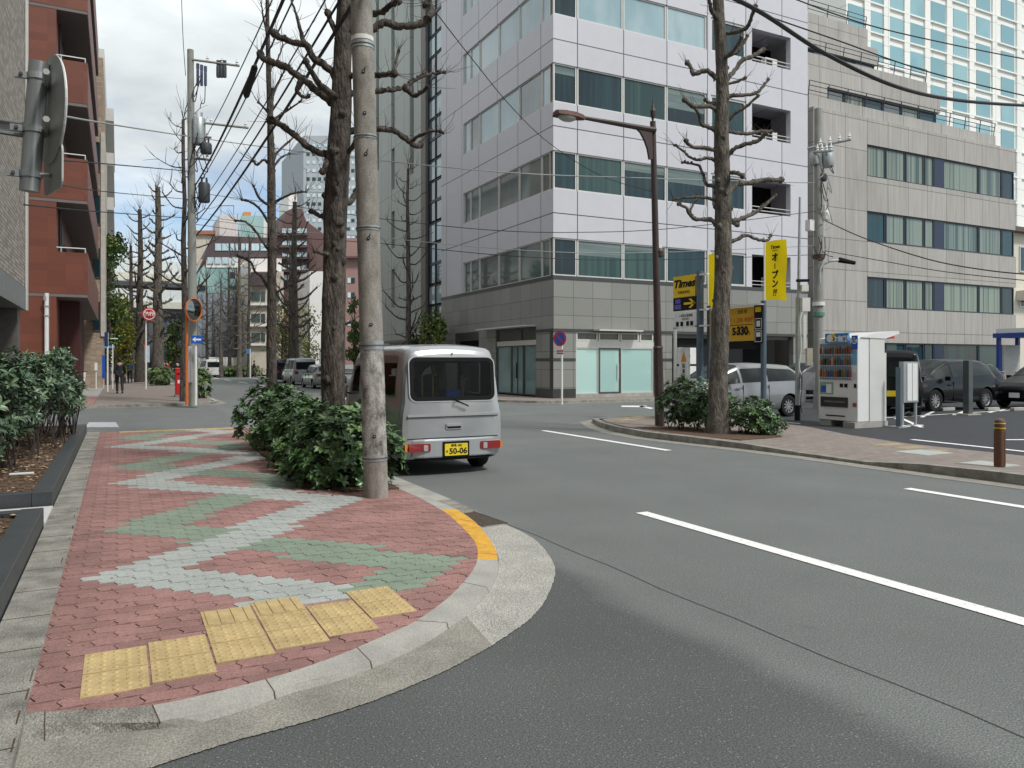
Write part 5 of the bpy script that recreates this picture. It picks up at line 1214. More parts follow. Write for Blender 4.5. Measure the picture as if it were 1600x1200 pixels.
b = MB(); rr(b, -.655, .655, .822, .836, .006, -L2 - .006, .03, mat('painted_crease_shade', (.10, .105, .11), .4)); rr(b, -.66, .66, .84, .87, .014, -L2 - .016, .03, SILP); b.build('hatch_crease', van)  # grey strip below the crease paints the shade under its lip
b = MB(); rr(b, -.655, .655, .528, .538, .004, -L2 - .004, .03, TRIM); b.build('hatch_gap', van)
b = MB(); rr(b, -.12, .12, .655, .735, .02, -L2 - .012, .03, SILP); rr(b, -.10, .10, .665, .700, .012, -L2 - .014, .01, TRIM); rr(b, -.11, .11, .695, .73, .012, -L2 - .028, .02, SILP); b.build('handle', van)
b = MB(); b.tube([(.02, ye - .03, 1.085), (.02, ye - .04, 1.06)], .022, TRIM, 10); b.tube([(.02, ye - .035, 1.06), (.19, ye - .04, .985)], [.011, .009], TRIM, 6); b.tube([(.06, ye - .028, 1.05), (.20, ye - .022, .975)], .008, TRIM, 5); b.build('wiper', van)
b = MB(); b.tube([(0, ye + .09, 1.735), (0, ye + .07, 1.735)], .012, TRIM, 8); b.build('washer_jet', van)
b = MB(); K = 10
pts = []
for i in range(K + 1): u = -1 + 2 * i / K; pts.append((u * .735, -L2 - .075 + .20 * abs(u) ** 5))
bp_ = [(x, y) for x, y in pts] + [(.735, -L2 + .35), (-.735, -L2 + .35)]
b.prism(bp_, .26, .525, SILP); bm_ = b.build('bumper', van, bevel=.022)
b = MB(); b.prism([(x * .93, y + .03) for x, y in bp_], .22, .27, TRIM); b.build('valance', van)
for sx_ in (-1, 1):
    b = MB(); x0, x1 = sorted((sx_ * .36, sx_ * .66)); rr(b, x0, x1, .355, .468, .02, -L2 - .078, .10, REDL); o = b.build('tail_lamp', van)
    b = MB(); x0, x1 = sorted((sx_ * .664, sx_ * .706)); rr(b, x0, x1, .36, .463, .02, -L2 - .045, .13, ORL); b.build('indicator', o)
    b = MB(); x0, x1 = sorted((sx_ * .40, sx_ * .46)); rr(b, x0, x1, .365, .45, .015, -L2 - .089, .05, CLL); b.build('reverse_light', o)
b = MB(); rr(b, -.195, .195, .265, .485, .01, -L2 - .078, .01, TRIM); b.build('plate_recess', van)
b = MB(); rr(b, -.165, .165, .285, .455, .012, -L2 - .094, .012, PLY); pl = b.build('number_plate', van)
text(pl, 'plate_number', '50-06', .112, PLK, (.025, -L2 - .096, .345), ROTF, sx=1.0, bold=.003)
text(pl, 'plate_region', '練馬 480', .042, PLK, (0, -L2 - .096, .427), ROTF); text(pl, 'plate_kana', 'き', .04, PLK, (-.135, -L2 - .096, .345), ROTF)
for i, (x, z0, z1) in enumerate(((-.5, 1.1, 1.42), (-.44, 1.1, 1.40), (-.28, 1.1, 1.42), (-.12, 1.1, 1.42), (.33, 1.1, 1.36), (.30, 1.1, 1.4))):
    b = MB(); b.tube([(x, -1.2, z0), (x + (.02 if i > 3 else 0), -1.2, z1), (x + .05, -1.2, z1)], .014, mat('brass_tube', (.55, .40, .12), .5), 6); b.build('rack_tube', van)
for x in (-.34, .34):
    b = MB(); b.rbox(x - .2, x + .2, .35, .47, 1.02, 1.38, .05, TRIM); b.rbox(x - .11, x + .11, .36, .44, 1.40, 1.56, .03, TRIM); b.build('seat', van)
b = MB(); b.rbox(.02, .24, -1.35, -1.1, 1.1, 1.2, .02, mat('blue_crate', (.02, .06, .3), .5)); b.build('crate', van)
b = MB(); b.poly([(-.25, -1.1, 1.42), (-.1, -1.1, 1.44), (-.12, -1.1, 1.56), (-.2, -1.1, 1.5)], PLW); b.build('hanging_tag', van)
for mi in (-1, 1):
    b = MB(); b.rbox(mi * .82 - .07, mi * .82 + .07, 1.06, 1.14, 1.02, 1.22, .03, SILP); b.tube([(mi * .70, 1.12, 1.08), (mi * .78, 1.1, 1.1)], .015, TRIM, 6); b.build('mirror', van)
    b = MB(); b.box(min(mi * .742, mi * .747), max(mi * .742, mi * .747), -.5, -.492, .35, 1.0, TRIM); b.box(min(mi * .742, mi * .747), max(mi * .742, mi * .747), .45, .458, .35, 1.0, TRIM); b.build('door_gap', van)
van.scale = (1.065, 1, 1)
# --- generic shapes
def hatch(name, label, loc, rotz, P_, L=4.1, W=1.69, Hh=1.52, spokes=10, plate=PLW, cat='car', group=None, wr=.30, txt=None, kindh='hatch'):
    a = L / 2; h = W / 2
    if kindh == 'hatch':
        st = [(-a, .45, .85, .90, h * .78, h * .72, h * .6), (-a + .04, .30, .92, 1.05, h * .9, h * .86, h * .7), (-a + .2, .24, .97, Hh * .86, h * .97, h * .92, h * .72), (-a + .55, .2, .98, Hh * .965, h, h * .94, h * .74), (-.4, .19, .95, Hh, h, h * .94, h * .76), (.35, .19, .93, Hh * .985, h, h * .94, h * .75), (.85, .19, .91, Hh * .87, h, h * .93, h * .72), (1.25, .19, .89, 1.08, h * .99, h * .92, h * .74), (a - .65, .2, .86, .96, h * .98, h * .88, h * .78), (a - .22, .22, .74, .83, h * .93, h * .82, h * .74), (a - .05, .28, .62, .70, h * .82, h * .72, h * .62), (a, .34, .52, .58, h * .7, h * .6, h * .5)]
        gl = [(-a + .35, -.55), (-.48, .38), (.46, 1.15)]; tg = [(.42, 1.28, 'windscreen'), (-a + .06, -a + .42, 'rear_window')]
    elif kindh == 'suv':
        st = [(-a, .5, .95, 1.0, h * .8, h * .74, h * .62), (-a + .05, .34, 1.0, 1.15, h * .93, h * .88, h * .72), (-a + .28, .28, 1.06, Hh * .93, h * .99, h * .93, h * .72), (-a + .7, .24, 1.07, Hh * .985, h, h * .94, h * .74), (-.3, .23, 1.03, Hh, h, h * .94, h * .75), (.4, .23, 1.01, Hh * .985, h, h * .94, h * .74), (.95, .23, .99, Hh * .84, h, h * .93, h * .72), (1.3, .23, .97, 1.12, h * .99, h * .92, h * .76), (a - .55, .24, .95, 1.04, h * .98, h * .88, h * .8), (a - .16, .26, .86, .95, h * .93, h * .82, h * .76), (a - .03, .32, .7, .8, h * .84, h * .74, h * .66), (a, .4, .62, .68, h * .74, h * .66, h * .56)]
        gl = [(-a + .45, -.62), (-.55, .35), (.43, 1.2)]; tg = [(.46, 1.33, 'windscreen'), (-a + .07, -a + .5, 'rear_window')]
    elif kindh == 'van':
        st = [(-a, .36, 1.05, Hh - .22, h * .86, h * .82, h * .7), (-a + .04, .28, 1.08, Hh - .1, h * .96, h * .92, h * .80), (-a + .14, .25, 1.1, Hh - .02, h, h * .95, h * .83), (-.3, .24, 1.1, Hh, h, h * .95, h * .84), (a - 1.4, .24, 1.08, Hh - .03, h, h * .95, h * .83), (a - .85, .24, 1.05, Hh * .84, h, h * .94, h * .8), (a - .3, .26, .98, 1.15, h * .97, h * .9, h * .82), (a - .05, .3, .8, .9, h * .9, h * .8, h * .72), (a, .38, .6, .66, h * .8, h * .7, h * .62)]
        gl = [(-a + .3, -.9), (-.8, .3), (.4, a - .8)]; tg = [(a - 1.2, a - .4, 'windscreen')]
    root, S_, rows = car(name, label, cat, loc, rotz, st, P_, (-a + .75, a - .8), gl, tg, None, wr, h, spokes, group=group)
    if kindh == 'van':
        b = MB(); rr(b, -h * .78, h * .78, 1.12, Hh - .28, .08, -a - .012, .01, CGL); b.build('rear_window', root)
        b = MB(); rr(b, -h * .9, h * .9, .3, .56, .05, -a - .07, .12, P_); b.build('bumper', root); zl_ = .9
    else: zl_ = .86
    for sx_ in (-1, 1):
        x0, x1 = sorted((sx_ * h * .60, sx_ * h * .88)); b = MB(); rr(b, x0, x1, zl_ - .1, zl_ + .1, .03, -a + (.0 if kindh != 'van' else -.015), .14, REDL); b.build('tail_lamp', root)
        x0, x1 = sorted((sx_ * h * .50, sx_ * h * .86)); b = MB(); rr(b, x0, x1, .58, .72, .04, a - .22, .16, CLL); b.build('headlight', root)
        b = MB(); b.rbox(sx_ * (h + .09) - .09, sx_ * (h + .09) + .09, .78, .86, .95, 1.08, .03, P_); b.build('mirror', root)
        for yy in (-.52, .42):
            q_ = sx_ * (h + .022); b = MB(); b.box(min(q_, q_ - sx_ * .03), max(q_, q_ - sx_ * .03), yy, yy + .008, .32, .90, TRIM); b.build('door_gap', root)
            b = MB(); b.rbox(min(q_, q_ + sx_ * .02) - .005, max(q_, q_ + sx_ * .02) + .005, yy + .1, yy + .28, .80, .83, .008, P_); b.build('door_handle', root)
    b = MB(); rr(b, -.165, .165, .56, .72, .01, -a - .02, .03, plate); pp = b.build('number_plate', root)
    b = MB(); rr(b, -.165, .165, .36, .52, .01, a - .01, .03, plate); b.build('number_plate', root)
    return root
PI2 = R(90)
def put(px, py, z=.1): return (*G(px, py, z), z)
# silver hatchback behind the island, nose to the street (rear wheel measured)
wx, wy = G(1234, 651, .1)
hatch('parked_car', 'silver hatchback parked in the lot behind the stout ginkgo and the slim equipment pole', (wx - 1.3, wy + .85, .1), PI2, paint('mid_silver_paint', (.25, .26, .27)), 4.1, 1.69, 1.48, txt='')
wx, wy = G(1541, 640, .1)
hatch('parked_car', 'black sport utility car between notice board and dark square post', (wx - 1.2, wy + .95, .1), PI2, BLP, 4.1, 1.83, 1.60, kindh='suv', wr=.34, spokes=10)
hatch('parked_car', 'black car cut off by the right edge of the picture', (wx + 3.6, wy - .1, .1), PI2, BLP, 4.5, 1.8, 1.5, wr=.32)
hatch('parked_car', 'black car in the second row, roof showing above the black sport utility car', (wx + 1.0, wy + 5.2, .1), PI2, BLP, 4.5, 1.8, 1.62, kindh='suv', wr=.33)
hatch('parked_car', 'black low car in the second row at the right edge behind the others', (wx + 6.0, wy + 5.0, .1), PI2, BLP, 4.5, 1.8, 1.5, wr=.33)
hatch('kei_van', 'black boxy kei van with a yellow plate behind the white machine housing', (*G(1393, 645, .1), .1), R(-52), BLP, 3.4, 1.48, 1.85, plate=PLY, kindh='van', cat='van', wr=.27)
hatch('parked_car', 'dark car with only its roof showing between the hatchback and the vending machine', (26, 23.2, .1), PI2, NVP, 4.3, 1.7, 1.5)
# along the far kerb
hatch('parked_van', 'silver one-box van at the far kerb seen from behind left of the biggest ginkgo', (12.0, 58.4, 0), 0, SILP, 4.7, 1.72, 1.95, kindh='van', cat='van', wr=.32)
hatch('parked_van', 'dark navy van at the far kerb ahead of the silver one by the slim ginkgo', (12.0, 65.6, 0), 0, NVP, 4.7, 1.72, 1.9, kindh='van', cat='van', wr=.32)
hatch('parked_car', 'grey green saloon at the far kerb just left of the biggest ginkgo trunk', (11.5, 49.3, 0), 0, GNP, 4.4, 1.7, 1.5)
hatch('small_van', 'small white van driving away far down the street by the hedge', (9.1, 91.5, 0), R(4), WHP, 4.7, 1.75, 1.98, kindh='van', cat='van', wr=.32)
# ---------------------------------------------------------------- street furniture
POLEC = mat('pole_concrete', (.13, .12, .10), .85, col2=(.30, .28, .25), scale=3.2, stretch=(2.2, 2.2, .9), det=10, thr=(.26, .62), speck=.5, bump=.3)
POLEF = mat('far_pole_concrete', (.26, .26, .24), .85, var=.15, scale=2)
BROWN = mat('brown_lamp_paint', (.050, .030, .028), .5, var=.2, scale=6); BROWNR = mat('rusty_brown_paint', (.11, .05, .035), .7, var=.3, scale=9)
ORG = mat('orange_paint', (.58, .15, .035), .45, var=.12, scale=5); POSTR = mat('postbox_red', (.50, .015, .02), .35, coat=.4, var=.06)
CABLE = mat('black_cable', (.012, .012, .013), .6); CABG = mat('grey_cable', (.30, .31, .31), .6); YEL = mat('sign_yellow', (.82, .55, .015), .5, var=.04); YELB = mat('banner_yellow', (.88, .66, .005), .6, var=.04, scale=2)
_n = YELB.node_tree.nodes; _l = YELB.node_tree.links; _t = _n.new('ShaderNodeBsdfTranslucent'); _m = _n.new('ShaderNodeMixShader'); _m.inputs[0].default_value = .45
_b = _n['Principled BSDF']; _l.new(_b.inputs['Base Color'].links[0].from_socket, _t.inputs[0]); _l.new(_b.outputs[0], _m.inputs[1]); _l.new(_t.outputs[0], _m.inputs[2]); _l.new(_m.outputs[0], _n['Material Output'].inputs[0])
SBLK = mat('sign_black', (.010, .010, .012), .6, spec=.2); SBLU = mat('sign_blue', (.01, .09, .42), .45); SRED = mat('sign_red', (.55, .02, .02), .45); SWHT = mat('sign_white', (.74, .75, .75), .45); BGP = mat('blue_grey_post', (.10, .14, .18), .45, metal=.2); PURP = mat('sign_purple', (.12, .10, .42), .5)
def lean_pole(root, name, p0, p1, r0, r1, m, n=24):
    b = MB(); pts = [Vector(p0).lerp(Vector(p1), i / 10) for i in range(11)]; b.tube(pts, [r0 + (r1 - r0) * i / 10 for i in range(11)], m, n); return b.build(name, root, True, smooth=50)
# near concrete pole
p0 = (*G(588, 776, ZP), ZP - .03); Yp = depth(p0[0], p0[1]); pt = DP(564.5, 0, Yp); top = tuple(Vector(p0) + (Vector(pt) - Vector(p0)) * 1.75)
np_ = thing('utility_pole', 'weathered concrete utility pole at the near end of the shrubs beside the silver van', 'utility pole', p0)
lean_pole(np_, 'pole', p0, top, .138, .112, POLEC, 32)
def at_z(py):
    z = H - (py - HOR) / F * Yp; k = (z - p0[2]) / (top[2] - p0[2]); return Vector(p0).lerp(Vector(top), k), .138 - .026 * k
for py, hh, white in ((73, .035, 1), (216, .022, 0), (358, .024, 0), (540, .05, 0), (715, .03, 0)):
    c, r = at_z(py); b = MB(); ax = (Vector(top) - Vector(p0)).normalized()
    b.tube([c - ax * hh, c + ax * hh], r + .006, ZINC, 32); b.tube([c - ax * .006, c + ax * .006], r + .011, MATS['rust_iron'], 32)
    if white: b.tube([c + ax * .05, c + ax * .10], r + .004, STEELW, 32)
    d = Vector((CA, SA, 0)) * (r + .01); b.rbox(-.03, .03, -.02, .02, -.03, .03, .005, ZINC, Matrix.Translation(c + d)); b.tube([c + d - Vector((0, .05, 0)), c + d + Vector((.02, .05, 0))], .009, ZINC, 6)
    b.build('steel_band', np_, True)
b = MB(); ca, ra = at_z(545); cb_, rb_ = at_z(712); b.tube([cb_.lerp(ca, k / 8) for k in range(9)], [rb_ + (ra - rb_) * k / 8 + .002 for k in range(9)], mat('poster_residue', (.07, .062, .052), .9, col2=(.40, .385, .36), scale=7, stretch=(1, 1, .6), det=10, thr=(.38, .60), bump=.4, speck=.5), 32); b.build('poster_residue', np_, True, smooth=50)
for i, py in enumerate((118, 182, 245, 375, 508, 680)):
    c, r = at_z(py); d = Vector((-SA, -CA, 0)).normalized(); d = (d + Vector((CA, SA, 0)) * .25).normalized()
    b = MB(); q = c + d * (r - .004); b.tube([q, q + d * .012], .02, SBLK, 10); b.tube([q, q + d * .016], .009, ZINC, 8)
    if i in (0, 2, 3): b.tube([q + d * .01, q + d * .03 + Vector((.02, 0, .045))], .006, SBLK, 6)
    b.build('step_bolt_socket', np_, True)
# brown street lamp
lx, ly = G(1031, 664, .12); lt = ly
lamp = thing('street_lamp', 'brown steel street lamp with a long arm and pointed finial on the island', 'street lamp', (lx, ly, .1)); Yl = depth(lx, ly)
tp = DP(1020, 190, Yl); md = Vector((lx, ly, .1)).lerp(Vector(tp), (567 + 97 - 543) / (664 - 190))
b = MB(); b.tube([(lx, ly, .08), tuple(md)], [.115, .105], BROWN, 8); b.tube([tuple(md), tuple(md + Vector((0, 0, .05)))], [.125, .10], BROWN, 8); b.build('base', lamp, True)
b = MB(); b.tube([tuple(md), tp], [.088, .068], BROWN, 12); b.build('pole', lamp, True, smooth=40)
b = MB(); b.lathe([(.0, 0), (.055, .02), (.02, .08), (.06, .2), (.075, .30), (.05, .36), (.02, .48), (0, .68)], BROWN, 6, Matrix.Translation((tp[0], tp[1], tp[2] - .05))); b.build('finial', lamp, True)
ax1 = TP(912, 183, lt)[0]; az = TP(912, 184, lt)[1]; a0 = (tp[0], lt, TP(1020, 203, lt)[1])
b = MB(); b.tube([a0, (ax1, lt, az)], [.075, .045], BROWN, 8); b.tube([a0, (ax1, lt, az)], [.05, .03], BROWN, 8); b.build('arm', lamp, True)
q0 = [TP(x, y, lt) for x, y in ((1018, 204), (993, 200), (1000, 207), (1006, 218), (1011, 232), (1014, 249), (1019, 249))]; b = MB(); n = len(q0)
b.add([(x, lt - .03, z) for x, z in q0] + [(x, lt + .03, z) for x, z in q0], [tuple(range(n)), tuple(range(2 * n - 1, n - 1, -1))] + [(i, i + n, (i + 1) % n + n, (i + 1) % n) for i in range(n)], BROWN); b.build('gusset', lamp, True)
hx0 = TP(866, 180, lt)[0]; hz0 = TP(888, 180, lt)[1]; hc = (hx0 + ax1) / 2; hw_ = (ax1 - hx0) / 2
b = MB(); sec_ = [(-1.0, .07, .03), (-.9, .15, .075), (-.4, .17, .10), (.3, .16, .10), (.8, .10, .08), (1.05, .05, .045)]
vs = []
for u, wy_, hz_ in sec_: vs += [(hc + u * hw_, lt - wy_, hz0 - .045), (hc + u * hw_, lt - wy_ * .8, hz0 + hz_ * .6), (hc + u * hw_, lt, hz0 + hz_), (hc + u * hw_, lt + wy_ * .8, hz0 + hz_ * .6), (hc + u * hw_, lt + wy_, hz0 - .045)]
b.add(vs, [(i * 5 + k, i * 5 + k + 1, (i + 1) * 5 + k + 1, (i + 1) * 5 + k) for i in range(5) for k in range(4)] + [(0, 5, 10, 15, 20, 25, 29, 24, 19, 14, 9, 4)] + [(0, 4, 3, 2, 1), (25, 26, 27, 28, 29)], BROWNR); o = b.build('lamp_head', lamp, True, smooth=35)
b = MB(); b.lathe([(0, -.10), (.08, -.09), (.14, -.05), (.15, 0)], mat('diffuser', (.45, .47, .44), .2), 14, Matrix.Translation((hc - .05, lt, hz0 - .045)) @ Matrix.Diagonal((1.5, .9, 1, 1))); b.build('diffuser', o)
c_ = [k for k in o.children][0]; c_.location = -(o.location + lamp.location) if False else (-lamp.location.x, -lamp.location.y, -lamp.location.z)
b = MB(); cc_ = DP(1026, 395, Yl); b.lathe([(0, -.12), (.10, -.08), (.11, .04), (.05, .12), (0, .12)], BROWN, 12, Matrix.Translation((cc_[0] + .08, cc_[1], cc_[2]))); b.box(cc_[0] - .02, cc_[0] + .15, cc_[1] - .02, cc_[1] + .02, cc_[2] + .1, cc_[2] + .2, STEELW); b.build('speaker', lamp, True)
# ---- far utility pole, left
fx, fy = G(302, 632, .1); fpY = depth(fx, fy)
fp = thing('utility_pole', 'tall far concrete utility pole carrying transformers beside the round mirror', 'utility pole', (fx, fy, .1)); ft = DP(297.5, 78, fpY)
lean_pole(fp, 'pole', (fx, fy, .05), ft, .165, .11, POLEF, 14)
def fz(py): return H - (py - HOR) / F * fpY
def atf(py): k = (fz(py) - .05) / (ft[2] - .05); return fx + (ft[0] - fx) * k, fy + (ft[1] - fy) * k
for py, x1 in ((93, 374), (190, 388), (212, 330), (247, 330)):
    x, y = atf(py); e = DP(x1, py + (10 if x1 > 350 else 3), fpY); b = MB(); b.tube([(x - .1, y, fz(py)), e], .045, POLEF, 6)
    for k in range(3 if x1 > 350 else 2):
        u = (.35 + .3 * k) if x1 > 350 else .3 + .5 * k; q = Vector((x, y, fz(py))).lerp(Vector(e), u); b.lathe([(.03, 0), (.06, .04), (.03, .08), (.06, .12), (.03, .16), (.02, .22)], STEELW, 8, Matrix.Translation(q))
    b.build('crossarm', fp, True)
def drum(par, px, py0, py1, Y, r, m, name='transformer'):
    p = DP(px, py1, Y); z1 = H - (py0 - HOR) / F * Y; h = z1 - p[2]
    b = MB(); b.lathe([(0, 0), (r * .9, 0), (r, .04), (r, h - .05), (r * .85, h), (0, h + .03)], m, 16, Matrix.Translation(p)); b.tube([(p[0] - r * .4, p[1], p[2] + h), (p[0] - r * .4, p[1], p[2] + h + .2)], .035, m, 6); b.tube([(p[0] + r * .4, p[1], p[2] + h), (p[0] + r * .4, p[1], p[2] + h + .2)], .035, m, 6)
    return b.build(name, par, True, smooth=40)
drum(fp, 311, 184, 226, fpY, .22, ZINC); drum(fp, 322, 224, 240, fpY, .2, mat('dark_gear', (.04, .045, .05), .6), 'switch_gear'); drum(fp, 319, 286, 316, fpY, .2, MATS['dark_gear'], 'switch_gear')
for k in range(3):
    drum(fp, 341 + 5 * k, 103, 121, fpY, .07, MATS['dark_gear'], 'insulator'); drum(fp, 309 + 6 * k, 108 + 2 * k, 134, fpY, .05, mat('blue_gear', (.05, .06, .12), .5), 'insulator')
rd = random.Random(8)
for k in range(16):      # loose drop loops round the pole head
    y0_ = rd.choice((120, 135, 200, 235, 290)); a_ = DP(300 + rd.uniform(0, 26), y0_ + rd.uniform(-8, 8), fpY + rd.uniform(-.3, .3)); c_ = DP(298 + rd.uniform(0, 30), y0_ + rd.uniform(10, 45), fpY + rd.uniform(-.3, .3)); m_ = (Vector(a_) + Vector(c_)) / 2 + Vector((rd.uniform(-.3, .3), 0, -rd.uniform(.2, .7)))
    b = MB(); b.tube(curve([a_, m_, c_], 5), .016, CABLE, 5); b.build('jumper_cable', fp, True)
b = MB(); b.box(fx - .2, fx - .05, fy - .22, fy - .15, .9, 2.2, mat('faded_notice', (.45, .48, .5), .6)); b.build('notice', fp, True)
# ---- right utility pole behind the lot
YR = 25.0; r0_ = DP(1279, 600, YR); rp = thing('utility_pole', 'grey concrete utility pole with boxes in front of the stained concrete building', 'utility pole', (r0_[0], r0_[1], .1)); rt = DP(1278, 170, YR)
lean_pole(rp, 'pole', (r0_[0], r0_[1], .0), rt, .16, .115, POLEF, 14)
def zr_(py): return H - (py - HOR) / F * YR
for (pa, pb) in (((1262, 232), (1330, 218)), ((1268, 238), (1300, 236))):
    b = MB(); A_, B_ = Vector(DP(*pa, YR)), Vector(DP(*pb, YR - 1)); b.tube([A_, B_], .04, ZINC, 6)
    for k in range(4): q = A_.lerp(B_, .3 + .22 * k); b.lathe([(.03, 0), (.06, .04), (.03, .08), (.06, .12), (.03, .16), (.015, .26)], STEELW, 8, Matrix.Translation(q))
    b.build('crossarm', rp, True)
drum(rp, 1273, 237, 258, YR, .17, ZINC); drum(rp, 1293, 237, 261, YR, .2, ZINC); drum(rp, 1284, 272, 283, YR, .16, MATS['dark_gear'], 'switch_gear'); drum(rp, 1290, 330, 344, YR, .12, STEELW, 'junction_box')
b = MB(); q = DP(1266, 352, YR); b.box(q[0] - .12, q[0] + .12, q[1] - .1, q[1] + .1, zr_(361), zr_(344), STEELW); b.build('meter_box', rp, True)
for k in range(14):
    y0_ = rd.choice((235, 275, 285, 320, 370)); a_ = DP(1272 + rd.uniform(0, 26), y0_, YR - .2); c_ = DP(1268 + rd.uniform(0, 34), y0_ + rd.uniform(8, 45), YR - .25); m_ = (Vector(a_) + Vector(c_)) / 2 + Vector((rd.uniform(-.2, .3), 0, -rd.uniform(.1, .5)))
    b = MB(); b.tube(curve([a_, m_, c_], 5), .014, CABG if k % 2 else CABLE, 5); b.build('jumper_cable', rp, True)
for i, (py, m_) in enumerate(((401, BROWNR), (475, STEELW), (491, mat('green_band', (.08, .25, .17), .6)))):
    b = MB(); q = DP(1279, py, YR); b.tube([(q[0], q[1], q[2] - .06), (q[0], q[1], q[2] + .06)], .19, m_, 14); b.build('band', rp, True)
b = MB(); pp = [DP(x, y, YR - .2) for x, y in ((1281, 442), (1281, 424), (1286, 414), (1298, 408), (1312, 407))]; b.tube(curve(pp, 4), .035, ZINC, 8); o = b.build('lamp_arm', rp, True)
b = MB(); q0, q1 = Vector(DP(1311, 406, YR - .2)), Vector(DP(1336, 411, YR - .2)); b.tube([q0, q1], [.09, .06], TRIM, 8); b.build('lamp_head', rp, True)
# ---- slim equipment pole on the island edge
ex, ey = G(1246, 657, .1); YE = depth(ex, ey); ep = thing('equipment_pole', 'slim steel pole with grey boxes and cables beside the vending machine', 'pole', (ex, ey, .1))
et = DP(1250, 308, YE); k_ = DP(1247, 560, YE)
b = MB(); b.tube([(ex, ey, .08), (k_[0], k_[1], k_[2] + 1.6)], .062, ZINC, 10); b.build('pole', ep, True, smooth=40)
b = MB(); b.tube([(k_[0] + .02, k_[1], k_[2] + 1.6), et], [.045, .03], ZINC, 8); b.build('mast', ep, True, smooth=40)
b = MB(); b.tube([(ex, ey, .1), (ex, ey, .5)], .075, SBLK, 10); b.build('black_sleeve', ep, True)
def pbox(par, name, x0, x1, y0, y1, Y, m, dp=.14, dy=-.1, r=.01):
    """upright box facing the street (normal -x)"""
    t0_, z1 = SP(x0, y0, 0)[0], 0
    c = DP((x0 + x1) / 2, (y0 + y1) / 2, Y); w_ = (x1 - x0) / F * Y; h_ = (y1 - y0) / F * Y
    M = Matrix.Translation(c) @ Matrix.Rotation(-A - R(6), 4, 'Z')
    b = MB(); b.rbox(-w_ / 2, w_ / 2, dy - dp / 2, dy + dp / 2, -h_ / 2, h_ / 2, r, m, M); return b.build(name, par, True)
pbox(ep, 'white_box', 1251, 1263, 466, 487, YE, STEELW); pbox(ep, 'grey_box', 1251, 1270, 582, 609, YE, ZINC, .18); pbox(ep, 'beige_box', 1258, 1267, 544, 571, YE, mat('beige_plastic', (.45, .42, .34), .6)); pbox(ep, 'camera', 1250, 1260, 446, 456, YE, STEELW, .2); pbox(ep, 'duct', 1253, 1258, 486, 545, YE, STEELW, .06); pbox(ep, 'bracket', 1243, 1262, 437, 441, YE, SBLK, .1)
b = MB(); b.tube(curve([DP(x, y, YE - .15) for x, y in ((1255, 487), (1250, 500), (1252, 540), (1249, 570), (1251, 582), (1256, 590))], 4), .012, STEELW, 5); b.tube(curve([DP(x, y, YE - .15) for x, y in ((1253, 609), (1251, 630), (1253, 645))], 4), .010, SBLK, 5); b.build('cable', ep, True)
# ---------------------------------------------------------------- signs of the parking lot (faces towards the street, -x)
def fboard(par, name, s_, x0, x1, py0, py1, m, th=.06, xr=None):
    """board in the plane x = s_: x0 (far edge) .. x1 (near edge) in the picture, heights read at x1"""
    ta, tb = SP(x0, 0, s_)[0], SP(x1, 0, s_)[0]; z0, z1 = SP(x1, py1, s_)[1], SP(x1, py0, s_)[1]
    b = MB(); b.box(s_, s_ + th, tb, ta, z0, z1, m); b.build(name, par, True); return ta, tb, z0, z1
SS = 13.75
def vpost(par, name, s_, px, py_top, r, m, z0=.1, n=12):
    t_, z_ = SP(px, py_top, s_); b = MB(); b.tube([(s_, t_, z0), (s_, t_, z_)], r, m, n); b.build(name, par, True, smooth=40); return t_
sg = thing('parking_sign', 'tall blue grey post holding a yellow parking sign, black arrow sign and white board', 'sign', (SS, SP(1095, 0, SS)[0], .1))
vpost(sg, 'post', SS + .08, 1094, 424, .095, BGP)
ta, tb, z0, z1 = fboard(sg, 'yellow_panel', SS, 1052, 1086, 428, 462, YEL)
hgt = z1 - z0; wd = ta - tb; X_ = SS - .004
text(sg, 'lettering', 'Times', hgt * .50, SBLK, (X_, (ta + tb) / 2, z0 + hgt * .62), ROTL, sx=1.0 * wd / (hgt * 1.25), shear=.25, world=True, bold=.012)
text(sg, 'lettering', 'PARKING', hgt * .2, SBLK, (X_, (ta + tb) / 2, z0 + hgt * .22), ROTL, sx=1.0, world=True)
ta, tb, z0, z1 = fboard(sg, 'arrow_panel', SS, 1052, 1090, 462, 483, SBLK); h2 = z1 - z0
b = MB(); yA, yB = tb + (ta - tb) * .55, tb + (ta - tb) * .12; zc = (z0 + z1) / 2
b.box(X_ - .004, X_ + .002, yB, yA, zc - .03, zc + .03, YEL)
for sg_ in (-1, 1):
    b.add([(X_ - .004, yB - .04, zc), (X_ - .004, yB + .05, zc), (X_ - .004, yB + .24, zc + sg_ * h2 * .34), (X_ - .004, yB + .14, zc + sg_ * h2 * .36)], [(0, 1, 2, 3)], YEL)
b.build('arrow', sg, True)
b = MB(); y1_ = ta - .06; b.box(X_ - .003, X_, y1_ - .28, y1_, z0 + .04, z0 + .17, PURP); b.box(X_ - .003, X_, y1_ - .26, y1_ - .03, z0 + .2, z1 - .04, PURP); b.build('small_symbol', sg, True)
ta, tb, z0, z1 = fboard(sg, 'white_panel', SS, 1054, 1089, 487, 511, SWHT, .05); h2 = z1 - z0
text(sg, 'lettering', 'この先に駐車場', h2 * .2, SBLK, (X_, (ta + tb) / 2, z0 + h2 * .8), ROTL, world=True); text(sg, 'lettering', 'あります', h2 * .17, SBLK, (X_, (ta + tb) / 2, z0 + h2 * .57), ROTL, world=True)
b = MB(); c_ = (ta + tb) / 2
for q in (-.28, -.1, .16, .36): b.box(X_ - .003, X_, c_ + q * (ta - tb) - .05, c_ + q * (ta - tb) + .06, z0 + .05, z0 + h2 * .42, SBLK)
b.build('small_symbol', sg, True)
b = MB()
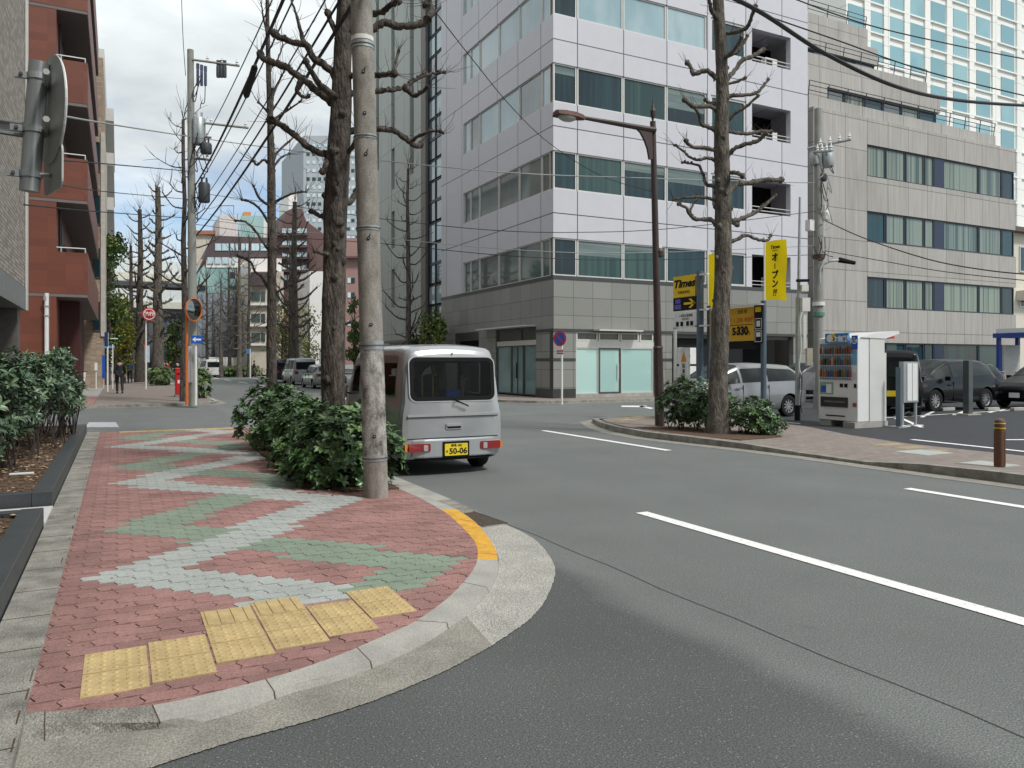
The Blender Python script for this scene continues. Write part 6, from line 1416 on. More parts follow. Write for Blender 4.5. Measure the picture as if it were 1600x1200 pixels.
for py in (429, 484, 509):
    t_, z_ = SP(1094, py, SS); b.box(SS + .0, SS + .1, SP(1104, 0, SS)[0], SP(1086, 0, SS)[0], z_ - .02, z_ + .02, STEELW)
b.build('bracket', sg, True)
wp_ = thing('sign_post', 'thin white post left of the blue grey sign post, behind the island shrub', 'post', (SS - .3, SP(1055, 0, SS - .3)[0], .1)); vpost(wp_, 'post', SS - .3, 1055, 512, .045, STEELW)
b = MB(); t_, z_ = SP(1055, 514, SS - .3); b.tube([(SS - .3, t_, z_), (SS - .3, t_, z_ + .04)], .055, ZINC, 10); b.build('cap', wp_, True)
wb = thing('warning_sign', 'narrow white warning board with an orange symbol beside the thin white post', 'sign', (SS - .1, SP(1070, 0, SS - .1)[0], .1))
ta, tb, z0, z1 = fboard(wb, 'panel', SS - .1, 1061, 1076, 543, 606, SWHT, .05); c_ = (ta + tb) / 2
b = MB(); b.add([(SS - .104, c_ + .12, z1 - .38), (SS - .104, c_ - .12, z1 - .38), (SS - .104, c_, z1 - .1)], [(0, 1, 2)], mat('warn_orange', (.7, .3, .02), .5)); b.build('symbol', wb, True)
for i, ch in enumerate('駐車注意'): text(wb, 'lettering', ch, .13, SBLK, (SS - .104, c_, z1 - .5 - i * .15), ROTL, world=True)
b = MB(); b.box(SS - .1, SS - .05, tb + .03, tb + .07, .1, z0, ZINC); b.box(SS - .1, SS - .05, ta - .07, ta - .03, .1, z0, ZINC); b.build('leg', wb, True)
# price board
S2 = 13.95
pb_ = thing('price_board', 'wide yellow parking price board on two posts behind the stout ginkgo trunk', 'sign', (S2, SP(1150, 0, S2)[0], .1))
ta, tb, z0, z1 = fboard(pb_, 'yellow_panel', S2, 1110, 1178, 479, 532, mat('price_yellow', (.62, .36, .01), .45, var=.05), .12); h2 = z1 - z0; X2 = S2 - .004
tt_ = lambda px: SP(px, 0, S2)[0]
text(pb_, 'price', '5', h2 * .30, SBLK, (X2, tt_(1147), z0 + h2 * .28), ROTL, world=True, bold=.012); text(pb_, 'price', '分', h2 * .13, SBLK, (X2, tt_(1151.5), z0 + h2 * .24), ROTL, world=True)
text(pb_, 'price', '330', h2 * .34, SBLK, (X2, tt_(1160), z0 + h2 * .29), ROTL, world=True, bold=.015, sx=.9); text(pb_, 'price', '円', h2 * .13, SBLK, (X2, tt_(1169.5), z0 + h2 * .22), ROTL, world=True)
RDM = mat('price_red', (.5, .06, .02), .5)
text(pb_, 'price', '最大 1,200 400円', h2 * .2, RDM, (X2, tt_(1155), z0 + h2 * .62), ROTL, world=True, sx=.9); text(pb_, 'price', '全日 昼', h2 * .12, SBLK, (X2, tt_(1160), z0 + h2 * .87), ROTL, world=True)
b = MB(); b.box(X2 - .002, X2 + .002, tt_(1176), tt_(1122), z0 + h2 * .475, z0 + h2 * .49, SBLK); b.box(X2 - .002, X2, tt_(1119), tt_(1111.5), z0 + h2 * .3, z0 + h2 * .9, RDM); b.build('price_line', pb_, True)
ta2, tb2, z02, z12 = fboard(pb_, 'black_panel', S2 + .01, 1178, 1191, 475, 536, SBLK, .12)
def sq(x0, x1, y0, y1, m, d=.006):
    b = MB(); s_ = S2 + .01 - d; b.box(s_, s_ + .003, SP(x1, 0, s_)[0], SP(x0, 0, s_)[0], SP(x1, y1, s_)[1], SP(x1, y0, s_)[1], m); b.build('small_symbol', pb_, True)
sq(1180, 1189, 479, 487, YEL); sq(1179.2, 1190, 497, 514, SWHT); sq(1180, 1189.2, 498, 513, SBLK, .009); sq(1179.2, 1190, 516, 534, SWHT); sq(1180, 1189.2, 517, 533, SBLK, .009); sq(1182, 1187.5, 501, 510, SWHT, .012); sq(1181.5, 1188, 519, 526, SWHT, .012)
b = MB(); b.box(S2 - .12, S2 + .05, tt_(1192), tt_(1108), z1 + .02, z1 + .06, STEELW); b.build('hood', pb_, True)
b = MB(); b.box(S2, S2 + .1, tt_(1178), tt_(1140), z0 - .2, z0 - .02, SBLK); b.build('lower_box', pb_, True)
vpost(pb_, 'post', S2 + .1, 1108, 478, .06, BGP); vpost(pb_, 'post', S2 + .1, 1193, 470, .07, BGP)
# banners
def banner(lab, s_, x0, x1, y0, y1, pole_px, txt):
    r_ = thing('banner', lab, 'banner', (s_, SP(pole_px, 0, s_)[0], .1)); ta, tb = SP(x0, 0, s_)[0], SP(x1, 0, s_)[0]; z0, z1 = SP(x1, y1, s_)[1], SP(x1, y0, s_)[1]
    b = MB(); n, m_ = 12, 16; vs = []
    for j in range(m_ + 1):
        for i in range(n + 1):
            u, v = i / n, j / m_; vs.append((s_ + .02 * sin(v * 7 + u * 3) * u, ta + (tb - ta) * u, z0 + (z1 - z0) * v - .05 * u * (1 - v) + .02 * sin(u * 4)))
    b.add(vs, [(j * (n + 1) + i, j * (n + 1) + i + 1, (j + 1) * (n + 1) + i + 1, (j + 1) * (n + 1) + i) for j in range(m_) for i in range(n)], YELB); b.build('cloth', r_, True, smooth=60)
    hh = z1 - z0; c_ = (ta + tb) / 2
    text(r_, 'lettering', 'Times', hh * .085, SBLK, (s_ - .03, c_, z1 - hh * .11), ROTL, world=True, shear=.2, bold=.004); text(r_, 'lettering', 'PARKING', hh * .028, SBLK, (s_ - .03, c_, z1 - hh * .17), ROTL, world=True)
    for i, ch in enumerate(txt):
        rot = (R(90), R(-90), R(-90)) if ch == 'ー' else ROTL
        if ch == '!!':
            b = MB(); zc = z1 - hh * (.29 + .15 * i)
            for q_ in (-.022, .022):
                for z_a, z_b, w_a in ((-.012, .06, .015), (-.05, -.028, .013)): b.add([(s_ - .034, c_ + hh * (q_ - z_a * .2 + e_ * w_a), zc + hh * z_a) for e_ in (-1, 1)] + [(s_ - .034, c_ + hh * (q_ - z_b * .2 - e_ * w_a * 1.1), zc + hh * z_b) for e_ in (-1, 1)], [(0, 1, 2, 3)], SBLK)
            b.build('lettering', r_, True); continue
        if ch == '|':
            b = MB(); zc = z1 - hh * (.27 + .15 * i + .02); b.box(s_ - .035, s_ - .03, c_ - hh * .008, c_ + hh * .008, zc - hh * .045, zc + hh * .05, SBLK); b.build('lettering', r_, True)
        else: text(r_, 'lettering', ch, hh * .15, SBLK, (s_ - .03, c_, z1 - hh * (.29 + .15 * i)), rot, world=True, bold=.010, sx=.95)
    vpost(r_, 'pole', s_ + .03, pole_px, y0 - 3, .02, STEELW); return r_
banner('yellow opening banner hanging clear to the right of the stout ginkgo, on a white pole', S2 + .1, 1196, 1229, 373, 466, 1194.5, ['オ', '|', 'プ', 'ン', '!!'])
banner('yellow opening banner mostly hidden behind the stout ginkgo trunk', S2 + .1, 1107, 1141, 392, 479, 1106, ['オ', '|', 'プ', 'ン', '!!'])
# ---------------------------------------------------------------- vending machine, machine housing, notice board, posts
vs0, vt0 = G(1340, 661, .22); 
vf = SP(1279, 0, vs0)[0]; vb = TP(1358, 0, vt0)[0]; hb_ = TP(1384, 0, vt0)[0]; zt_ = SP(1340, 527, vs0)[1]
vm = thing('vending_machine', 'white drinks vending machine with blue topped header at the edge of the parking lot', 'vending machine', (vs0, (vt0 + vf) / 2, .1))
VW = mat('vending_white', (.72, .73, .72), .35, var=.03); VWS = mat('vending_side', (.62, .625, .60), .5, var=.05, scale=2)
b = MB(); b.box(vs0, vb, vt0, vf, .24, zt_, VW); b.build('body', vm, True, bevel=.015)
def vq(name, px0, px1, py0, py1, m, d=.006, par=vm, th=.004):
    s_ = vs0 - d; y0, y1 = SP(px1, 0, s_)[0], SP(px0, 0, s_)[0]; z0, z1 = SP(1340, py1, s_)[1], SP(1340, py0, s_)[1]; b = MB(); b.box(s_, s_ + th, y0, y1, z0, z1, m); return b.build(name, par, True), y0, y1, z0, z1
vq('display_window', 1281, 1330, 536, 594, mat('display_back', (.20, .28, .34), .3))
CANS = [mat('can_%s' % n_, c_, .3) for n_, c_ in (('red', (.28, .05, .03)), ('brown', (.16, .07, .035)), ('green', (.08, .14, .05)), ('blue', (.06, .12, .22)), ('orange', (.34, .16, .05)), ('cream', (.42, .34, .22)), ('black', (.03, .03, .03)))]
rd = random.Random(12)
for row_, (ya, yb) in enumerate(((538, 552), (556, 570), (575, 589))):
    o, y0, y1, z0, z1 = vq('shelf', 1281, 1330, yb + 1, yb + 3.6, SWHT, .03, th=.03)
    for k in range(13):
        yy = y1 - (y1 - y0) * (k + .5) / 13; zz = SP(1340, yb + 1, vs0)[1]; hh = rd.uniform(.12, .19)
        b = MB(); b.lathe([(0, 0), (.024, 0), (.026, .01), (.026, hh * .8), (.014, hh * .95), (.014, hh), (0, hh)], CANS[rd.randrange(7)] if (k + row_) % 4 else CANS[(row_ * 2) % 5], 8, Matrix.Translation((vs0 - .04, yy, zz + .01))); b.build('bottle', vm, True)
        b = MB(); b.box(vs0 - .034, vs0 - .031, yy - .022, yy + .022, zz - .035, zz - .012, SBLU); b.build('button', vm, True)
o, y0, y1, z0, z1 = vq('header_sign', 1289, 1325, 519.5, 535, mat('header_blue', (.02, .22, .55), .35), .05, th=.05)
text(o, 'lettering', '3', .26, YEL, (-.0, 0, 0), ROTL, bold=.012); text(o, 'lettering', '本無料!', .15, SWHT, (0, 0, 0), ROTL, bold=.006)
ch_ = list(o.children); base = vm.location
for c_, (yy, dz_) in zip(ch_, ((y1 - (y1 - y0) * .36, .0), (y1 - (y1 - y0) * .72, -.03))): c_.location = (vs0 - .056 - base[0], yy - base[1], (z0 + z1) / 2 + dz_ - base[2])
b = MB(); b.lathe([(0, 0), (.09, 0), (.09, .004), (0, .005)], SWHT, 18, Matrix.Translation((vs0 - .052, y1 - .14, (z0 + z1) / 2)) @ Matrix.Rotation(R(-90), 4, 'Y')); b.build('round_emblem', vm, True)
o, y0, y1, z0, z1 = vq('corner_sign', 1330.5, 1339.5, 524, 546, SBLU, .03, th=.02); 
b = MB(); b.lathe([(0, 0), (.075, 0), (.075, .004), (0, .005)], SWHT, 18, Matrix.Translation((vs0 - .032, (y0 + y1) / 2, z1 - .12)) @ Matrix.Rotation(R(-90), 4, 'Y')); b.build('round_emblem', vm, True)
text(vm, 'lettering', 'ピ', .12, SBLU, (vs0 - .04, (y0 + y1) / 2, z1 - .12), ROTL, world=True, bold=.008)
vq('poster', 1331, 1339, 548, 570, mat('cyan_poster', (.15, .4, .6), .4)); vq('coin_panel', 1331, 1339, 582, 592, ALU, .01); vq('coin_slot', 1334, 1338, 600, 606, SBLK, .01); vq('change_tray', 1332, 1338, 630, 636, mat('tray_red', (.35, .08, .03), .5), .01)
o, y0, y1, z0, z1 = vq('ad_panel', 1281, 1302, 598, 618, mat('ad_green', (.25, .38, .28), .5)); b = MB(); b.box(vs0 - .012, vs0 - .008, y0 + .05, y0 + .2, z0 + .03, z1 - .05, SWHT); b.box(vs0 - .012, vs0 - .008, y1 - .18, y1 - .04, z0 + .05, z1 - .09, SBLU); b.build('ad_print', vm, True)
vq('bank_note_slot', 1312, 1317, 600, 606, SBLK, .01); vq('coin_return', 1319, 1324, 600, 606, SBLK, .01)
o, y0, y1, z0, z1 = vq('dispensing_flap', 1282, 1324, 622, 638, mat('flap_black', (.02, .02, .022), .25), .02, th=.02); vq('flap_handle', 1288, 1320, 628, 631, mat('flap_grey', (.12, .12, .12), .4), .03, th=.01)
vq('lower_vent', 1290, 1320, 651, 653, SBLK, .006)
b = MB(); b.box(vs0 + .02, hb_ - .02, vf - .35, vf - .02, .1, .235, CONC); b.build('footing', vm, True)
b = MB(); b.box(vs0 - .12, hb_ + .05, vt0 - .02, vt0 + .3, .1, .235, CONC); b.build('footing', vm, True)
mh = thing('machine_housing', 'plain white steel housing with a slanted canopy backing onto the vending machine', 'housing', (vb + .2, (vt0 + vf) / 2, .1))
b = MB(); b.box(vb + .005, hb_, vt0 - .015, vf, .24, zt_ - .35, VWS); b.box(vb + .005, hb_ - .06, vt0 - .012, vf, zt_ - .35, zt_ + .02, VWS); b.build('body', mh, True)
b = MB(); zc0 = zt_ + .02; q = [(vb - .15, zc0), (hb_ + .75, zc0 + .28), (hb_ + .78, zc0 + .22), (hb_ + .1, zc0 - .06), (vb - .15, zc0 - .02)]
q = [(vb - .3, zt_ + .0), (vb + .15, zt_ + .10), (hb_ + .42, zt_ + .17), (hb_ + .46, zt_ + .11), (hb_ - .05, zt_ - .02)]
n = len(q); b.add([(x, vt0 - .03, z) for x, z in q] + [(x, vf + .02, z) for x, z in q], [tuple(range(n - 1, -1, -1)), tuple(range(n, 2 * n))] + [(i, (i + 1) % n, n + (i + 1) % n, n + i) for i in range(n)], VW); b.build('canopy', mh, True)
b = MB(); b.rbox(hb_ + .25, hb_ + .6, vt0 + .2, vf - .2, zt_ + .0, zt_ + .06, .02, SRED); b.build('red_lamp_strip', mh, True)
nb = thing('notice_board', 'small white two-door notice board on grey legs right of the white machine housing', 'notice board', (*G(1420, 666, .1), .1))
nx, ny = G(1412, 667, .1); nx1 = TP(1435, 0, ny)[0]; z0, z1 = TP(1425, 626, ny)[1], TP(1425, 567, ny)[1]
b = MB(); b.box(nx, nx1, ny, ny + .12, z0 - .04, z1 + .03, ZINC); b.build('frame', nb, True)
mm_ = (nx + nx1) / 2 + .03
for a_, c_ in ((nx + .12, mm_ - .01), (mm_ + .01, nx1 - .05)): b = MB(); b.box(a_, c_, ny - .012, ny, z0, z1 - .01, VW); b.build('door', nb, True)
for x in (nx + .03, nx1 - .03):
    b = MB(); b.box(x - .025, x + .025, ny + .03, ny + .08, .12, z0, ZINC); b.box(x - .16, x + .16, ny - .04, ny + .16, .1, .125, STEELW); b.build('leg', nb, True)
nf = thing('flat_panel', 'grey steel panel standing edge-on between the notice board and the black kei van', 'panel', (*DP(1404, 655, 17.6)[:2], .1)); q = DP(1404, 655, 17.8); b = MB(); b.box(q[0] - .02, q[0] + .02, q[1] - .06, q[1] + .06, .1, 1.5, BGP); b.build('panel', nf, True); b = MB(); b.box(q[0] - .15, q[0] + .15, q[1] - .12, q[1] + .27, .1, .125, ZINC); b.build('foot', nf, True)
dx, dy = G(1512, 648, .1); dpst = thing('square_post', 'dark green grey square post on a base plate before the parked black cars', 'post', (dx, dy, .1)); zz = DP(0, 563, depth(dx, dy))[2]
b = MB(); b.box(dx - .09, dx + .11, dy - .09, dy + .09, .12, zz, mat('dark_post', (.075, .09, .09), .5)); b.build('post', dpst, True, bevel=.01); b = MB(); b.box(dx - .3, dx + .32, dy - .2, dy + .2, .1, .13, CONC); b.build('base_plate', dpst, True)
bx, by = G(1562, 730, .1); bo_ = thing('bollard', 'brown bollard with yellow bands on the pavement at the right edge', 'bollard', (bx, by, .1)); hb2 = DP(0, 654, depth(bx, by))[2] - .1
b = MB(); b.lathe([(.07, 0), (.07, hb2 * .78), (.058, hb2 * .79), (.058, hb2 * .82), (.072, hb2 * .83), (.072, hb2 * .87), (.058, hb2 * .88), (.058, hb2 * .90), (.07, hb2 * .91), (.06, hb2 * .97), (.03, hb2 * 1.0), (0, hb2)], mat('bollard_brown', (.13, .06, .035), .5, var=.15, scale=30), 20); b.build('post', bo_, smooth=35)
for z in (.80, .895): b = MB(); b.lathe([(.0735, hb2 * z), (.0735, hb2 * (z + .018))], YEL, 20, None, False); b.build('yellow_band', bo_)
for k in range(8): a_ = k * pi / 4; b = MB(); b.box(.066, .074, -.008, .008, .02, hb2 * .75, MATS['bollard_brown'], Matrix.Rotation(a_, 4, 'Z')); b.build('rib', bo_)
rl = thing('rail_fence', 'thin grey rail fence along the back of the parking lot', 'fence', (28, 25.0, .1))
for k in range(16): b = MB(); b.tube([(28 + k * 1.6, 25.0, .1), (28 + k * 1.6, 25.0, 1.15)], .025, ZINC, 6); b.build('post', rl, True)
for z in (.6, 1.12): b = MB(); b.tube([(28, 25, z), (52, 25, z)], .02, ZINC, 6); b.build('rail', rl, True)
ws = None
for k, px in enumerate((1300, 1350, 1455, 1480, 1550, 1590)):
    x, y = G(px, 642, .1); o = MB().box(-.3, .3, -.07, .07, 0, .11, CONC).build('wheel_stop', None, bevel=.02, loc=(x, y, .1)) if ws is None else ws.copy()
    if ws is not None: C.objects.link(o); o.location = (x, y, .1)
    else: ws = o
    tag(o, 'concrete wheel stop, %s from the left of the row under the parked cars' % (['first'] + LB)[k], 'wheel stop', 'wheel stops in the parking lot')
# ---------------------------------------------------------------- traffic signs
def disc(b, c, n_, r, th, m, seg=28):
    M = Matrix.Translation(c) @ Vector(n_).to_track_quat('Z', 'Y').to_matrix().to_4x4(); b.lathe([(0, 0), (r, 0), (r, th), (0, th)], m, seg, M)
nx_, ny_ = G(878, 632, .0); Yn = depth(nx_, ny_); nps = thing('no_parking_sign', 'round blue no parking sign on a thin white post in front of the corner building', 'sign', (nx_, ny_, 0))
b = MB(); b.tube([(nx_, ny_, 0), (nx_, ny_, DP(0, 525, Yn)[2])], .04, STEELW, 10); b.build('post', nps, True)
c = Vector((nx_, ny_, DP(0, 529, Yn)[2])); n_ = Vector((-.92, -.4, 0)).normalized(); c = c + n_ * .06 + Vector((-.05, .0, 0))
b = MB(); disc(b, c, n_, .30, .012, SRED); b.build('red_disc', nps, True); b = MB(); disc(b, c + n_ * .004, n_, .235, .012, SBLU); b.build('blue_disc', nps, True)
b = MB(); sd_ = Vector((0, 0, 1)).cross(n_); d1 = (sd_ + Vector((0, 0, -1))).normalized(); d2 = n_.cross(d1); e = c + n_ * .02
b.add([e + d1 * .24 + d2 * .03, e - d1 * .24 + d2 * .03, e - d1 * .24 - d2 * .03, e + d1 * .24 - d2 * .03], [(0, 1, 2, 3)], SRED); b.build('red_bar', nps, True)
b = MB(); e = c - Vector((0, 0, .52)); b.add([e + sd_ * .2 + Vector((0, 0, .11)), e - sd_ * .2 + Vector((0, 0, .11)), e - sd_ * .2 - Vector((0, 0, .11)), e + sd_ * .2 - Vector((0, 0, .11))], [(0, 1, 2, 3)], SWHT)
for q in (.04, -.05): e2 = e + n_ * .006 + Vector((0, 0, q)); b.add([e2 + sd_ * .15 + Vector((0, 0, .025)), e2 - sd_ * .15 + Vector((0, 0, .025)), e2 - sd_ * .15 - Vector((0, 0, .025)), e2 + sd_ * .15 - Vector((0, 0, .025))], [(0, 1, 2, 3)], SRED)
b.build('supplement_plate', nps, True)
# back of a round sign, near top left
YS = 4.4
bs = thing('road_sign', 'back of a round road sign and small plate on a steel tube, upper left', 'sign', DP(55, 298, YS)); a_, c_ = DP(61, 98, YS), DP(46, 299, YS)
b = MB(); b.tube([c_, a_], .052, mat('steel_tube', (.40, .43, .44), .38, metal=.7, var=.15, scale=6, stretch=(1, 1, .2)), 22); b.build('tube', bs, True, smooth=40)
vw = Vector(a_) - Vector((0, 0, H)); vw.z = 0; vw.normalize(); sdv = Vector((vw.y, -vw.x, 0)); nn = (sdv * .975 + vw * .22).normalized()
cc_ = Vector(DP(78, 172, YS + .03)) ; b = MB(); GRB = mat('sign_back_grey', (.42, .44, .42), .5, var=.1, scale=6); disc(b, cc_, nn, .31, .008, GRB, 40); disc(b, cc_ + nn * .006, nn, .305, .008, SWHT, 40); o = b.build('round_plate', bs, True)
b = MB(); M = Matrix.Translation(cc_ - nn * .03) @ nn.to_track_quat('Z', 'Y').to_matrix().to_4x4()
for dz_ in (.17, -.12): b.box(-.012, .26, -.2, .2, 0, .03, GRB) if False else None
for zz in (.14, -.12):
    p_ = cc_ + Vector((0, 0, zz)); b.tube([p_ - nn * .02 - vw * .24, p_ - nn * .02 + vw * .24], .018, GRB, 6)
b.build('stiffener', bs, True)
c2 = Vector(DP(82, 266, YS + .02)); b = MB(); hh, ww, r_ = .125, .19, .05; pts = []
for sx_, sz_, a0 in ((1, 1, 0), (-1, 1, 90), (-1, -1, 180), (1, -1, 270)):
    for i in range(5): an = R(a0 + 22.5 * i); pts.append((sx_ * (ww - r_) + r_ * cos(an), sz_ * (hh - r_) + r_ * sin(an)))
t_ = Vector((0, 0, 1)).cross(nn); k = len(pts); vs = [c2 + t_ * x + Vector((0, 0, z)) for x, z in pts] + [c2 + t_ * x + Vector((0, 0, z)) + nn * .01 for x, z in pts]
b.add(vs, [tuple(range(k)), tuple(range(2 * k - 1, k - 1, -1))] + [(i, i + k, (i + 1) % k + k, (i + 1) % k) for i in range(k)], GRB); b.build('small_plate', bs, True)
for py, px_ in ((121, 60), (203, 53), (273, 48)):
    p_ = Vector(DP(px_, py, YS)); b = MB(); b.tube([p_ - Vector((0, 0, .018)), p_ + Vector((0, 0, .018))], .058, ZINC, 22); tgt = (cc_ if py < 250 else c2); e = Vector((tgt.x, tgt.y, p_.z)) - nn * .01
    b.tube([p_, e], .014, ZINC, 6); l_ = p_ - sdv * .085; b.box(-.03, .03, -.012, .012, -.018, .018, ZINC, Matrix.Translation(l_)); b.tube([l_ - vw * .03, l_ + vw * .03], .01, MATS['rust_iron'], 6); b.build('clamp', bs, True)
b = MB(); p_ = Vector(DP(50, 205, YS)); e = Vector(DP(-90, 182, YS)); 
for dz_ in (-.035, .035): b.tube([p_ + Vector((0, 0, dz_)), e + Vector((0, 0, dz_))], .012, ZINC, 6)
b.add([p_ + Vector((0, 0, .035)) + vw * .01, e + Vector((0, 0, .035)) + vw * .01, e - Vector((0, 0, .035)) + vw * .01, p_ - Vector((0, 0, .035)) + vw * .01], [(0, 1, 2, 3)], ZINC); b.build('bracket_arm', bs, True)
# junction left: mirror, one-way sign, post box
mx_, my_ = G(292, 634, .08); Ym = depth(mx_, my_); cm = thing('traffic_mirror', 'round orange rimmed traffic mirror on an orange post at the far pavement corner', 'mirror', (mx_, my_, .1))
b = MB(); b.tube([(mx_, my_, .1), DP(292, 472, Ym)], [.055, .045], ORG, 10); b.build('post', cm, True)
c = Vector(DP(302.5, 484, Ym - .15)); vw = Vector((c.x, c.y, 0)).normalized(); sdv = Vector((vw.y, -vw.x, 0)); nn = (-vw * .66 + sdv * .75).normalized(); M = Matrix.Translation(c) @ nn.to_track_quat('Z', 'Y').to_matrix().to_4x4()
b = MB(); b.lathe([(0, -.14), (.26, -.1), (.40, -.02), (.41, .03), (.385, .035), (.375, .0)], ORG, 32, M, False); b.build('hood', cm, True, smooth=40)
b = MB(); b.lathe([(.38, .0), (.31, .045), (.22, .075), (.1, .09), (0, .095)], mat('mirror_face', (.24, .26, .25), .04, metal=1., var=0), 32, M, False); b.build('mirror_face', cm, True, smooth=60)
b = MB(); b.tube([DP(292, 478, Ym), tuple(c - nn * .1)], .03, ORG, 6); b.build('bracket', cm, True)
ox, oy = G(306, 634, .08); Yo = depth(ox, oy); ow = thing('one_way_sign', 'small blue sign with a white left arrow on a white post beside the far pole', 'sign', (ox, oy, .1))
b = MB(); b.tube([(ox, oy, .1), (ox, oy, DP(0, 526, Yo)[2])], .042, STEELW, 10); b.build('post', ow, True)
vw = Vector((ox, oy, 0)).normalized(); sdv = Vector((vw.y, -vw.x, 0)); M = Matrix(((sdv.x, -vw.x * -1, 0, 0), (sdv.y, vw.y, 0, 0), (0, 0, 1, 0), (0, 0, 0, 1)))
c = Vector(DP(307.5, 530.5, Yo - .08)); rotm = Matrix.Translation(c) @ Matrix.Rotation(math.atan2(sdv.y, sdv.x), 4, 'Z')
b = MB(); b.box(-.19, .19, 0, .015, -.14, .14, SBLU, rotm); b.build('panel', ow, True)
b = MB(); b.box(-.05, .14, -.006, 0, -.03, .03, SWHT, rotm); b.add([(-.15, -.004, 0), (-.04, -.004, -.09), (-.04, -.004, .09)], [(0, 1, 2)], SWHT, rotm); b.build('arrow', ow, True)
px_, py_ = G(281, 620, .1); px_ += .0; po = thing('post_box', 'red pillar post box at the kerb left of the orange mirror post', 'post box', (px_, py_, .1))
b = MB(); b.rbox(-.22, .22, -.19, .19, .0, .1, .03, mat('grey_base', (.2, .2, .2), .7)); b.build('base', po)
b = MB(); b.rbox(-.19, .19, -.17, .17, .1, 1.22, .05, POSTR); b.prism([(-.21, -.19), (.21, -.19), (.21, .19), (-.21, .19)], 1.22, 1.27, POSTR); b.build('body', po, bevel=.02)
b = MB(); b.box(-.13, .13, -.178, -.168, .98, 1.04, SBLK); b.build('slot', po); b = MB(); b.box(-.1, .1, -.176, -.17, .6, .75, SWHT); b.build('notice', po)
def lolly(lab, px, py_base, py_top, Y, parts, r=.035, m=STEELW, cat='sign', name='road_sign'):
    p_ = DP(px, py_base, Y); z0 = .1; o = thing(name, lab, cat, (p_[0], p_[1], z0)); b = MB(); b.tube([(p_[0], p_[1], z0), (p_[0], p_[1], H - (py_top - HOR) / F * Y)], r, m, 8); b.build('post', o, True)
    vw = Vector((p_[0], p_[1], 0)).normalized(); ang = math.atan2(-vw.x, vw.y)
    for kind_, x, y, w_, h_, mm_ in parts:
        c = Vector(DP(x, y, Y - .08)); M = Matrix.Translation(c) @ Matrix.Rotation(ang, 4, 'Z'); b = MB(); ww, hh = w_ / F * Y / 2, h_ / F * Y / 2
        if kind_ == 'r': b.box(-ww, ww, 0, .02, -hh, hh, mm_, M)
        else: b.lathe([(0, 0), (ww, 0), (ww, .02), (0, .02)], mm_, 24, M @ Matrix.Rotation(R(90), 4, 'X') @ Matrix.Translation((0, 0, -.01 - (.01 if kind_ == 'c2' else 0) + .0)))
        b.build('panel', o, True)
    return o
rs = lolly('round red traffic sign between the two thick ginkgo trunks on the left', 228, 592, 482, 44, [('c', 233, 491, 20, 20, SRED)], .05)
c = Vector(DP(233, 491, 43.85)); vw = Vector((c.x, c.y, 0)).normalized(); M = Matrix.Translation(c) @ Matrix.Rotation(math.atan2(-vw.x, vw.y), 4, 'Z') @ Matrix.Rotation(R(90), 4, 'X')
b = MB(); b.lathe([(.27, .03), (.29, .035), (.31, .03)], SWHT, 24, M, False); b.build('white_ring', rs, True)
text(rs, 'lettering', '徐行', .26, SWHT, tuple(c - vw * .04), (R(90), 0, math.atan2(-vw.x, vw.y)), world=True, bold=.01)
lolly('white post with a dark blue sign edge by the sand coloured building', 168, 608, 520, 40, [('r', 166, 530, 5, 22, mat('dark_blue_sign', (.01, .03, .12), .5)), ('r', 178, 529, 11, 1.6, STEELW)], .045)
lolly('thin white post with a small blue plate left of the walking man', 176, 600, 538, 44, [('r', 170, 542, 16, 4, mat('pale_blue_sign', (.15, .35, .6), .5))])
lolly('short white sign post at the foot of the sand coloured building', 150, 593, 566, 44, [('r', 150, 573, 4, 12, SWHT)], .04)
lolly('blue banner standing upright beside the sand coloured building', 162, 592, 554, 45, [('r', 162, 573, 4.5, 36, SBLU)], .02, cat='banner', name='upright_banner')
lolly('blue and white shop flag before the left thick ginkgo', 229, 590, 538, 50, [('r', 230, 553, 7, 26, mat('pale_flag', (.45, .55, .65), .6)), ('r', 227, 540, 4, 5, SRED)], .025, cat='banner', name='shop_flag')
lolly('far blue pedestrian sign on a white post at the right end of the hedge', 391, 592, 545, 78, [('r', 389, 549, 7, 7, mat('far_blue', (.04, .22, .5), .5))], .06)
lolly('white utility marker post before the red building, rising from behind the shrubs', 73, 630, 458, 29, [('r', 71, 466, 5, 7, ZINC), ('r', 73, 478, 8, 1.5, ZINC), ('r', 73, 493, 8, 1.5, ZINC)], .075, cat='post', name='marker_post')
b = MB(); b.box(-.13, .13, -.035, .035, 0, .02, SWHT); x, y = G(34, 743, .2); tag(b.build('paper_scrap', None, loc=(x, y, .215), bevel=.004), 'white plate lying on the bark chips at the left edge', 'plate')
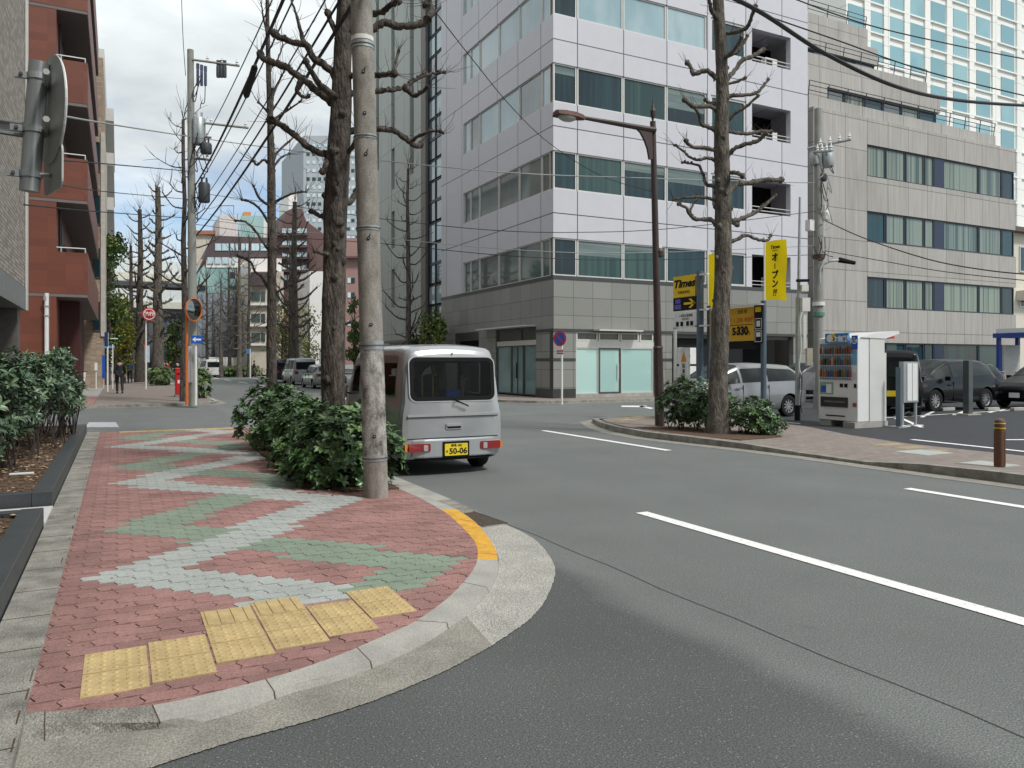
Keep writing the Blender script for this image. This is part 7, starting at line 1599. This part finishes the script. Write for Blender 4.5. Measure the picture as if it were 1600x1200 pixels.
# scooter half hidden by the planter shrubs
x, y = G(124, 608, .1); scr = thing('scooter', 'white parked scooter half hidden behind the planter shrubs before the red building', 'scooter', (x, y, .1), R(200))
b = MB(); b.rbox(-.17, .17, -.75, -.1, .45, .72, .08, WHP); b.rbox(-.14, .14, -.1, .35, .25, .33, .05, WHP); b.build('body', scr, bevel=.03)
b = MB(); b.add([(-.2, .32, .3), (.2, .32, .3), (.22, .42, .95), (-.22, .42, .95), (-.1, .52, .3), (.1, .52, .3), (.1, .5, .95), (-.1, .5, .95)], [(0, 1, 2, 3), (4, 7, 6, 5), (0, 4, 5, 1), (1, 5, 6, 2), (2, 6, 7, 3), (3, 7, 4, 0)], WHP); b.build('front_shield', scr, bevel=.02)
b = MB(); b.rbox(-.14, .14, -.72, -.12, .72, .80, .06, TRIM); b.build('seat', scr); b = MB(); b.tube([(-.32, .38, 1.02), (0, .42, 1.0), (.32, .38, 1.02)], .018, TRIM, 6); b.tube([(0, .42, 1.0), (0, .6, .3)], .02, TRIM, 6); b.build('handlebar', scr)
for yy in (-.6, .62):
    M = Matrix.Translation((0, yy, .24)) @ Matrix.Rotation(R(90), 4, 'Y'); b = MB(); b.lathe([(.14, -.05), (.24, -.04), (.24, .04), (.14, .05)], RUB, 20, M, False); b.lathe([(0, 0), (.15, .0)], RIM, 16, M, False); b.build('wheel', scr)
# ---------------------------------------------------------------- overhead cables
def wire(lab, pts, r, m=CABLE):
    P3 = [DP(*p) for p in pts]; b = MB(); b.tube(curve(P3, 10), r, m, 6); o = b.build('overhead_cable', None, True, loc=P3[0]); tag(o, lab, 'cable', 'overhead cables'); return o
wire('thick black cable sweeping across the white tower at the upper right', [(1110, -20, 9), (1190, 20, 9.6), (1290, 84, 10.5), (1400, 135, 11.5), (1500, 157, 13), (1620, 166, 15)], .028)
wire('thin black cable above the thick one, entering from the top centre right', [(1225, -8, 14), (1350, 37, 15), (1480, 68, 16), (1620, 96, 17)], .012)
wire('thin black cable running just below and beside the thick one on the right', [(1190, 22, 14), (1300, 60, 15), (1450, 112, 16), (1620, 154, 17)], .013)
wire('pale cable from the back of the round sign to the far pole', [(85, 179, 12), (190, 197, 18), (300, 214, 28)], .02, CABG)
wire('pale cable from the far pole across the silver building at lamp height', [(300, 214, 28), (430, 232, 22), (587, 250, 18), (800, 270, 17), (1000, 278, 19), (1275, 286, 25)], .014, CABG)
wire('second cable from the left edge just above the red balcony rail', [(90, 250, 13), (200, 259, 19), (300, 268, 28)], .015)
wire('low dark cable crossing the red balconies to the far pole', [(38, 320, 12), (170, 332, 20), (300, 341, 30)], .014)
wire('lower twin dark cable crossing the red balconies', [(90, 288, 12), (170, 300, 20), (300, 312, 30)], .012)
wire('cable from far pole sagging behind the big ginkgo to the silver building', [(300, 300, 29), (430, 318, 26), (590, 341, 22), (760, 359, 20), (900, 363, 20), (1060, 356, 21), (1275, 330, 25)], .011)
wire('upper of two nearly level cables along the first window row', [(303, 340, 29), (450, 360, 26), (590, 371, 22), (800, 390, 20), (1000, 395, 21), (1275, 384, 25)], .011, CABG)
wire('lower of two nearly level cables along the first window row', [(303, 350, 29), (450, 370, 26), (590, 380, 22), (800, 400, 20), (1000, 406, 21), (1275, 398, 25)], .011)
wire('cable dropping from the right pole down to the right edge', [(1290, 345, 24.5), (1350, 372, 22), (1450, 405, 19), (1540, 422, 18), (1620, 430, 17)], .016)
wire('lowest cable from the right pole towards the right edge', [(1290, 392, 24.5), (1380, 408, 22), (1480, 425, 20), (1620, 440, 17)], .012)
wire('fine diagonal wire from the top of the big ginkgo down to the brown lamp', [(683, 22, 12), (740, 95, 13), (800, 168, 15), (860, 225, 17), (940, 275, 18.2), (1022, 300, 18.3)], .008)
for i, (a_, c_, r_, q) in enumerate((((305, 290, 30), (437, 0, 12), .028, 'leftmost'), ((303, 300, 30), (452, 0, 12), .014, 'second'), ((303, 372, 30), (545, 0, 9.5), .026, 'fifth'), ((305, 240, 30), (420, 0, 13), .012, 'thin outer'), ((304, 330, 30), (500, 0, 10.5), .012, 'fourth'), ((303, 352, 30), (522, 0, 10), .018, 'right middle'))):
    A_, B_ = Vector(DP(*a_)), Vector(DP(*c_)); E_ = A_ + (B_ - A_) * 1.18; b = MB(); pts = [A_.lerp(E_, k / 10) - Vector((0, 0, .5 * 4 * (k / 10) * (1 - k / 10) * .5)) for k in range(11)]; b.tube(pts, r_, CABLE, 6)
    o = b.build('overhead_cable', None, True, loc=tuple(A_)); tag(o, '%s cable of the bundle climbing from far pole to near pole top' % q, 'cable', 'overhead cables')
b = MB(); A_, B_ = Vector(DP(384, 152, 14.5)), Vector(DP(399, 102, 13.6)); b.tube([A_, A_.lerp(B_, .08), A_.lerp(B_, .92), B_], [.03, .06, .06, .03], CABLE, 10); tag(b.build('splice_closure', None, True, loc=tuple(A_)), 'black tubular splice hanging on the cables left of the big ginkgo', 'cable splice')
b = MB(); A_ = Vector(DP(283, 0, 33)); b.tube(curve([DP(290, 118, 33), DP(286, 60, 33), DP(283, -20, 33)], 5), .015, TWIG, 5); tag(b.build('upright_shoot', None, True, loc=DP(290, 118, 33)), 'thin upright branch shoot rising above the far utility pole', 'rod')  # bare upright branch shoot in twig bark
# ---------------------------------------------------------------- people
SKIN = mat('skin', (.42, .26, .19), .6, var=.05); HAIR = mat('dark_hair', (.012, .010, .009), .6)
def skin_mesh(par, name, verts, edges, rad, m, root=0, lv=1):
    me = bpy.data.meshes.new(name); me.from_pydata(verts, edges, []); o = bpy.data.objects.new(name, me); C.objects.link(o)
    md = o.modifiers.new('s', 'SKIN'); md.use_smooth_shade = True
    for i, r in enumerate(rad): me.skin_vertices[0].data[i].radius = (r, r) if isinstance(r, (int, float)) else r
    me.skin_vertices[0].data[root].use_root = True
    sb = o.modifiers.new('u', 'SUBSURF'); sb.levels = lv; sb.render_levels = lv
    nm = bpy.data.meshes.new_from_object(o.evaluated_get(bpy.context.evaluated_depsgraph_get())); bpy.data.objects.remove(o)
    nm.materials.clear(); nm.materials.append(m); q = bpy.data.objects.new(name, nm); C.objects.link(q); q.parent = par
    for p in nm.polygons: p.use_smooth = True
    return q
def person(label, x, y, z, h, rz, top, bottom, stride=.2, bag=None, hair=HAIR, arms=.05, shoe=SBLK):
    """faces +y locally; a walking figure"""
    k = h / 1.75; root = thing('person', label, 'person', (x, y, z), rz)
    s = stride
    V = [(0, 0, .98), (0, 0, 1.2), (0, -.01, 1.42), (0, 0, 1.53), (-.09, 0, .93), (-.10, s * .5, .52), (-.10, s * .35 - .02, .09), (-.10, s * .35 + .12, .035), (.09, 0, .93), (.10, -s * .2, .52), (.10, -s * .9, .12), (.10, -s * .9 + .12, .05),
         (-.18, 0, 1.41), (-.24, -s * .3, 1.15), (-.25, -s * .1 + .03, .90), (.18, 0, 1.41), (.24, s * .2, 1.15), (.25, s * .6, .92), (0, .01, 1.60), (0, .01, 1.70)]
    E_ = [(0, 1), (1, 2), (2, 3), (0, 4), (4, 5), (5, 6), (6, 7), (0, 8), (8, 9), (9, 10), (10, 11), (2, 12), (12, 13), (13, 14), (2, 15), (15, 16), (16, 17), (3, 18), (18, 19)]
    RR = [(.135, .11), (.13, .105), (.13, .10), .05, .085, .058, .04, .035, .085, .058, .04, .035, .055, .042, .028, .055, .042, .028, .075, .07]
    sc = lambda L_: [tuple(c * k for c in v) for v in L_]
    skin_mesh(root, 'body', sc(V), E_, [tuple(a * k for a in r) if isinstance(r, tuple) else r * k for r in RR], SKIN)
    # trousers, jacket, shoes, hair follow the same skeleton a little larger
    tv = [0, 4, 5, 6, 8, 9, 10]; V2 = sc([(V[i][0], V[i][1], V[i][2]) for i in tv]); skin_mesh(root, 'trousers', V2, [(0, 1), (1, 2), (2, 3), (0, 4), (4, 5), (5, 6)], [.125 * k, .095 * k, .075 * k, .06 * k, .095 * k, .075 * k, .06 * k], bottom)
    jv = [1, 0, 2, 12, 13, 14, 15, 16, 17]; V3 = [V[1], (0, 0, .90), (0, -.01, 1.44), V[12], V[13], (V[14][0], V[14][1], .95), V[15], V[16], (V[17][0], V[17][1], .96)]
    skin_mesh(root, 'jacket', sc(V3), [(1, 0), (0, 2), (2, 3), (3, 4), (4, 5), (2, 6), (6, 7), (7, 8)], [(.165 * k, .125 * k), (.175 * k, .135 * k), (.12 * k, .09 * k), .075 * k, .06 * k, .045 * k, .075 * k, .06 * k, .045 * k], top)
    for a_, c_ in ((6, 7), (10, 11)):
        b = MB(); p, q = Vector(V[a_]) * k, Vector(V[c_]) * k; b.tube([(p.x, p.y - .05, p.z - .04), (p.x, p.y + .05, p.z - .045), (q.x, q.y + .03, max(q.z - .01, .03))], [.045, .05, .03], shoe, 8); b.build('shoe', root)
    b = MB(); b.lathe([(0, -.05), (.085, -.02), (.098, .05), (.085, .12), (.04, .155), (0, .16)], hair, 14, Matrix.Translation((0, -.018 * k, 1.60 * k)) @ Matrix.Scale(k, 4)); b.build('hair', root, smooth=60)
    b = MB(); b.tube([(0, .08 * k, 1.63 * k), (0, .115 * k, 1.60 * k)], [.012, .016], SKIN, 5)
    for e in (-1, 1): b.tube([(e * .035 * k, .085 * k, 1.65 * k), (e * .035 * k, .092 * k, 1.65 * k)], .009, SBLK, 5); b.tube([(e * .085 * k, 0, 1.62 * k), (e * .1 * k, -.01, 1.62 * k)], [.02, .015], SKIN, 5)
    b.build('face', root)
    for e, i in ((-1, 14), (1, 17)):         # hands: palm, thumb and four separate curled fingers
        p = Vector(V[i]) * k; b = MB(); b.tube([p + Vector((0, 0, .02)), p + Vector((0, .01, -.05)), p + Vector((0, .012, -.085))], [.022, .034, .03], SKIN, 8)
        for f in range(4): o_ = Vector((0, -.028 + .019 * f, -.085)); b.tube([p + o_, p + o_ + Vector((-e * .006, 0, -.04)), p + o_ + Vector((-e * .02, 0, -.07 + .006 * abs(f - 1)))], [.0095, .0085, .006], SKIN, 5)
        b.tube([p + Vector((-e * .015, .03, -.03)), p + Vector((-e * .02, .05, -.06)), p + Vector((-e * .02, .05, -.085))], [.012, .010, .007], SKIN, 5); b.build('hand', root)
    if bag: 
        b = MB(); b.rbox(-.16, .16, -.30, -.15, 1.02 * k, 1.42 * k, .05, bag); b.build('backpack', root, bevel=.02)
    return root
NAVYC = mat('dark_suit', (.010, .012, .018), .8); GREYT = mat('dark_trousers', (.014, .014, .018), .8); REDC = mat('red_coat', (.5, .03, .04), .7); BLUC = mat('blue_clothes', (.05, .14, .35), .8); BLKC = mat('black_coat', (.01, .01, .011), .8)
p_ = DP(187, 611, 37.5); person('person in a dark jacket and dark trousers walking away along the left pavement', p_[0], p_[1], .1, 1.74, R(4), NAVYC, GREYT, .34)
p_ = DP(260, 580, 62); person('person in a red top and blue trousers near the thick ginkgos', p_[0], p_[1], .1, 1.7, R(200), REDC, BLUC, .15)
p_ = DP(256, 582, 60); person('person in dark clothes just left of the red-topped one', p_[0], p_[1], .1, 1.72, R(170), BLKC, GREYT, .1)
p_ = DP(277, 590, 52); person('person in black standing just behind the red post box', p_[0], p_[1], .1, 1.7, R(30), BLKC, GREYT, .05)
p_ = DP(203, 585, 58); person('small far person in dark clothes right of the walking man', p_[0], p_[1], .1, 1.68, R(10), BLUC, GREYT, .2)
p_ = DP(397, 590, 80); person('far person in black beyond the hedge by the blue sign', p_[0], p_[1], .1, 1.75, R(90), BLKC, BLKC, .1)
